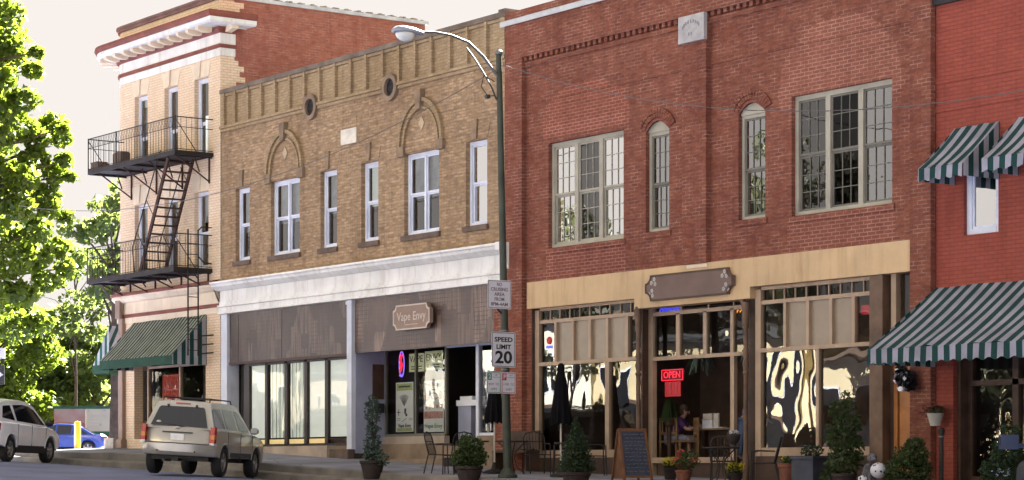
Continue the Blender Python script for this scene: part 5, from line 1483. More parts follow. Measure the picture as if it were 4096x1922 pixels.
# wires
def cable(name, label, pts, r=0.012, loops=False):
    m = MB()
    if loops:
        q = []
        for (a, b) in zip(pts, pts[1:]):
            a, b = Vector(a), Vector(b); n = max(2, int((b - a).length / 0.25))
            for k in range(n):
                p = a.lerp(b, k / n); q.append(p + Vector((0, 0, 0.016 * math.sin(len(q) * 1.9))))
        q.append(Vector(pts[-1])); m.tube(pts, r, 6); m.tube(q, r * 0.5, 4)
    else: m.tube(pts, r, 6)
    return single(name, m, MT['cable'], label, 'wire', smooth=60)
def sag(p, q, s, n=18):
    p, q = Vector(p), Vector(q)
    return [p.lerp(q, k / n) - Vector((0, 0, 4 * s * (k / n) * (1 - k / n))) for k in range(n + 1)]
cable('utility_wire', 'twisted grey service wire sagging from the lamp pole to the right along the red facade', sag((pole_x(8.7), -2.55, 8.74), (-22.0, -2.5, 6.40), 1.02, 30), 0.007, loops=True)
cable('utility_wire', 'thin dark wire falling from the lamp pole leftwards past the tan facade', sag((pole_x(8.6), -2.66, 8.62), (-66.5, -2.4, 8.1), 1.15, 30), 0.009)

# ================================================================== OTHER STREET FURNITURE ON THE LEFT
yb = thing('bollard', 'bright yellow bollard, its sunlit side painted paler, with a pointed foot on the street corner', 'bollard', (-66.35, -0.5, walk(-66.35, -0.5)))
z0 = walk(-66.35, -0.5) - 0.10
m = MB(); m.lathe([(0.05, 0.0), (0.095, 0.12), (0.10, 0.2), (0.10, 0.88), (0.09, 0.92), (0.0, 0.94)], (-66.35, -0.5, z0), 16); m.build('sleeve', MT['bollard_yellow'], yb, smooth=40)
m = MB()
for a0 in (-2.25,):
    q = [( -66.35 + 0.104 * math.cos(a0 + k * 0.2), -0.5 + 0.104 * math.sin(a0 + k * 0.2)) for k in range(8)]
    for (p1, p2) in zip(q, q[1:]): m.quad((p1[0], p1[1], z0 + 0.2), (p2[0], p2[1], z0 + 0.2), (p2[0], p2[1], z0 + 0.87), (p1[0], p1[1], z0 + 0.9))
m.build('sunlit_strip', MT['bollard_sunlit'], yb)  # pale strip paints the sunlit side of the yellow sleeve
px, py_ = spot(-62, 70)
t = thing('one_way_sign', 'black sign with white arrow under a small white plate at the left edge', 'sign', (px, py_, gut(px)), math.atan2(SN, CS) * 0 + (PI / 2 - TH) + 0.0)
g0 = gut(px)
m = MB(); m.tube([(0, 0.05, 0), (0, 0.05, 4.0)], 0.03, 8); m.build('post', MT['galv'], t, world_co=False)
m = MB(); m.box(-0.6, 0.60, -0.01, 0.01, 2.60 - g0, 3.19 - g0); m.build('arrow_plate', MT['sign_black'], t, world_co=False)
m = MB(); zc = 2.90 - g0; m.prism_y([(-0.45, zc - 0.1), (0.30, zc - 0.1), (0.30, zc - 0.21), (0.565, zc), (0.30, zc + 0.21), (0.30, zc + 0.1), (-0.45, zc + 0.1)], -0.014, -0.011); m.build('arrow', MT['sign_white'], t, world_co=False)
m = MB(); m.box(-0.35, 0.62, -0.01, 0.01, 3.38 - g0, 3.70 - g0); nb_ = m.build('name_plate', MT['sign_white'], t, world_co=False)
m = MB(); m.box(0.35, 0.48, -0.014, -0.011, 3.62 - g0, 3.645 - g0); m.box(0.40, 0.43, -0.014, -0.011, 3.47 - g0, 3.62 - g0); m.build('letter', MT['ink'], nb_, world_co=False)

# notice board beyond the blue car
bx, by = spot(330, 113)
bz = 1.9
t = thing('notice_board', 'wide green framed notice board with a reddish picture panel behind the blue car', 'sign board', (bx, by, bz - 1.1), PI / 2 - TH)
m = MB(); m.box(-1.42, 1.42, -0.04, 0.06, 2.22, 2.36); m.box(-1.42, 1.42, -0.04, 0.06, 0.93, 1.12); m.build('frame', MT['awning_green'], t, world_co=False)
m = MB(); m.box(-1.36, -1.26, 0.06, 0.16, 0, 2.3); m.box(1.26, 1.36, 0.06, 0.16, 0, 2.3); m.build('post', MT['brown_wood'], t, world_co=False)
m = MB(); m.box(-1.38, 0.16, -0.02, 0.04, 1.12, 2.22); pnl = m.build('picture_panel', plain('picture_panel', (0.22, 0.18, 0.17), 0.6, 0.3, 1.4, col2=(0.20, 0.09, 0.08)), t, world_co=False)
m = MB(); m.box(-1.3, 0.10, -0.026, -0.021, 1.16, 1.55); m.build('picture', MT['trim_red'], pnl, world_co=False)
m = MB(); m.box(0.18, 1.38, -0.02, 0.04, 1.12, 2.22); pn2 = m.build('text_panel', plain('text_panel', (0.30, 0.29, 0.23), 0.6, 0.05, 2.0), t, world_co=False)
m = MB()
for k, (a, b) in enumerate(((0.25, 0.32), (1.02, 1.12))): m.box(a, b, -0.026, -0.021, 2.10, 2.18)
for z, a, b in ((1.90, 0.4, 1.15), (1.82, 0.4, 1.15), (1.68, 0.3, 0.8), (1.52, 0.3, 0.85), (1.36, 0.3, 0.8), (1.27, 0.3, 1.2)): m.box(a, b, -0.024, -0.021, z, z + 0.02)
m.sphere((0.88, -0.022, 1.45), (0.05, 0.004, 0.07), 8, 6)
m.build('lettering', MT['ink_soft'], pn2, world_co=False)

# ================================================================== VEHICLES
def car(name, label, M, body, roof, hwb, hwr, wheels, wr, paint, W, wins, rear_glass, front_glass, detail, clad=None):
    """body: lower side outline (x, z) without arches, listed from rear bottom over the top to front bottom;
    roof: greenhouse outline; local x forward, y left"""
    t = thing(name, label, 'car', matrix=M)
    zsill = body[0][1]
    arch = wr * 1.17
    low = []
    for (wx, wz) in reversed(wheels):   # front arch first, walking towards the rear
        a0 = math.asin(max(-1, min(1, (zsill - wz) / arch)))
        for k in range(11):
            a = a0 + (PI - 2 * a0) * k / 10
            low.append((wx + arch * math.cos(a), wz + arch * math.sin(a)))
    poly = list(body) + low
    n = len(poly)
    xmin = min(p[0] for p in poly); xmax = max(p[0] for p in poly)
    zmax = max(p[1] for p in body)
    rings = []
    for fy, ins, ztop in ((-1, 0.06, 0.035), (-0.965, 0.02, 0.01), (-0.78, 0.0, 0.0), (-0.4, 0.0, 0.0), (0, 0, 0), (0.4, 0, 0), (0.78, 0, 0), (0.965, 0.02, 0.01), (1, 0.06, 0.035)):
        ring = []
        for (x, z) in poly:
            e = max(0.0, (abs(x) - 0.72 * max(abs(xmin), xmax)) / (0.28 * max(abs(xmin), xmax)))
            xx = x - math.copysign(1, x) * e * (0.20 * abs(fy) ** 3 + ins)
            zz = z - (ztop if z > zmax - 0.25 else 0) + (0.02 if z <= zsill + 0.02 and abs(fy) == 1 else 0)
            yy = fy * W / 2 * (1 - 0.03 * max(0, (z - 0.75)) ) - math.copysign(1, fy) * (0.025 if z < 0.45 and fy else 0)
            ring.append((xx, yy, zz))
        rings.append(ring)
    m = MB(); m.v = [p for r_ in rings for p in r_]
    for i in range(len(rings) - 1):
        for k in range(n): m.f.append((i * n + k, (i + 1) * n + k, (i + 1) * n + (k + 1) % n, i * n + (k + 1) % n))
    m.f += [tuple(range(n - 1, -1, -1))[::-1], tuple((len(rings) - 1) * n + k for k in range(n))[::-1]]
    # greenhouse
    zb = min(p[1] for p in roof); zt = max(p[1] for p in roof)
    def hw(z): return hwb + (hwr - hwb) * (z - zb) / (zt - zb)
    nr = len(roof); base = len(m.v)
    fr_ = (-1, -0.93, -0.6, -0.2, 0.2, 0.6, 0.93, 1)
    for fy in fr_:
        for (x, z) in roof:
            dz = 0.035 * (1 - fy * fy) * ((z - zb) / (zt - zb)); ex = 0.04 * abs(fy) ** 3
            m.v.append((x - math.copysign(ex, x - 0.2), fy * hw(z), z + dz))
    for i in range(len(fr_) - 1):
        for k in range(nr): m.f.append((base + i * nr + k, base + (i + 1) * nr + k, base + (i + 1) * nr + (k + 1) % nr, base + i * nr + (k + 1) % nr))
    m.f += [tuple(base + k for k in range(nr)), tuple(base + (len(fr_) - 1) * nr + k for k in range(nr - 1, -1, -1))]
    me_o = m.build('body', MT[paint], t, smooth=32, world_co=False)
    bmx = bmesh.new(); bmx.from_mesh(me_o.data); bmesh.ops.recalc_face_normals(bmx, faces=bmx.faces); bmx.to_mesh(me_o.data); bmx.free()
    me_o.data.shade_smooth(); me_o.data.set_sharp_from_angle(angle=RAD(32))
    # underbody
    m = MB(); m.box(xmin + 0.35, xmax - 0.35, -W / 2 + 0.22, W / 2 - 0.22, zsill - 0.10, zsill + 0.5); m.build('underbody', MT['black'], t, world_co=False)
    # windows lie on the greenhouse sides
    for side in (-1, 1):
        for wpoly in wins:
            m = MB()
            pts = [(x, side * (hw(z) + 0.006), z) for (x, z) in wpoly]; pin = [(x, side * (hw(z) - 0.01), z) for (x, z) in wpoly]
            q = len(pts); m.v = pts + pin; m.f = [tuple(range(q)) if side < 0 else tuple(range(q - 1, -1, -1))] + [(k, k + q, (k + 1) % q + q, (k + 1) % q) for k in range(q)]
            m.build('window', MT['car_glass'], t, world_co=False)
    for nm, poly3 in (('rear_window', rear_glass), ('windscreen', front_glass)):
        if poly3:
            m = MB(); m.add(poly3, [tuple(range(len(poly3)))]); m.build(nm, MT['car_glass'], t, world_co=False)
    # wheels
    for (wx, wz) in wheels:
        for side in (-1, 1):
            m = MB(); yo = side * (W / 2 - 0.005); yi = side * (W / 2 - 0.225)
            pr = [(wr * 0.62, yo - side * 0.03), (wr * 0.68, yo), (wr * 0.92, yo), (wr, yo - side * 0.035), (wr, yi + side * 0.03), (wr * 0.93, yi), (wr * 0.5, yi)]
            m.lathe([(a, b) for a, b in pr], (wx, 0, wz), 26, 'Y', caps=False); m.lathe([(wr * 0.5, yi), (0.01, yi)], (wx, 0, wz), 26, 'Y', caps=False)
            wh = m.build('wheel', MT['tyre'], t, smooth=40, world_co=False)
            m = MB(); ys = yo - side * 0.045
            m.lathe([(wr * 0.66, yo - side * 0.02), (wr * 0.60, yo - side * 0.025), (wr * 0.56, ys - side * 0.05)], (wx, 0, wz), 24, 'Y', caps=False)
            for k in range(5):
                a = 2 * PI * k / 5 + 0.3
                m.bar((wx + 0.03 * math.cos(a), ys, wz + 0.03 * math.sin(a)), (wx + wr * 0.60 * math.cos(a), yo - side * 0.035, wz + wr * 0.60 * math.sin(a)), wr * 0.20, 0.03, up=(0, 1, 0))
            m.lathe([(wr * 0.16, yo - side * 0.03), (wr * 0.14, yo - side * 0.015), (0.005, yo - side * 0.012)], (wx, 0, wz), 14, 'Y', caps=False)
            m.build('rim', MT['alloy'], wh, smooth=30, world_co=False)
            m = MB(); m.lathe([(wr * 0.55, ys - side * 0.06), (0.01, ys - side * 0.06)], (wx, 0, wz), 18, 'Y', caps=False); m.build('brake', MT['plastic_grey'], wh, world_co=False)
            # arch flare
            m = MB(); a0 = math.asin(max(-1, min(1, (zsill - wz) / arch)))
            q = [(wx + (arch + 0.01) * math.cos(a0 + (PI - 2 * a0) * k / 14), side * (W / 2 * (1 - 0.03 * max(0, wz + arch * math.sin(a0 + (PI - 2 * a0) * k / 14) - 0.75)) - 0.02), wz + (arch + 0.01) * math.sin(a0 + (PI - 2 * a0) * k / 14)) for k in range(15)]
            m.tube(q, 0.035, 6); m.build('wheel_arch', MT[clad or paint], t, smooth=50, world_co=False)
    for nm, mk, boxes in detail:
        m = MB()
        for b in boxes:
            if len(b) == 6: m.box(*b)
            elif isinstance(b, tuple) and b[0] == 'tube': m.tube(b[1], b[2], 6)
            elif b[0] == 'sph': m.sphere(b[1], b[2], 10, 7)
            elif b[0] == 'poly': m.add(b[1], [tuple(range(len(b[1])))])
        m.build(nm, MT[mk], t, smooth=35, world_co=False)
    return t

def car_matrix(x, y, heading, base):
    """wheels on the sloping road: tilt from the road heights under the axles"""
    f = Vector((math.cos(heading), math.sin(heading), 0)); l = Vector((-f.y, f.x, 0))
    c = Vector((x, y, 0))
    zf = road((c + f * 1.3).x, (c + f * 1.3).y); zr_ = road((c - f * 1.3).x, (c - f * 1.3).y)
    zl = road((c + l * .75).x, (c + l * .75).y); zri = road((c - l * .75).x, (c - l * .75).y)
    F = Vector((f.x * 2.6, f.y * 2.6, zf - zr_)).normalized(); Lv = Vector((l.x * 1.5, l.y * 1.5, zl - zri)).normalized()
    U = F.cross(Lv).normalized(); Lv = U.cross(F).normalized()
    M = Matrix((F, Lv, U)).transposed().to_4x4(); M.translation = Vector((x, y, (zf + zr_) / 2 + base))
    return M

suv_body = [(-1.80, 0.44), (-2.10, 0.46), (-2.17, 0.54), (-2.18, 0.72), (-2.12, 0.75), (-2.11, 0.95), (-2.06, 1.08), (-1.9, 1.10), (0.70, 1.06), (0.98, 1.06), (1.35, 1.02), (1.90, 0.94), (2.10, 0.84), (2.16, 0.68), (2.18, 0.50), (2.10, 0.36), (2.0, 0.34)]
suv_roof = [(-2.05, 1.07), (-1.83, 1.60), (-1.72, 1.69), (-1.4, 1.71), (-0.2, 1.715), (0.15, 1.69), (0.42, 1.60), (1.02, 1.05)]
car('parked_suv', 'beige boxy sport utility vehicle parked nose in, seen from behind', car_matrix(-49.45, -5.12, RAD(134.5), 0.015), suv_body, suv_roof, 0.845, 0.62, [(-1.30, 0.352), (1.31, 0.352)], 0.352, 'suv_paint', 1.80,
    wins=[[(-1.88, 1.13), (-1.78, 1.52), (-1.70, 1.56), (-1.12, 1.57), (-1.10, 1.12)], [(-0.98, 1.12), (-1.0, 1.57), (-0.22, 1.575), (-0.12, 1.11)], [(0.0, 1.11), (-0.08, 1.57), (0.12, 1.56), (0.34, 1.49), (0.80, 1.10)]],
    rear_glass=[(-2.048, -0.68, 1.13), (-2.048, 0.68, 1.13), (-1.872, 0.545, 1.555), (-1.858, 0.50, 1.585), (-1.858, -0.50, 1.585), (-1.872, -0.545, 1.555)],
    front_glass=[(0.98, -0.74, 1.10), (0.45, -0.58, 1.58), (0.45, 0.58, 1.58), (0.98, 0.74, 1.10)],
    detail=[('taillight', 'tail_red', [(-2.125, -1.94, -0.885, -0.775, 0.77, 0.86), (-2.105, -1.92, -0.88, -0.775, 0.96, 1.14)]), ('taillight', 'tail_red', [(-2.125, -1.94, 0.775, 0.885, 0.77, 0.86), (-2.105, -1.92, 0.775, 0.88, 0.96, 1.14)]),
            ('turn_signal', 'tail_amber', [(-2.115, -1.93, -0.883, -0.775, 0.86, 0.96)]), ('turn_signal', 'tail_amber', [(-2.115, -1.93, 0.775, 0.883, 0.86, 0.96)]),
            ('reversing_lamp', 'lamp_clear', [(-2.128, -1.94, -0.885, -0.775, 0.72, 0.77)]), ('reversing_lamp', 'lamp_clear', [(-2.128, -1.94, 0.775, 0.885, 0.72, 0.77)]),
            ('licence_plate', 'lamp_clear', [(-2.135, -2.11, -0.16, 0.16, 0.80, 0.95)]), ('handle', 'plastic_grey', [(-2.14, -2.10, -0.36, 0.36, 0.975, 1.0)]),
            ('emblem', 'alloy', [('sph', (-2.075, 0.02, 1.095), (0.015, 0.07, 0.03))]), ('brake_light', 'tail_red', [(-1.83, -1.78, -0.17, 0.17, 1.645, 1.675)]),
            ('wiper', 'black', [('tube', [(-2.055, -0.1, 1.13), (-2.02, 0.35, 1.17)], 0.012)]), ('glass_hinge', 'black', [(-1.88, -1.83, -0.36, -0.32, 1.57, 1.63)]), ('glass_hinge', 'black', [(-1.88, -1.83, 0.32, 0.36, 1.57, 1.63)]),
            ('sticker', 'pot_white', [('sph', (-2.01, 0.50, 1.20), (0.012, 0.07, 0.045))]),
            ('mirror', 'suv_paint', [('sph', (0.72, -1.0, 1.13), (0.07, 0.11, 0.085))]), ('mirror', 'suv_paint', [('sph', (0.72, 1.0, 1.13), (0.07, 0.11, 0.085))]), ('mirror_glass', 'lamp_clear', [(0.645, 0.655, -1.08, -0.92, 1.08, 1.19)]),
            ('roof_rack', 'black', [('tube', [(-1.6, -0.56, 1.715), (-1.55, -0.56, 1.79), (0.0, -0.56, 1.80), (0.1, -0.56, 1.72)], 0.016), ('tube', [(-1.6, 0.56, 1.715), (-1.55, 0.56, 1.79), (0.0, 0.56, 1.80), (0.1, 0.56, 1.72)], 0.016), ('tube', [(-1.45, -0.56, 1.80), (-1.45, 0.56, 1.80)], 0.014), ('tube', [(-0.3, -0.56, 1.80), (-0.3, 0.56, 1.80)], 0.014)]),
            ('door_handle', 'suv_paint', [(-0.95, -0.78, -0.905, -0.88, 0.97, 1.0)]), ('door_handle', 'suv_paint', [(0.05, 0.22, -0.91, -0.88, 0.97, 1.0)]), ('door_seam', 'plastic_grey', [(-1.06, -1.052, -0.903, -0.88, 0.45, 1.05), (-0.05, -0.042, -0.903, -0.88, 0.40, 1.05), (0.93, 0.938, -0.903, -0.88, 0.55, 1.0)]),
            ('bumper_seam', 'plastic_grey', [(-2.19, -2.0, -0.82, 0.82, 0.735, 0.742)]), ('rub_strip', 'plastic_grey', [(-0.85, 0.85, -0.91, -0.87, 0.47, 0.58)]), ('bumper_sensor', 'black', [('sph', (-2.18, -0.45, 0.55), 0.02), ('sph', (-2.18, 0.45, 0.55), 0.02)]), ('exhaust', 'plastic_grey', [('tube', [(-2.15, 0.3, 0.33), (-1.6, 0.3, 0.33)], 0.03)]), ('tow_hitch', 'black', [(-2.15, -1.9, -0.06, 0.06, 0.32, 0.40)])])
suv = bpy.data.objects['parked_suv']

w_body = [(-2.05, 0.42), (-2.28, 0.46), (-2.34, 0.70), (-2.30, 0.98), (-2.2, 1.10), (-1.0, 1.08), (0.6, 1.02), (1.05, 1.02), (1.6, 0.97), (2.05, 0.86), (2.28, 0.70), (2.33, 0.52), (2.22, 0.40), (2.05, 0.36)]
w_roof = [(-2.22, 1.08), (-1.98, 1.50), (-1.75, 1.62), (-1.1, 1.68), (-0.3, 1.70), (0.25, 1.66), (0.6, 1.55), (1.30, 1.01)]
car('parked_car', 'white crossover car parked nose in at the left edge, seen from its side', car_matrix(-61.0, -5.35, RAD(134), 0.015), w_body, w_roof, 0.86, 0.62, [(-1.45, 0.36), (1.40, 0.36)], 0.36, 'white_paint', 1.84,
    wins=[[(-1.85, 1.20), (-1.62, 1.52), (-1.12, 1.55), (-1.02, 1.14)], [(-0.88, 1.13), (-0.92, 1.56), (-0.2, 1.585), (0.22, 1.55), (0.52, 1.46), (1.06, 1.06)]],
    rear_glass=[(-2.20, -0.64, 1.15), (-2.20, 0.64, 1.15), (-1.98, 0.52, 1.52), (-1.98, -0.52, 1.52)], front_glass=[(1.26, -0.76, 1.06), (0.64, -0.58, 1.54), (0.64, 0.58, 1.54), (1.26, 0.76, 1.06)],
    detail=[('mirror', 'black', [('sph', (0.95, -1.02, 1.10), (0.08, 0.12, 0.075))]), ('door_handle', 'white_paint', [(-0.85, -0.66, -0.93, -0.90, 0.97, 1.0)]), ('door_handle', 'white_paint', [(0.12, 0.30, -0.93, -0.90, 0.96, 0.99)]),
            ('door_seam', 'plastic_grey', [(-0.98, -0.972, -0.925, -0.9, 0.50, 1.05), (0.0, 0.008, -0.925, -0.9, 0.45, 1.03), (1.02, 1.028, -0.925, -0.9, 0.62, 0.98)]), ('sill_cladding', 'black', [(-1.05, 1.0, -0.915, 0.915, 0.26, 0.47)]), ('taillight', 'tail_red', [(-2.32, -2.1, -0.88, -0.70, 0.85, 1.05)]), ('headlight', 'lamp_clear', [(1.95, 2.18, -0.82, -0.62, 0.72, 0.84)])])
bxc, byc = spot(238, 106)
b_body = [(-2.0, 0.36), (-2.18, 0.42), (-2.22, 0.62), (-2.16, 0.86), (-2.02, 0.96), (-1.2, 0.95), (0.5, 0.92), (1.1, 0.90), (1.8, 0.80), (2.15, 0.66), (2.22, 0.46), (2.1, 0.34), (1.95, 0.32)]
b_roof = [(-1.65, 0.93), (-1.05, 1.28), (-0.6, 1.40), (0.0, 1.42), (0.35, 1.37), (1.15, 0.89)]
Mb = Matrix.Translation((bxc, byc, gut(bxc) + 0.10)) @ Matrix.Rotation(math.atan2(-CS, -SN) + RAD(7), 4, 'Z')
car('parked_car', 'blue saloon car on the side street behind the yellow bollard', Mb, b_body, b_roof, 0.82, 0.60, [(-1.32, 0.32), (1.33, 0.32)], 0.32, 'blue_paint', 1.74,
    wins=[[(-1.30, 0.98), (-0.95, 1.22), (-0.70, 1.33), (-0.62, 0.97)], [(-0.54, 0.97), (-0.60, 1.35), (0.02, 1.36), (0.10, 0.95)], [(0.18, 0.95), (0.10, 1.36), (0.30, 1.32), (0.82, 0.94)]],
    rear_glass=[(-1.62, -0.62, 0.98), (-1.62, 0.62, 0.98), (-1.08, 0.52, 1.29), (-1.08, -0.52, 1.29)], front_glass=[(1.1, -0.7, 0.95), (0.4, -0.56, 1.37), (0.4, 0.56, 1.37), (1.1, 0.7, 0.95)],
    detail=[('taillight', 'tail_red', [(-2.18, -1.9, 0.58, 0.83, 0.70, 0.86), (-2.18, -1.9, -0.83, -0.58, 0.70, 0.86)]), ('reversing_lamp', 'lamp_clear', [(-2.19, -1.92, 0.56, 0.80, 0.76, 0.84)]), ('mirror', 'blue_paint', [('sph', (0.72, 0.95, 0.98), (0.07, 0.10, 0.06))]), ('door_seam', 'plastic_grey', [(-0.58, -0.572, 0.85, 0.875, 0.4, 0.93), (0.14, 0.148, 0.85, 0.875, 0.38, 0.92)]), ('door_handle', 'blue_paint', [(-0.5, -0.36, 0.86, 0.885, 0.80, 0.83)])])
# dark vehicle cut by the right edge
rx_, ry_ = spot(4480, 31.0)
Mn = Matrix.Translation((rx_, ry_, road(rx_, ry_) + 0.02)) @ Matrix.Rotation(RAD(146), 4, 'Z')
car('parked_car', 'dark navy vehicle cut by the right edge, only its door mirror and flank in view', Mn, [(p[0], p[1] + (0.12 if p[1] > 0.6 else 0.04)) for p in suv_body], [(p[0], p[1] + 0.14) for p in suv_roof], 0.86, 0.66, [(-1.30, 0.38), (1.31, 0.38)], 0.38, 'navy_paint', 1.86,
    wins=[[(-0.98, 1.26), (-1.0, 1.70), (-0.22, 1.70), (-0.12, 1.25)], [(0.0, 1.25), (-0.08, 1.70), (0.12, 1.69), (0.34, 1.62), (0.80, 1.24)]], rear_glass=[(-2.048, -0.68, 1.27), (-2.048, 0.68, 1.27), (-1.86, 0.52, 1.72), (-1.86, -0.52, 1.72)], front_glass=[(0.98, -0.74, 1.24), (0.45, -0.58, 1.72), (0.45, 0.58, 1.72), (0.98, 0.74, 1.24)],
    detail=[('mirror', 'navy_paint', [(0.68, 0.84, 1.19, 1.43, 1.22, 1.42), (0.70, 0.80, 0.86, 1.19, 1.24, 1.30)]), ('taillight', 'tail_red', [(-2.13, -1.98, 0.72, 0.90, 0.8, 1.2)]), ('handle', 'lamp_clear', [('sph', (-0.4, 0.935, 0.92), (0.05, 0.02, 0.03))])])

# ================================================================== TREES BEYOND THE CORNER
RIGHT = Vector((SN, CS, 0))
def lat(px, Z): return Vector((*spot(px, Z), 0))
tx, ty = spot(-330, 80)
cl = []
rg = random.Random(3)
edge = [(0.3, 15.6, .7), (0.0, 14.9, .9), (0.45, 14.3, .6), (-0.4, 13.9, 1.0), (1.05, 13.85, .38), (1.5, 14.15, .26), (0.35, 13.3, .55), (-0.7, 12.9, .9), (1.0, 12.65, .55), (0.35, 12.2, .55), (1.45, 12.15, .5), (0.75, 11.8, .6), (1.9, 11.6, .38), (2.15, 11.75, .2), (1.2, 11.5, .5), (0.2, 11.35, .5),
        (1.1, 10.75, .55), (0.4, 10.4, .6), (2.2, 10.7, .33), (1.75, 10.35, .45), (2.35, 10.2, .22), (1.0, 9.9, .6), (0.3, 9.5, .7), (1.55, 9.55, .5), (1.75, 9.0, .45), (0.9, 8.9, .6), (2.05, 8.85, .3), (1.3, 8.3, .55), (0.5, 8.1, .7), (1.75, 7.8, .45), (1.0, 7.4, .6), (2.0, 7.1, .4), (0.2, 7.1, .8), (1.4, 6.6, .5), (0.7, 6.1, .6), (1.1, 5.2, .5), (0.3, 5.0, .7), (-0.3, 6, .9), (-0.5, 8.5, 1.0), (-0.4, 10.2, .9), (-0.6, 11.6, .9)]
base = lat(0, 80); dep = Vector((-CS, SN, 0))
for (a, z, r_) in edge:
    p = base + RIGHT * (a + 0.0) + dep * rg.uniform(-1.6, 1.6)
    cl.append((p.x, p.y, z, r_ * 1.05, r_ * 1.05, r_ * 0.82, int(520 * r_ ** 1.6) + 40))
for k in range(26):
    a = rg.uniform(-6.5, -0.8); z = rg.uniform(5.5, 16)
    p = base + RIGHT * a + dep * rg.uniform(-3, 3)
    cl.append((p.x, p.y, z, 1.2, 1.2, 0.9, 330))
tree('big leafy maple at the left edge, yellow green where the sun shines through', tx, ty, gut(tx), cl, 0.135, 'leaf_maple', 11, 0.32, fork=gut(tx) + 4.0, group='street trees', name='maple_tree')

def round_tree(label, px, Z, width, z_lo, z_hi, n, seed, leaf=0.17, lm='leaf_far', cr=(0.7, 1.3), dens=230, name='tree', tr=0.22):
    x, y = spot(px, Z); rg = random.Random(seed); cl = []
    for k in range(n):
        f = (k + 0.5) / n
        z = z_lo + (z_hi - z_lo) * f
        wv = width * (0.35 + 0.65 * math.sin(PI * min(1, 0.18 + f * 0.82)) ** 0.7)
        a = rg.uniform(0, 2 * PI); r_ = wv * math.sqrt(rg.random())
        s = rg.uniform(*cr)
        cl.append((x + r_ * math.cos(a), y + r_ * math.sin(a), z + rg.uniform(-.4, .4), s, s, s * 0.62, int(dens * s * s)))
    return tree(label, x, y, gut(x), cl, leaf, lm, seed, tr, group='street trees', name=name)
round_tree('loose crowned green tree right behind the left wall of the corner building', 455, 100, 2.4, 7.2, 12.0, 19, 21, cr=(0.45, 0.9), dens=200)
round_tree('sparse tree with sky gaps between the maple and the corner building', 300, 116, 2.8, 6.6, 11.6, 20, 22, cr=(0.5, 0.95), dens=180, tr=0.10)
round_tree('full low tree behind the notice board', 150, 124, 4.4, 3.4, 6.8, 32, 23, cr=(0.8, 1.3))
round_tree('dark green round tree above the side street awning', 395, 124, 3.2, 3.2, 7.2, 28, 24, cr=(0.8, 1.3))
round_tree('broad yellowish tree low at the left edge behind the white car', -20, 118, 3.2, 2.6, 8.8, 32, 25, cr=(0.8, 1.4), lm='leaf_maple')
round_tree('far tree closing the gap behind the blue car', 270, 140, 4.5, 2.4, 6.8, 34, 26, cr=(0.9, 1.4), leaf=0.2)
hx, hy = spot(200, 150)
bk = MB()
tag(leaves('far_foliage', [(*(spot(px, 150 + 6 * math.sin(px))), z, 3.2, 3.2, 1.5, 900) for px in range(-200, 620, 80) for z in (2.2, 4.0)], 0.24, 'leaf_far', None, 31), kind='stuff', label='low band of far foliage behind the side street trees')

# ================================================================== PATIO FURNITURE AND PLANTS
def patio_chair():
    t = thing('patio_chair', 'x', 'chair', (0, 0, 0))
    m = MB()
    for x in (-0.23, 0.23):
        m.tube([(x, -0.24, 0), (x, -0.22, 0.42), (x, -0.22, 0.64), (x, -0.10, 0.67), (x, 0.22, 0.66)], 0.014, 6)
        m.tube([(x * 1.05, 0.34, 0), (x, 0.24, 0.42)], 0.014, 6)
    m.build('leg', MT['iron'], t, world_co=False)
    m = MB(); m.tube([(-0.24, -0.23, 0.42), (0.24, -0.23, 0.42), (0.24, 0.22, 0.43), (-0.24, 0.22, 0.43), (-0.24, -0.23, 0.42)], 0.013, 6)
    for k in range(8): m.box(-0.22 + k * 0.057, -0.185 + k * 0.057, -0.22, 0.21, 0.42, 0.428)
    m.build('seat', MT['iron'], t, world_co=False)
    m = MB(); q = [(-0.24, 0.22, 0.42), (-0.24, 0.32, 0.80), (-0.19, 0.345, 0.90), (0, 0.36, 0.94), (0.19, 0.345, 0.90), (0.24, 0.32, 0.80), (0.24, 0.22, 0.42)]
    m.tube(q, 0.015, 6)
    for k in range(6):
        x = -0.17 + k * 0.068; m.tube([(x, 0.23, 0.44), (x, 0.34, 0.91)], 0.007, 4)
    m.tube([(-0.24, 0.30, 0.72), (0.24, 0.30, 0.72)], 0.010, 5)
    m.build('backrest', MT['iron'], t, world_co=False)
    return t
def patio_table():
    t = thing('patio_table', 'x', 'table', (0, 0, 0))
    m = MB(); m.lathe([(0.36, 0.70), (0.375, 0.715), (0.36, 0.73)], (0, 0, 0), 20); m.build('tabletop', MT['iron'], t, world_co=False)
    m = MB()
    for k in range(4):
        a = PI / 2 * k + 0.4; c, s = math.cos(a), math.sin(a)
        m.tube([(0.30 * c, 0.30 * s, 0.70), (0.10 * c, 0.10 * s, 0.50), (0.06 * c, 0.06 * s, 0.35), (0.12 * c, 0.12 * s, 0.15), (0.30 * c, 0.30 * s, 0.0)], 0.013, 6)
    m.build('leg', MT['iron'], t, world_co=False)
    return t
ch = patio_chair(); tb = patio_table()
CH = [(-43.35, -2.35, 2.2, 'black iron patio chair with its back to the left, leftmost on the sidewalk'),
      (-42.75, -2.35, -1.7, 'black iron patio chair facing the leftmost one, half behind the round shrub'),
      (-41.55, -1.0, 1.2, 'black iron patio chair behind the lamp pole, between closed umbrella and brick pier'),
      (-40.9, -0.75, -0.6, 'black iron patio chair by the foot of the red brick pier'),
      (-39.75, -0.80, 2.6, 'black iron patio chair left of the cone shaped spruce'),
      (-38.55, -0.75, 0.5, 'black iron patio chair between the spruce and the chalkboard'),
      (-35.4, -0.9, 0.9, 'black iron patio chair left of the dark urn with white flowers'),
      (-34.2, -0.9, -0.8, 'black iron patio chair left of the tall leafy shrub')]
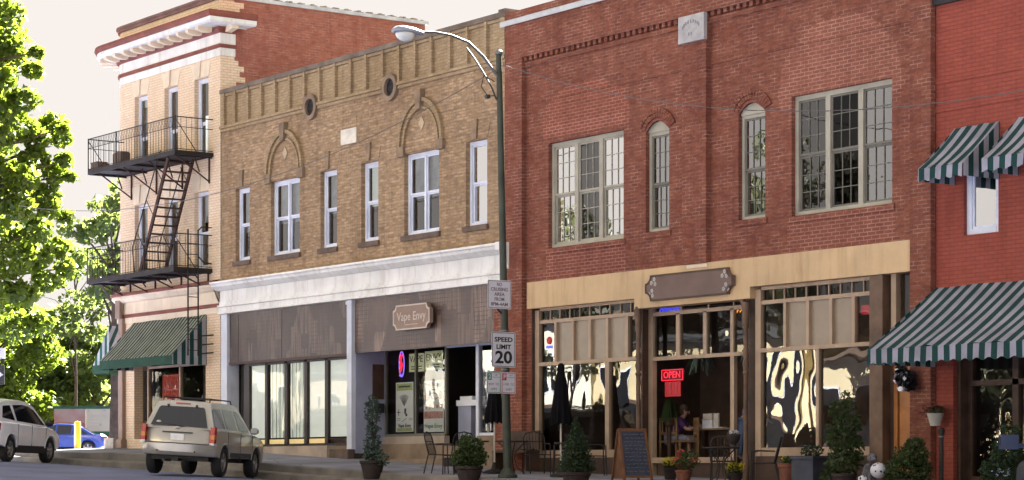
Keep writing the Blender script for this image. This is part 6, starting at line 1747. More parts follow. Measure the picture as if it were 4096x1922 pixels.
for i, (x, y, rz, lb) in enumerate(CH):
    if i == 0:
        ch.location = (x, y, walk(x, y)); ch.rotation_euler = (0, 0, rz); ch['label'] = lb; ch['group'] = 'iron patio chairs on the sidewalk'
    else: dup(ch, (x, y, walk(x, y)), rz, lb, 'iron patio chairs on the sidewalk')
TB = [(-43.0, -1.75, 'round iron patio table between the two leftmost patio chairs'), (-42.05, -1.35, 'round iron patio table with curled legs behind the lamp pole'), (-39.85, -1.35, 'round iron patio table under the closed umbrella beside the spruce'), (-35.0, -1.3, 'dark patio table carrying the urn of white flowers')]
for i, (x, y, lb) in enumerate(TB):
    if i == 0:
        tb.location = (x, y, walk(x, y)); tb['label'] = lb; tb['group'] = 'iron patio tables'
    else: dup(tb, (x, y, walk(x, y)), 0.3 * i, lb, 'iron patio tables')
def umbrella(label, x, y, ztop, zlow, r_):
    g0 = walk(x, y)
    t = thing('closed_umbrella', label, 'umbrella', (x, y, g0), 0, 'closed patio umbrellas')
    m = MB(); m.tube([(x, y, g0), (x, y, ztop + 0.05)], 0.022, 8); m.build('pole', MT['pot_white'], t)
    m = MB(); n = 20; prof = [(0.02, ztop + 0.03), (0.06, ztop), (0.085, ztop - 0.10), (0.075, ztop - 0.16), (0.12, ztop - 0.35), (r_ * 0.8, zlow + 0.35), (r_, zlow + 0.08), (r_ * 0.92, zlow)]
    for (rr_, z) in prof:
        for k in range(n):
            a = 2 * PI * k / n; f = 1 + (0.13 if k % 2 else -0.13) * min(1, (ztop - z))
            dz = -0.05 * (k % 2) if z == zlow else 0
            m.v.append((x + rr_ * f * math.cos(a), y + rr_ * f * math.sin(a), z + dz))
    for i in range(len(prof) - 1):
        for k in range(n): m.f.append((i * n + k, i * n + (k + 1) % n, (i + 1) * n + (k + 1) % n, (i + 1) * n + k))
    m.build('canopy', MT['black_cloth'], t, smooth=50)
    m = MB(); m.lathe([(0.24, 0), (0.24, 0.05), (0.08, 0.10), (0.04, 0.25)], (x, y, g0), 16); m.build('base', MT['iron'], t)
umbrella('closed black patio umbrella in front of the left red brick shop window', -39.86, -1.62, 2.28, 1.02, 0.215)
umbrella('closed black patio umbrella half hidden behind the lamp pole signs', -42.5, -1.5, 2.20, 1.10, 0.21)

def potted(name, label, x, y, z0, pot, potm, clusters, leaf, lm, seed, cat='planter', stems=None, group=None, extra=None):
    t = thing(name, label, cat, (x, y, z0), 0, group)
    m = MB(); m.lathe(pot, (x, y, z0), 20); m.build('pot', MT[potm], t, smooth=35)
    top = max(p[1] for p in pot); rr_ = max(p[0] for p in pot)
    m = MB(); m.lathe([(rr_ * 0.85, top - 0.03), (0.01, top - 0.02)], (x, y, z0), 16, caps=False); m.build('soil', MT['soil'], t)
    if stems:
        m = MB()
        for s in stems: m.tube([(x + p[0], y + p[1], z0 + p[2]) for p in s], 0.012, 5)
        m.build('stem', MT['bark'], t)
    leaves('foliage', [(x + c[0], y + c[1], z0 + c[2], *c[3:]) for c in clusters], leaf, lm, t, seed)
    if extra:
        leaves('blossoms', [(x + c[0], y + c[1], z0 + c[2], *c[3:]) for c in extra[0]], extra[1], extra[2], t, seed + 1)
    return t
def rim_pot(r0, r1, h): return [(r0, 0), (r1 * 0.92, h * 0.80), (r1, h * 0.84), (r1 * 1.02, h), (r1 * 0.86, h), (r1 * 0.84, h * 0.9)]
P1 = (-45.05, -3.12)
potted('potted_shrub', 'tall thin bluish green shrub in a dark pot on the kerb, before the lavender wall', P1[0], P1[1], tier(P1[0]) + 0.02, rim_pot(0.19, 0.29, 0.42), 'pot_dark',
       [(0, 0, .55, .26, .26, .20, 420), (.03, 0, .82, .21, .21, .22, 360), (-.04, 0, 1.12, .14, .14, .2, 190), (.02, 0, 1.4, .16, .16, .2, 200), (-.02, 0, 1.66, .18, .18, .17, 190), (-.16, 0, 1.45, .14, .14, .12, 60), (.2, 0, 1.12, .1, .1, .1, 40), (.2, 0, 1.5, .12, .1, .1, 36), (.38, .05, .45, .16, .16, .16, 110), (0, 0, 1.82, .1, .1, .1, 50), (-.18, 0, 1.72, .08, .08, .06, 22), (.16, 0, 1.74, .1, .06, .06, 22)], 0.030, 'leaf_blue', 41, stems=[[(0, 0, .35), (.02, 0, .9), (0, 0, 1.75)], [(.03, 0, .35), (.1, 0, .9), (.22, 0, 1.5)]], group='potted plants along the kerb')
P2 = (-41.1, -3.15)
potted('potted_shrub', 'bushy round olive green shrub in a wide brown pot left of the lamp pole foot', P2[0], P2[1], tier(P2[0]) + 0.02, rim_pot(0.19, 0.30, 0.44), 'pot_dark',
       [(0, 0, .62, .40, .40, .28, 1500), (.05, 0, .88, .30, .30, .20, 700), (-.3, 0, .55, .2, .2, .18, 250), (.3, 0, .6, .2, .2, .2, 260), (-.1, 0, 1.02, .14, .14, .1, 120)], 0.034, 'leaf_bush', 42, group='potted plants along the kerb')
P3 = (-37.5, -3.0)
cone = []
for k in range(10):
    f = k / 9; cone.append((0.015 * math.sin(k * 2), 0, 0.5 + 0.96 * f, .40 * (1 - f) ** 0.85 + .035, .40 * (1 - f) ** 0.85 + .035, .09, int(760 * (1 - f) ** 1.3) + 60))
potted('potted_conifer', 'dense cone shaped dwarf spruce in a low pot right of the lamp pole', P3[0], P3[1], tier(P3[0]) + 0.02, rim_pot(0.20, 0.30, 0.42), 'pot_dark', cone, 0.026, 'leaf_dark', 43, group='potted plants along the kerb')
potted('potted_flowers', 'yellow chrysanthemums in a low pot just right of the chalkboard', -37.0, -0.95, walk(-37.0, -0.95), rim_pot(0.11, 0.16, 0.24), 'pot_dark', [(0, 0, .30, .17, .17, .10, 200)], 0.025, 'leaf_dark', 44, extra=([(0, 0, .38, .19, .19, .10, 420)], 0.018, 'flower_yellow'), group='flower pots before the open bay')
potted('potted_flowers', 'yellow chrysanthemums drooping under the dark patio table with the urn', -34.95, -0.98, walk(-35, -1), rim_pot(0.11, 0.16, 0.20), 'pot_dark', [(0, 0, .27, .18, .18, .12, 180)], 0.025, 'leaf_dark', 45, extra=([(-.05, 0, .33, .18, .18, .10, 260), (.2, 0, .34, .07, .07, .10, 60)], 0.018, 'flower_yellow'), group='flower pots before the open bay')
potted('potted_flowers', 'red flowering plant with loose stems in front of the open bay', -36.15, -1.3, walk(-36.1, -1.3), rim_pot(0.12, 0.18, 0.24), 'terracotta', [(.18, 0, .45, .26, .2, .2, 260), (0, 0, .35, .25, .2, .15, 200)], 0.032, 'leaf_bush', 46, extra=([(-.2, 0, .42, .14, .12, .10, 50), (-.05, 0, .55, .10, .1, .14, 50), (-.05, 0, .28, .1, .1, .16, 50), (.35, 0, .45, .08, .08, .08, 24), (.2, 0, .38, .2, .1, .1, 20)], 0.030, 'flower_red'), group='flower pots before the open bay')
UZ = walk(-35.0, -1.3) + 0.735
potted('flower_urn', 'dark urn crowded with white flowers on the dark patio table', -34.72, -1.22, UZ, [(0.07, 0), (0.06, 0.05), (0.13, 0.16), (0.14, 0.24), (0.12, 0.25)], 'pot_dark', [(0, 0, .25, .11, .11, .06, 90)], 0.02, 'leaf_dark', 47, extra=([(0, 0, .28, .12, .12, .055, 170)], 0.016, 'flower_white'))
potted('potted_flowers', 'terracotta pot with a few yellow green leaves, before the right shop window', -33.25, -1.1, walk(-33.2, -1.1), rim_pot(0.15, 0.21, 0.46), 'terracotta', [(0, 0, .52, .18, .14, .08, 120)], 0.03, 'leaf_bush', 48, extra=([(-.06, 0, .55, .12, .1, .05, 50)], 0.02, 'flower_yellow'))
t = thing('planter_box', 'bluish dark square planter box between the terracotta pot and the tall shrub', 'planter', (-32.65, -1.05, walk(-32.6, -1)))
m = MB(); g0 = walk(-32.6, -1); m.box(-32.95, -32.35, -1.3, -0.8, g0, g0 + 0.56); m.box(-32.98, -32.32, -1.33, -0.77, g0 + 0.56, g0 + 0.61); m.build('box', plain('slate_blue', (0.05, 0.055, 0.08), 0.7, 0.3, 3), t)
leaves('foliage', [(-32.65, -1.05, g0 + 0.70, .28, .2, .12, 260)], 0.03, 'leaf_dark', t, 49)
SX, SY = -31.35, -1.45; g0 = walk(SX, SY)
potted('potted_shrub', 'tall loose leafy rose bush before the brown door post', SX, SY, g0, rim_pot(0.16, 0.24, 0.34), 'pot_dark',
       [(0, 0, .55, .36, .34, .26, 700), (-.05, 0, .95, .36, .32, .26, 620), (.12, 0, 1.25, .28, .26, .2, 360), (-.12, 0, 1.5, .2, .2, .2, 200), (-.25, 0, 1.2, .16, .16, .16, 110), (.3, 0, .8, .18, .18, .2, 160), (.05, 0, 1.75, .14, .12, .14, 70), (.22, 0, 1.6, .12, .1, .14, 50), (-.35, 0, .3, .25, .2, .2, 200)], 0.036, 'leaf_bush', 50, stems=[[(0, 0, .3), (-.06, 0, 1), (-.14, 0, 1.7)], [(0, 0, .3), (.1, 0, 1), (.2, 0, 1.7)]])
SX, SY = -29.55, -1.6; g0 = walk(SX, SY)
potted('potted_shrub', 'low round bright green bush before the orange door', SX, SY, g0, rim_pot(0.2, 0.28, 0.32), 'pot_dark', [(0, 0, .48, .46, .42, .28, 1700), (.06, 0, .72, .34, .32, .24, 900), (.15, 0, .92, .2, .2, .14, 260), (-.35, 0, .35, .22, .2, .18, 260)], 0.030, 'leaf_bush', 51)
SX, SY = -27.2, -1.75; g0 = walk(SX, SY)
potted('potted_shrub', 'dark green shrub at the right edge below the navy car mirror', SX, SY, g0, rim_pot(0.2, 0.28, 0.32), 'pot_dark', [(0, 0, .5, .4, .36, .3, 1000), (.1, 0, .85, .3, .28, .28, 700), (.18, 0, 1.15, .2, .18, .2, 300)], 0.034, 'leaf_dark', 52)
# white dotted garden balls and the speckled dog ornament
def dotted_ball(label, x, y, zc, r_, seed):
    t = thing('garden_ball', label, 'ornament', (x, y, zc - r_), 0, 'white garden balls')
    m = MB(); m.sphere((x, y, zc), (r_, r_, r_ * 0.93), 20, 12); m.build('ball', MT['sign_white'], t, smooth=60)
    m = MB(); rg = random.Random(seed)
    for k in range(26):
        u = Vector((rg.gauss(0, 1), rg.gauss(0, 1), rg.gauss(0, .8))).normalized(); a = u.orthogonal().normalized(); b = u.cross(a)
        c = Vector((x, y, zc)) + Vector((u.x, u.y, u.z * 0.93)) * (r_ * 1.012)
        m.add([c + a * 0.017 * math.cos(q) + b * 0.017 * math.sin(q) for q in [2 * PI * i / 8 for i in range(8)]], [tuple(range(8))])
    m.build('dots', MT['black'], t)
dotted_ball('white garden ball with black dots, the big one left of the round green bush', -30.05, -1.85, 0.01, 0.152, 5)
dotted_ball('small white ball at the bottom edge, lower left of the dotted ball', -30.05, -2.25, -0.16, 0.09, 6)
m = MB(); bx, by = -30.55, -1.6; g0 = walk(bx, by)
m.sphere((bx, by, g0 + 0.42), (0.13, 0.10, 0.14), 12, 8); m.sphere((bx + 0.13, by - 0.05, g0 + 0.66), (0.10, 0.08, 0.09), 12, 8); m.sphere((bx + 0.22, by - 0.09, g0 + 0.63), (0.06, 0.05, 0.045), 10, 6); m.sphere((bx + 0.06, by, g0 + 0.64), (0.04, 0.03, 0.08), 8, 6)
for dx, dy in ((-0.08, -0.05), (0.08, -0.05), (-0.08, 0.06), (0.08, 0.06)): m.tube([(bx + dx, by + dy, g0), (bx + dx, by + dy, g0 + 0.4)], [0.04, 0.035], 8)
m2 = plain('speckled', (0.15, 0.14, 0.16), 0.6, 0.6, 9.0, col2=(0.03, 0.03, 0.035))
single('dog_ornament', m, m2, 'grey speckled dog shaped ornament behind the dotted ball', 'ornament', smooth=60)
# chalkboard
cx_, cy_ = -36.87, -1.95; g0 = walk(cx_, cy_)
t = thing('chalkboard', 'wooden A frame chalkboard with scribbled menu on the sidewalk', 'sign', (cx_, cy_, g0), PI / 2 - TH + RAD(14))
def ab(mb, p0, p1, w, h): mb.bar(p0, p1, w, h, up=(0, 1, 0))
m = MB()
for x, xt in ((-0.29, -0.27), (0.29, 0.27)): m.bar((x + 0.0, -0.16, 0.0), (xt - 0.06, 0.10, 1.08), 0.05, 0.03)
m.bar((-0.31, 0.09, 1.05), (0.19, 0.09, 1.05), 0.03, 0.06); m.bar((-0.29, -0.13, 0.10), (0.29, -0.13, 0.10), 0.03, 0.05)
for x in (-0.29, 0.27): m.bar((x - 0.10, 0.42, 0.0), (x - 0.06, 0.12, 1.06), 0.04, 0.03)
m.build('frame', MT['easel_wood'], t, world_co=False)
m = MB(); m.add([(-0.27, -0.13, 0.12), (0.27, -0.13, 0.12), (0.20, 0.085, 1.03), (-0.32, 0.085, 1.03)], [(0, 1, 2, 3)]); bd = m.build('board', MT['chalk'], t, world_co=False)
m = MB(); m.add([(-0.36, 0.40, 0.1), (-0.36, 0.38, 0.1), (-0.33, 0.13, 1.0), (-0.33, 0.11, 1.0)], [(0, 1, 2, 3)]); m.add([(-0.36, 0.40, 0.08), (0.16, 0.40, 0.08), (0.20, 0.12, 1.0), (-0.34, 0.12, 1.0)], [(3, 2, 1, 0)]); m.add([(-0.28, -0.13, 0.06), (-0.37, 0.39, 0.06), (-0.335, 0.10, 1.0)], [(0, 1, 2)]); m.build('back_board', MT['easel_wood'], t, world_co=False)
rg = random.Random(8)
for k in range(11):
    m = MB()
    z = 0.96 - k * 0.075; yb = -0.13 + (z - 0.12) / 0.91 * 0.215 - 0.004; x = -0.27 + 0.02 * k / 10 + rg.uniform(0, .06)
    while x < 0.14 + 0.05 * k / 10:
        w_ = rg.uniform(0.03, 0.09)
        q = [(x + w_ * i / 5, yb - 0.002, z + rg.uniform(-.012, .012)) for i in range(6)]; m.tube(q, 0.003, 4); x += w_ + rg.uniform(0.015, 0.04)
    m.build('chalk_line', MT['chalk_mark'], bd, world_co=False)
# right side: slim dark bollard, wall pot, wreath
bx, by = -29.0, -1.35; g0 = walk(bx, by)
t = thing('bollard', 'slim dark metal post with a silver ring under its cap, before the red pillar', 'bollard', (bx, by, g0))
m = MB(); m.lathe([(0.055, 0), (0.055, 0.05), (0.042, 0.06), (0.042, 1.10)], (bx, by, g0), 14); m.build('post', MT['iron'], t, smooth=40)
m = MB(); m.lathe([(0.044, 1.10), (0.06, 1.14), (0.06, 1.19), (0.03, 1.235), (0.0, 1.24)], (bx, by, g0), 14); m.build('cap', MT['iron'], t, smooth=40)
m = MB(); m.lathe([(0.047, 1.06), (0.047, 1.085)], (bx, by, g0), 14); m.build('ring', MT['galv'], t)
hx, hy = -30.22, -0.24
t = thing('wall_pot', 'white half round pot with drooping plant hung on the brick pier by the orange door', 'planter', (hx, hy, 0.83))
m = MB(); m.lathe([(0.09, 0.83), (0.155, 1.05), (0.165, 1.06), (0.15, 1.06)], (hx, hy, 0), 18); m.build('pot', MT['pot_white'], t, smooth=40)
leaves('foliage', [(hx, hy, 1.12, .19, .17, .10, 220), (hx - 0.15, hy, 1.1, .1, .1, .12, 60), (hx - 0.3, hy, 1.12, .08, .06, .14, 40)], 0.024, 'leaf_pink', t, 61)
leaves('green_foliage', [(hx + .02, hy, 1.12, .17, .16, .08, 200)], 0.024, 'leaf_bush', t, 62)
hx, hy = -30.92, -0.30
t = thing('hanging_wreath', 'black and white ribbon wreath hanging under the left end of the big awning', 'wreath', (hx, hy, 1.45))
leaves('black_ribbons', [(hx, hy, 1.72, .22, .14, .20, 260), (hx - .1, hy, 1.85, .15, .12, .12, 90), (hx + .1, hy, 1.6, .14, .12, .13, 90)], 0.055, 'black', t, 63, shell_bias=0.2)
leaves('white_ribbons', [(hx - .06, hy - 0.05, 1.72, .22, .14, .20, 34), (hx + .02, hy - 0.08, 1.52, .08, .06, .04, 10)], 0.045, 'paper_white', t, 64)
m = MB(); m.tube([(hx, hy, 1.85), (hx, hy - 0.1, 2.2)], 0.006, 4); m.build('hanger', MT['iron'], t)
m = MB(); m.sphere((hx + 0.04, hy - 0.17, 1.52), (0.075, 0.03, 0.05), 10, 6); m.build('white_bow', MT['paper_white'], t)
# dark things low along the red building: benches and crates by the piers
t = thing('bench', 'dark wooden bench pushed against the red brick pier behind the lamp pole', 'bench', (-43.3, -0.35, walk(-43.3, -0.3)))
g0 = walk(-43.3, -0.4)
m = MB(); m.box(-43.95, -42.6, -0.55, -0.18, g0 + 0.42, g0 + 0.47); m.build('seat', MT['dark_wood'], t)
m = MB(); m.box(-43.95, -42.6, -0.20, -0.15, g0 + 0.5, g0 + 0.92); m.build('backrest', MT['dark_wood'], t)
for x in (-43.9, -42.65):
    m = MB(); m.box(x - 0.03, x + 0.03, -0.55, -0.16, g0, g0 + 0.42); m.build('leg', MT['dark_wood'], t)
t = thing('crate', 'dark low crate on the pavement under the leftmost patio chair', 'crate', (-43.15, -2.1, walk(-43.1, -2.1)))
m = MB(); g0 = walk(-43.1, -2.1); m.box(-43.42, -43.0, -2.25, -1.9, g0 + 0.16, g0 + 0.36); m.build('box', MT['iron'], t)
m = MB()
for x in (-43.4, -43.02):
    for y in (-2.23, -1.92): m.box(x - 0.01, x + 0.01, y - 0.01, y + 0.01, g0, g0 + 0.16)
m.build('leg', MT['iron'], t)

# inside and around the open bay: neon, lantern, ferns, tables
t = thing('open_sign', 'glowing red neon OPEN sign in the left part of the open bay', 'neon sign', (-38.6, 0.42, 1.93))
m = MB(); lettering(m, 'OPEN', 0.20, (-38.58, 0.395, 2.06), width=0.56, bold=0.002); m.build('lettering', MT['neon_red'], t)
m = MB()
q = [(-38.93, 1.95), (-38.23, 1.95), (-38.23, 2.17), (-38.93, 2.17), (-38.93, 1.95)]; m.tube([(x, 0.40, z) for x, z in q], 0.009, 6); m.build('border', MT['neon_red'], t)
m = MB(); m.box(-38.95, -38.21, 0.42, 0.44, 1.93, 2.19); m.build('backing', MT['sign_maroon'], t)
t = thing('red_board', 'dim red board with paler columns hanging under the OPEN sign', 'sign', (-38.6, 0.45, 1.58))
m = MB(); m.box(-38.86, -38.34, 0.43, 0.45, 1.60, 1.92); m.build('panel', MT['neon_red_dim'], t)
m = MB(); m.box(-38.70, -38.64, 0.42, 0.428, 1.66, 1.90); m.box(-38.50, -38.44, 0.42, 0.428, 1.66, 1.90); m.build('column', MT['sign_red'], t)
t = thing('neon_sign', 'blue neon lettering strip at the top left of the open bay', 'neon sign', (-38.67, 0.40, 3.42))
m = MB()
for k in range(6):
    x = -39.0 + k * 0.125; m.tube([(x, 0.42, 3.435), (x, 0.42, 3.50), (x + 0.07, 0.42, 3.50), (x + 0.07, 0.42, 3.435)], 0.012, 5)
m.tube([(-39.02, 0.42, 3.42), (-38.3, 0.42, 3.42)], 0.010, 5); m.build('tube', MT['neon_blue'], t)
t = thing('neon_sign', 'orange neon half sun at the top right of the open bay', 'neon sign', (-36.3, 0.42, 3.28))
m = MB(); m.tube([(-36.3 + 0.19 * math.cos(PI * k / 10), 0.42, 3.28 + 0.11 * math.sin(PI * k / 10)) for k in range(11)], 0.014, 6); m.tube([(-36.3 + 0.10 * math.cos(PI * k / 8), 0.42, 3.28 + 0.06 * math.sin(PI * k / 8)) for k in range(9)], 0.012, 6); m.build('tube', MT['neon_orange'], t)
t = thing('neon_sign', 'small red and blue neon sign in the left end pane of the left shop window', 'neon sign', (-42.7, 0.35, 2.7))
m = MB(); m.sphere((-42.68, 0.15, 2.98), (0.10, 0.02, 0.09), 10, 6); m.build('tube', MT['neon_red_dim'], t)
m = MB(); m.box(-42.78, -42.58, 0.14, 0.17, 2.80, 2.86); m.build('strip', MT['neon_blue'], t)
t = thing('neon_sign', 'red plastic sign in the last transom pane of the right shop window', 'neon sign', (-32.45, 0.3, 2.9))
m = MB(); m.box(-32.65, -32.22, 0.24, 0.27, 3.02, 3.20); m.build('panel', MT['neon_red_dim'], t)
lx, ly = -37.2, 0.75
t = thing('lantern', 'black hanging carriage lantern behind the third transom pane', 'lantern', (lx, ly, 2.70))
m = MB(); m.tube([(lx, ly, 3.14), (lx, ly, 3.5)], 0.01, 5); m.lathe([(0.02, 3.14), (0.06, 3.10), (0.15, 3.02), (0.15, 3.0)], (lx, ly, 0), 6); m.lathe([(0.10, 2.76), (0.05, 2.72), (0.02, 2.66)], (lx, ly, 0), 6)
for k in range(6):
    a = PI / 3 * k; m.tube([(lx + .135 * math.cos(a), ly + .135 * math.sin(a), 3.0), (lx + .09 * math.cos(a), ly + .09 * math.sin(a), 2.76)], 0.008, 4)
m.build('cage', MT['plastic_grey'], t)
m = MB(); m.sphere((lx, ly, 2.90), (0.04, 0.04, 0.06), 8, 6); m.build('bulb', MT['lamp_warm'], t)
for (x, z, sc, lb) in ((-37.75, 2.42, 1.0, 'hanging fern in the middle of the open bay under the transom'), (-36.15, 2.50, 0.85, 'hanging fern at the right end of the open bay'), ):
    t = thing('hanging_fern', lb, 'plant', (x, 0.42, z - 0.4), 0, 'hanging ferns in the open bay')
    m = MB(); m.lathe([(0.08, z - 0.10), (0.14, z + 0.04)], (x, 0.5, 0), 12); m.tube([(x, 0.5, z), (x, 0.5, z + 0.9)], 0.006, 4); m.build('pot', MT['pot_dark'], t)
    m = MB(); rg = random.Random(int(x * 10))
    for k in range(44):
        a = rg.uniform(0, 2 * PI); L_ = rg.uniform(0.25, 0.5) * sc; dr_ = rg.uniform(0.1, 0.42) * sc
        pts = [Vector((x, 0.5, z + 0.03)) + Vector((math.cos(a) * L_ * f * (1 if abs(math.cos(a)) > .3 else 1), math.sin(a) * L_ * f * 0.6, 0.16 * f * (1 - f) * 2 - dr_ * f * f)) for f in (0, .35, .7, 1)]
        side = Vector((-math.sin(a), math.cos(a), 0)) * 0.022
        for p, q in zip(pts, pts[1:]): m.quad(p - side, p + side, q + side * 0.8, q - side * 0.8)
    m.build('fronds', MT['leaf_blue'], t)
t = thing('potted_fern', 'spiky green plant below the red board inside the open bay', 'plant', (-39.1, 0.75, 1.0))
m = MB(); rg = random.Random(4)
for k in range(30):
    a = rg.uniform(0, 2 * PI); pts = [Vector((-39.1, 0.75, 1.58)) + Vector((math.cos(a) * 0.2 * f, math.sin(a) * 0.2 * f, -0.5 * f * f)) for f in (0, .5, 1)]
    for p, q in zip(pts, pts[1:]): m.quad(p - Vector((.02, 0, 0)), p + Vector((.02, 0, 0)), q + Vector((.015, 0, 0)), q - Vector((.015, 0, 0)))
m.build('fronds', MT['leaf_bush'], t)
m = MB(); m.lathe([(0.08, 0.17), (0.05, 0.2), (0.04, 0.95), (0.10, 1.0), (0.12, 1.12)], (-39.1, 0.75, 0), 10); m.build('stand', MT['dark_wood'], t)
t = thing('dining_table', 'dark dining table inside the open bay with the white napkin boxes', 'table', (-38.18, 1.5, 0.17))
m = MB(); m.box(-38.88, -37.38, 1.1, 1.9, 0.88, 0.92); m.build('tabletop', MT['brown_wood'], t)
for x in (-38.78, -37.48):
    m = MB(); m.box(x - 0.04, x + 0.04, 1.45, 1.55, 0.17, 0.88); m.build('leg', MT['dark_wood'], t)
t = thing('napkin_box', 'white napkin box standing on the dark dining table in the open bay', 'box', (-38.38, 1.3, 0.92), 0, 'white boxes on the dining table')
m = MB(); m.box(-38.55, -38.24, 1.22, 1.36, 0.92, 1.10); m.build('box', MT['paper_white'], t)
m = MB(); m.box(-38.54, -38.25, 1.23, 1.35, 1.12, 1.24); m.box(-38.56, -38.23, 1.21, 1.37, 1.10, 1.12); m.build('lid', MT['pot_white'], t)
t = thing('menu_holder', 'narrow upright white card holder right of the napkin box', 'holder', (-38.08, 1.3, 0.92))
m = MB(); m.box(-38.20, -38.04, 1.24, 1.28, 0.92, 1.24); m.build('card', MT['pot_white'], t)
m = MB(); m.box(-38.22, -37.86, 1.2, 1.34, 0.921, 0.945); m.build('tray', MT['pot_white'], t)
def wood_chair(label, x, y, z0, rz):
    t = thing('dining_chair', label, 'chair', (x, y, z0), rz)
    for sx_ in (-0.2, 0.2):
        for sy_ in (-0.2, 0.2):
            m = MB(); m.box(sx_ - 0.02, sx_ + 0.02, sy_ - 0.02, sy_ + 0.02, 0, 0.45 if sy_ < 0 else 0.98); m.build('leg', MT['chair_wood'], t, world_co=False)
    m = MB(); m.box(-0.23, 0.23, -0.23, 0.23, 0.45, 0.49); m.build('seat', MT['chair_wood'], t, world_co=False)
    m = MB(); m.box(-0.2, 0.2, 0.185, 0.215, 0.90, 0.98); m.box(-0.2, 0.2, 0.185, 0.215, 0.62, 0.68)
    for k in range(4): m.box(-0.14 + k * 0.09, -0.11 + k * 0.09, 0.19, 0.21, 0.68, 0.9)
    m.build('backrest', MT['chair_wood'], t, world_co=False)
    return t
wood_chair('light wooden dining chair right of the seated person in purple', -38.62, 0.85, 0.17, -0.5)
wood_chair('wooden dining chair under the seated person in purple', -39.22, 0.95, 0.17, PI + 0.4)

# ================================================================== PEOPLE
def skin_mesh(name, joints, edges, m, parent, sub=2, root=0):
    me = bpy.data.meshes.new(name)
    inv = mat_of(parent).inverted()
    me.from_pydata([tuple(inv @ Vector(j[0])) for j in joints], edges, []); me.update()
    o = bpy.data.objects.new(name, me); COL.objects.link(o)
    sk = o.modifiers.new('skin', 'SKIN'); sk.use_smooth_shade = True
    for i, j in enumerate(joints):
        rr_ = j[1] if isinstance(j[1], tuple) else (j[1], j[1])
        me.skin_vertices[0].data[i].radius = rr_; me.skin_vertices[0].data[i].use_root = (i == root)
    sd = o.modifiers.new('sub', 'SUBSURF'); sd.levels = sub; sd.render_levels = sub
    dg = bpy.context.evaluated_depsgraph_get(); dg.update()
    me2 = bpy.data.meshes.new_from_object(o.evaluated_get(dg)); me2.name = name
    bpy.data.objects.remove(o); bpy.data.meshes.remove(me)
    me2.materials.clear(); me2.materials.append(MT[m])
    for p in me2.polygons: p.use_smooth = True
    o2 = bpy.data.objects.new(name, me2); COL.objects.link(o2); o2.parent = parent; MATX[o2.name] = mat_of(parent).copy()
    return o2
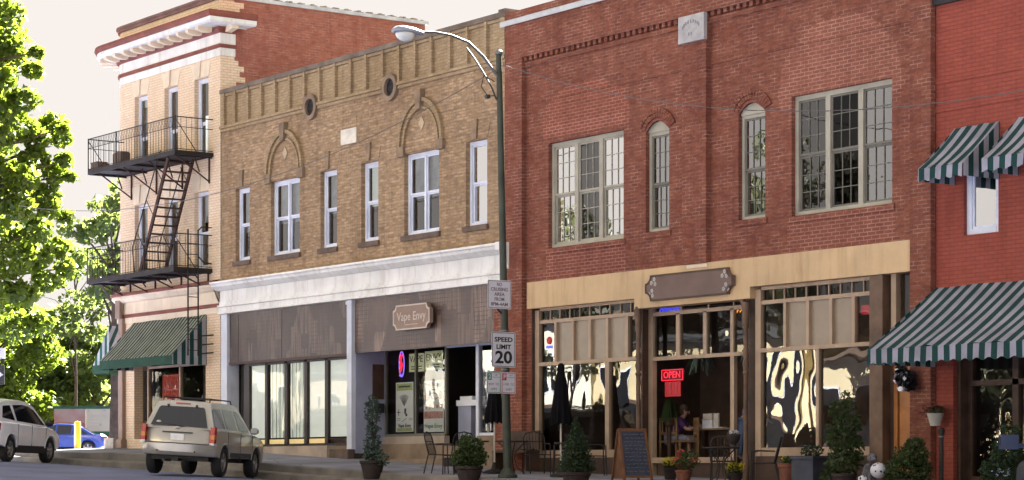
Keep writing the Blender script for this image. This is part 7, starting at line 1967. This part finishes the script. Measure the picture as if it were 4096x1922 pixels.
def figure(name, label, P, shirt, lower, hairm, skirt=False):
    """P: joint positions (world metres): head, neck, chest, pelvis, shoulders, elbows, wrists, hips, knees, ankles, toes, facing"""
    t = thing(name, label, 'person', (P['pelvis'][0], P['pelvis'][1], min(P['ankL'][2], P['ankR'][2]) - 0.08))
    V_ = lambda k: Vector(P[k]); face = Vector(P['face']).normalized()
    J = [(V_('pelvis'), (0.13, 0.10)), (V_('chest'), (0.13, 0.10)), (V_('neck'), 0.052), (V_('head') - Vector((0, 0, 0.02)), (0.085, 0.085)), (V_('head') + Vector((0, 0, 0.09)), (0.075, 0.075))]
    E = [(0, 1), (1, 2), (2, 3), (3, 4)]
    for s in 'LR':
        b0 = len(J); J += [(V_('sh' + s), 0.058), (V_('el' + s), 0.042), (V_('wr' + s), 0.028)]; E += [(1, b0), (b0, b0 + 1), (b0 + 1, b0 + 2)]
        w_, e_ = V_('wr' + s), V_('el' + s); d = (w_ - e_).normalized(); up = d.orthogonal().normalized(); sd_ = d.cross(up)
        palm = len(J); J += [(w_ + d * 0.065, (0.030, 0.022))]; E += [(b0 + 2, palm)]
        for q, ln in enumerate((0.065, 0.078, 0.072, 0.055)):
            o_ = sd_ * (0.027 - 0.018 * q); i0 = len(J)
            J += [(w_ + d * 0.09 + o_, 0.0095), (w_ + d * (0.09 + ln * 0.55) + o_ * 1.15 + up * 0.012, 0.0085), (w_ + d * (0.09 + ln * 0.95) + o_ * 1.2 + up * 0.03, 0.007)]
            E += [(palm, i0), (i0, i0 + 1), (i0 + 1, i0 + 2)]
        i0 = len(J); J += [(w_ + d * 0.045 + sd_ * 0.042, 0.011), (w_ + d * 0.075 + sd_ * 0.058 + up * 0.015, 0.009)]; E += [(palm, i0), (i0, i0 + 1)]
        b1 = len(J); J += [(V_('hip' + s), 0.085), (V_('kn' + s), 0.058), (V_('ank' + s), 0.038), (V_('toe' + s), 0.034)]; E += [(0, b1), (b1, b1 + 1), (b1 + 1, b1 + 2), (b1 + 2, b1 + 3)]
    skin_mesh('body', J, E, 'skin', t)
    # face
    h = V_('head'); sdv = face.cross(Vector((0, 0, 1))).normalized()
    m = MB()
    for s in (-1, 1): m.sphere(tuple(h + face * 0.082 + sdv * 0.032 * s + Vector((0, 0, 0.03))), 0.011, 8, 6)
    m.build('eyes', MT['ink'], t)
    m = MB(); m.sphere(tuple(h + face * 0.092 + Vector((0, 0, -0.005))), (0.014, 0.014, 0.024), 8, 6)
    for s in (-1, 1): m.sphere(tuple(h + sdv * 0.083 * s + Vector((0, 0, 0.015))), (0.014, 0.018, 0.03), 8, 6)
    m.build('nose_and_ears', MT['skin'], t)
    m = MB(); m.sphere(tuple(h + face * 0.084 + Vector((0, 0, -0.045))), (0.022, 0.012, 0.007), 8, 6); m.build('mouth', MT['sign_red'], t)
    m = MB(); m.sphere(tuple(h - face * 0.022 + Vector((0, 0, 0.055))), (0.105, 0.105, 0.105), 14, 10); m.sphere(tuple(h - face * 0.05 + Vector((0, 0, -0.03))), (0.08, 0.08, 0.09), 12, 8)
    m.build('hair', MT[hairm], t, smooth=60)
    J = [(V_('pelvis') + Vector((0, 0, 0.03)), (0.155, 0.125)), (V_('chest'), (0.155, 0.125)), (V_('neck') - Vector((0, 0, 0.03)), 0.075)]; E = [(0, 1), (1, 2)]
    for s in 'LR':
        b0 = len(J); a, b = V_('sh' + s), V_('el' + s); J += [(a, 0.075), (a.lerp(b, 0.8), 0.058)]; E += [(1, b0), (b0, b0 + 1)]
    skin_mesh('shirt', J, E, shirt, t)
    J = [(V_('pelvis') + Vector((0, 0, 0.02)), (0.16, 0.13))]; E = []
    for s in 'LR':
        b0 = len(J); a, b, c = V_('hip' + s), V_('kn' + s), V_('ank' + s)
        J += [(a, 0.105), (b, 0.085 if skirt else 0.075)]; E += [(0, b0), (b0, b0 + 1)]
        if not skirt: J += [(c.lerp(b, 0.1), 0.058)]; E += [(b0 + 1, b0 + 2)]
    skin_mesh('skirt' if skirt else 'trousers', J, E, lower, t)
    m = MB()
    for s in 'LR':
        a, b = V_('ank' + s), V_('toe' + s); m.tube([a + Vector((0, 0, 0.02)), a - Vector((0, 0, 0.03)), b - Vector((0, 0, 0.01)), b + (b - a) * 0.3], [0.05, 0.052, 0.045, 0.03], 8)
    m.build('shoes', MT['black'], t, smooth=60)
    return t
X0, Y0 = -39.22, 0.95
figure('person', 'seated person in a purple top and grey skirt inside the open bay', dict(
    pelvis=(X0, Y0, 0.72), chest=(X0 + 0.10, Y0 + 0.12, 1.02), neck=(X0 + 0.14, Y0 + 0.17, 1.18), head=(X0 + 0.18, Y0 + 0.20, 1.30), face=(0.75, 0.6, -0.2),
    shL=(X0 - 0.02, Y0 + 0.26, 1.10), shR=(X0 + 0.22, Y0 - 0.02, 1.10), elL=(X0 + 0.14, Y0 + 0.42, 0.92), elR=(X0 + 0.36, Y0 + 0.10, 0.90), wrL=(X0 + 0.36, Y0 + 0.45, 0.96), wrR=(X0 + 0.52, Y0 + 0.28, 0.96),
    hipL=(X0, Y0 + 0.10, 0.70), hipR=(X0 + 0.06, Y0 - 0.09, 0.70), knL=(X0 + 0.36, Y0 + 0.36, 0.70), knR=(X0 + 0.40, Y0 + 0.12, 0.70), ankL=(X0 + 0.36, Y0 + 0.38, 0.26), ankR=(X0 + 0.42, Y0 + 0.12, 0.26), toeL=(X0 + 0.46, Y0 + 0.46, 0.21), toeR=(X0 + 0.53, Y0 + 0.20, 0.21)), 'purple_cloth', 'grey_cloth', 'hair', skirt=True)
X0, Y0 = -36.44, 0.62; zf = 0.19
figure('person', 'standing person in lilac shirt and jeans bending behind the right turned post', dict(
    pelvis=(X0, Y0, zf + 0.86), chest=(X0 + 0.14, Y0 + 0.04, zf + 1.12), neck=(X0 + 0.24, Y0 + 0.06, zf + 1.27), head=(X0 + 0.33, Y0 + 0.08, zf + 1.37), face=(0.9, 0.2, -0.35),
    shL=(X0 + 0.16, Y0 + 0.22, zf + 1.20), shR=(X0 + 0.20, Y0 - 0.13, zf + 1.20), elL=(X0 + 0.34, Y0 + 0.26, zf + 0.96), elR=(X0 + 0.36, Y0 - 0.16, zf + 0.96), wrL=(X0 + 0.52, Y0 + 0.18, zf + 0.86), wrR=(X0 + 0.54, Y0 - 0.08, zf + 0.86),
    hipL=(X0, Y0 + 0.10, zf + 0.82), hipR=(X0, Y0 - 0.10, zf + 0.82), knL=(X0 + 0.05, Y0 + 0.11, zf + 0.45), knR=(X0 - 0.02, Y0 - 0.11, zf + 0.45), ankL=(X0 + 0.02, Y0 + 0.12, zf + 0.08), ankR=(X0 - 0.08, Y0 - 0.12, zf + 0.08), toeL=(X0 + 0.15, Y0 + 0.12, zf + 0.03), toeR=(X0 + 0.05, Y0 - 0.12, zf + 0.03)), 'lilac_cloth', 'denim', 'hair')

# ================================================================== THE OTHER SIDE OF THE STREET (seen in the glass, and sending light back)
opp_cols = [(0.72, 0.646, 0.448), (0.62, 0.512, 0.324), (0.76, 0.654, 0.424), (0.7, 0.583, 0.349), (0.78, 0.741, 0.608), (0.5, 0.399, 0.288), (0.74, 0.665, 0.48), (0.76, 0.684, 0.496), (0.66, 0.57, 0.432), (0.78, 0.722, 0.56)]
opp_lab = ['cream two storey', 'grey beige', 'ivory plastered', 'sandstone', 'white rendered', 'taupe brick', 'buff brick', 'honey coloured', 'dun brick', 'pale stone']
xo = -30.0
for i in range(10):
    wd = 14.0 + 3 * math.sin(i * 2.1); h = [5.0, 6.4, 4.6, 5.6, 6.6, 4.8, 5.4, 6.8, 5.0, 6.2][i]
    zb = gut(xo - wd / 2) - 0.3; x0_, x1_ = xo - wd + 0.3, xo - 0.3; yf = -34.6
    t = thing('street_building', opp_lab[i] + ' building across the street, seen only mirrored in shop glass', 'building', ((x0_ + x1_) / 2, yf - 5, zb), 0, 'buildings across the street')
    mt = plain('facade_%d' % i, opp_cols[i], 0.85, 0.15, 0.6)
    m = MB(); m.box(x0_, x1_, yf - 10, yf, zb - 1, zb + h); m.build('wall', mt, t)
    m = MB(); m.prism_x([(yf + 0.4, zb + h + 0.004), (yf - 5, zb + h + 0.9), (yf - 10.4, zb + h + 0.004)], x0_ - 0.2, x1_ + 0.2); m.build('roof', MT['roof_tar'] if i % 2 else MT['stone_brown'], t)
    nw = int(wd / 2.6)
    for k in range(nw):
        xw = x0_ + (x1_ - x0_) * (k + 0.5) / nw
        m = MB(); m.box(xw - 0.55, xw + 0.55, yf - 0.02, yf + 0.03, zb + h - 3.0, zb + h - 1.1); wdw = m.build('window', MT['window_white'], t)
        m = MB(); m.box(xw - 0.47, xw + 0.47, yf + 0.03, yf + 0.04, zb + h - 2.92, zb + h - 1.18); m.build('pane', MT['car_glass'], wdw)
    m = MB(); m.box(x0_ + 0.8, x1_ - 0.8, yf - 0.02, yf + 0.03, zb + 0.6, zb + 3.0); sw_ = m.build('shop_window', MT['dark_wood'], t)
    m = MB(); m.box(x0_ + 1.0, x1_ - 1.0, yf + 0.03, yf + 0.04, zb + 0.8, zb + 2.8); m.build('pane', MT['car_glass'], sw_)
    xo -= wd
rg = random.Random(77)
for i, x in enumerate((-58, -68.5, -83, -100, -120)):
    z0 = gut(x); cl = []
    for k in range(18):
        a = rg.uniform(0, 2 * PI); r_ = rg.uniform(0, 2.7)
        cl.append((x + r_ * math.cos(a), -31.0 + 0.7 * r_ * math.sin(a), z0 + (rg.uniform(2.4, 6.2), rg.uniform(5.2, 13.0), rg.uniform(4.0, 11.0), rg.uniform(2.4, 6.2), rg.uniform(2.4, 6.2))[i], 0.95, 0.95, 0.7, (150, 150, 70, 150, 150)[i]))
    tree(['rounded street tree', 'spreading street tree', 'narrow street tree', 'leaning street tree', 'tall street tree', 'low street tree'][i] + ' across the road, mirrored in the shop glass', x, -31.2, z0, cl, 0.16, 'leaf_olive', 90 + i, 0.18, group='trees across the street')
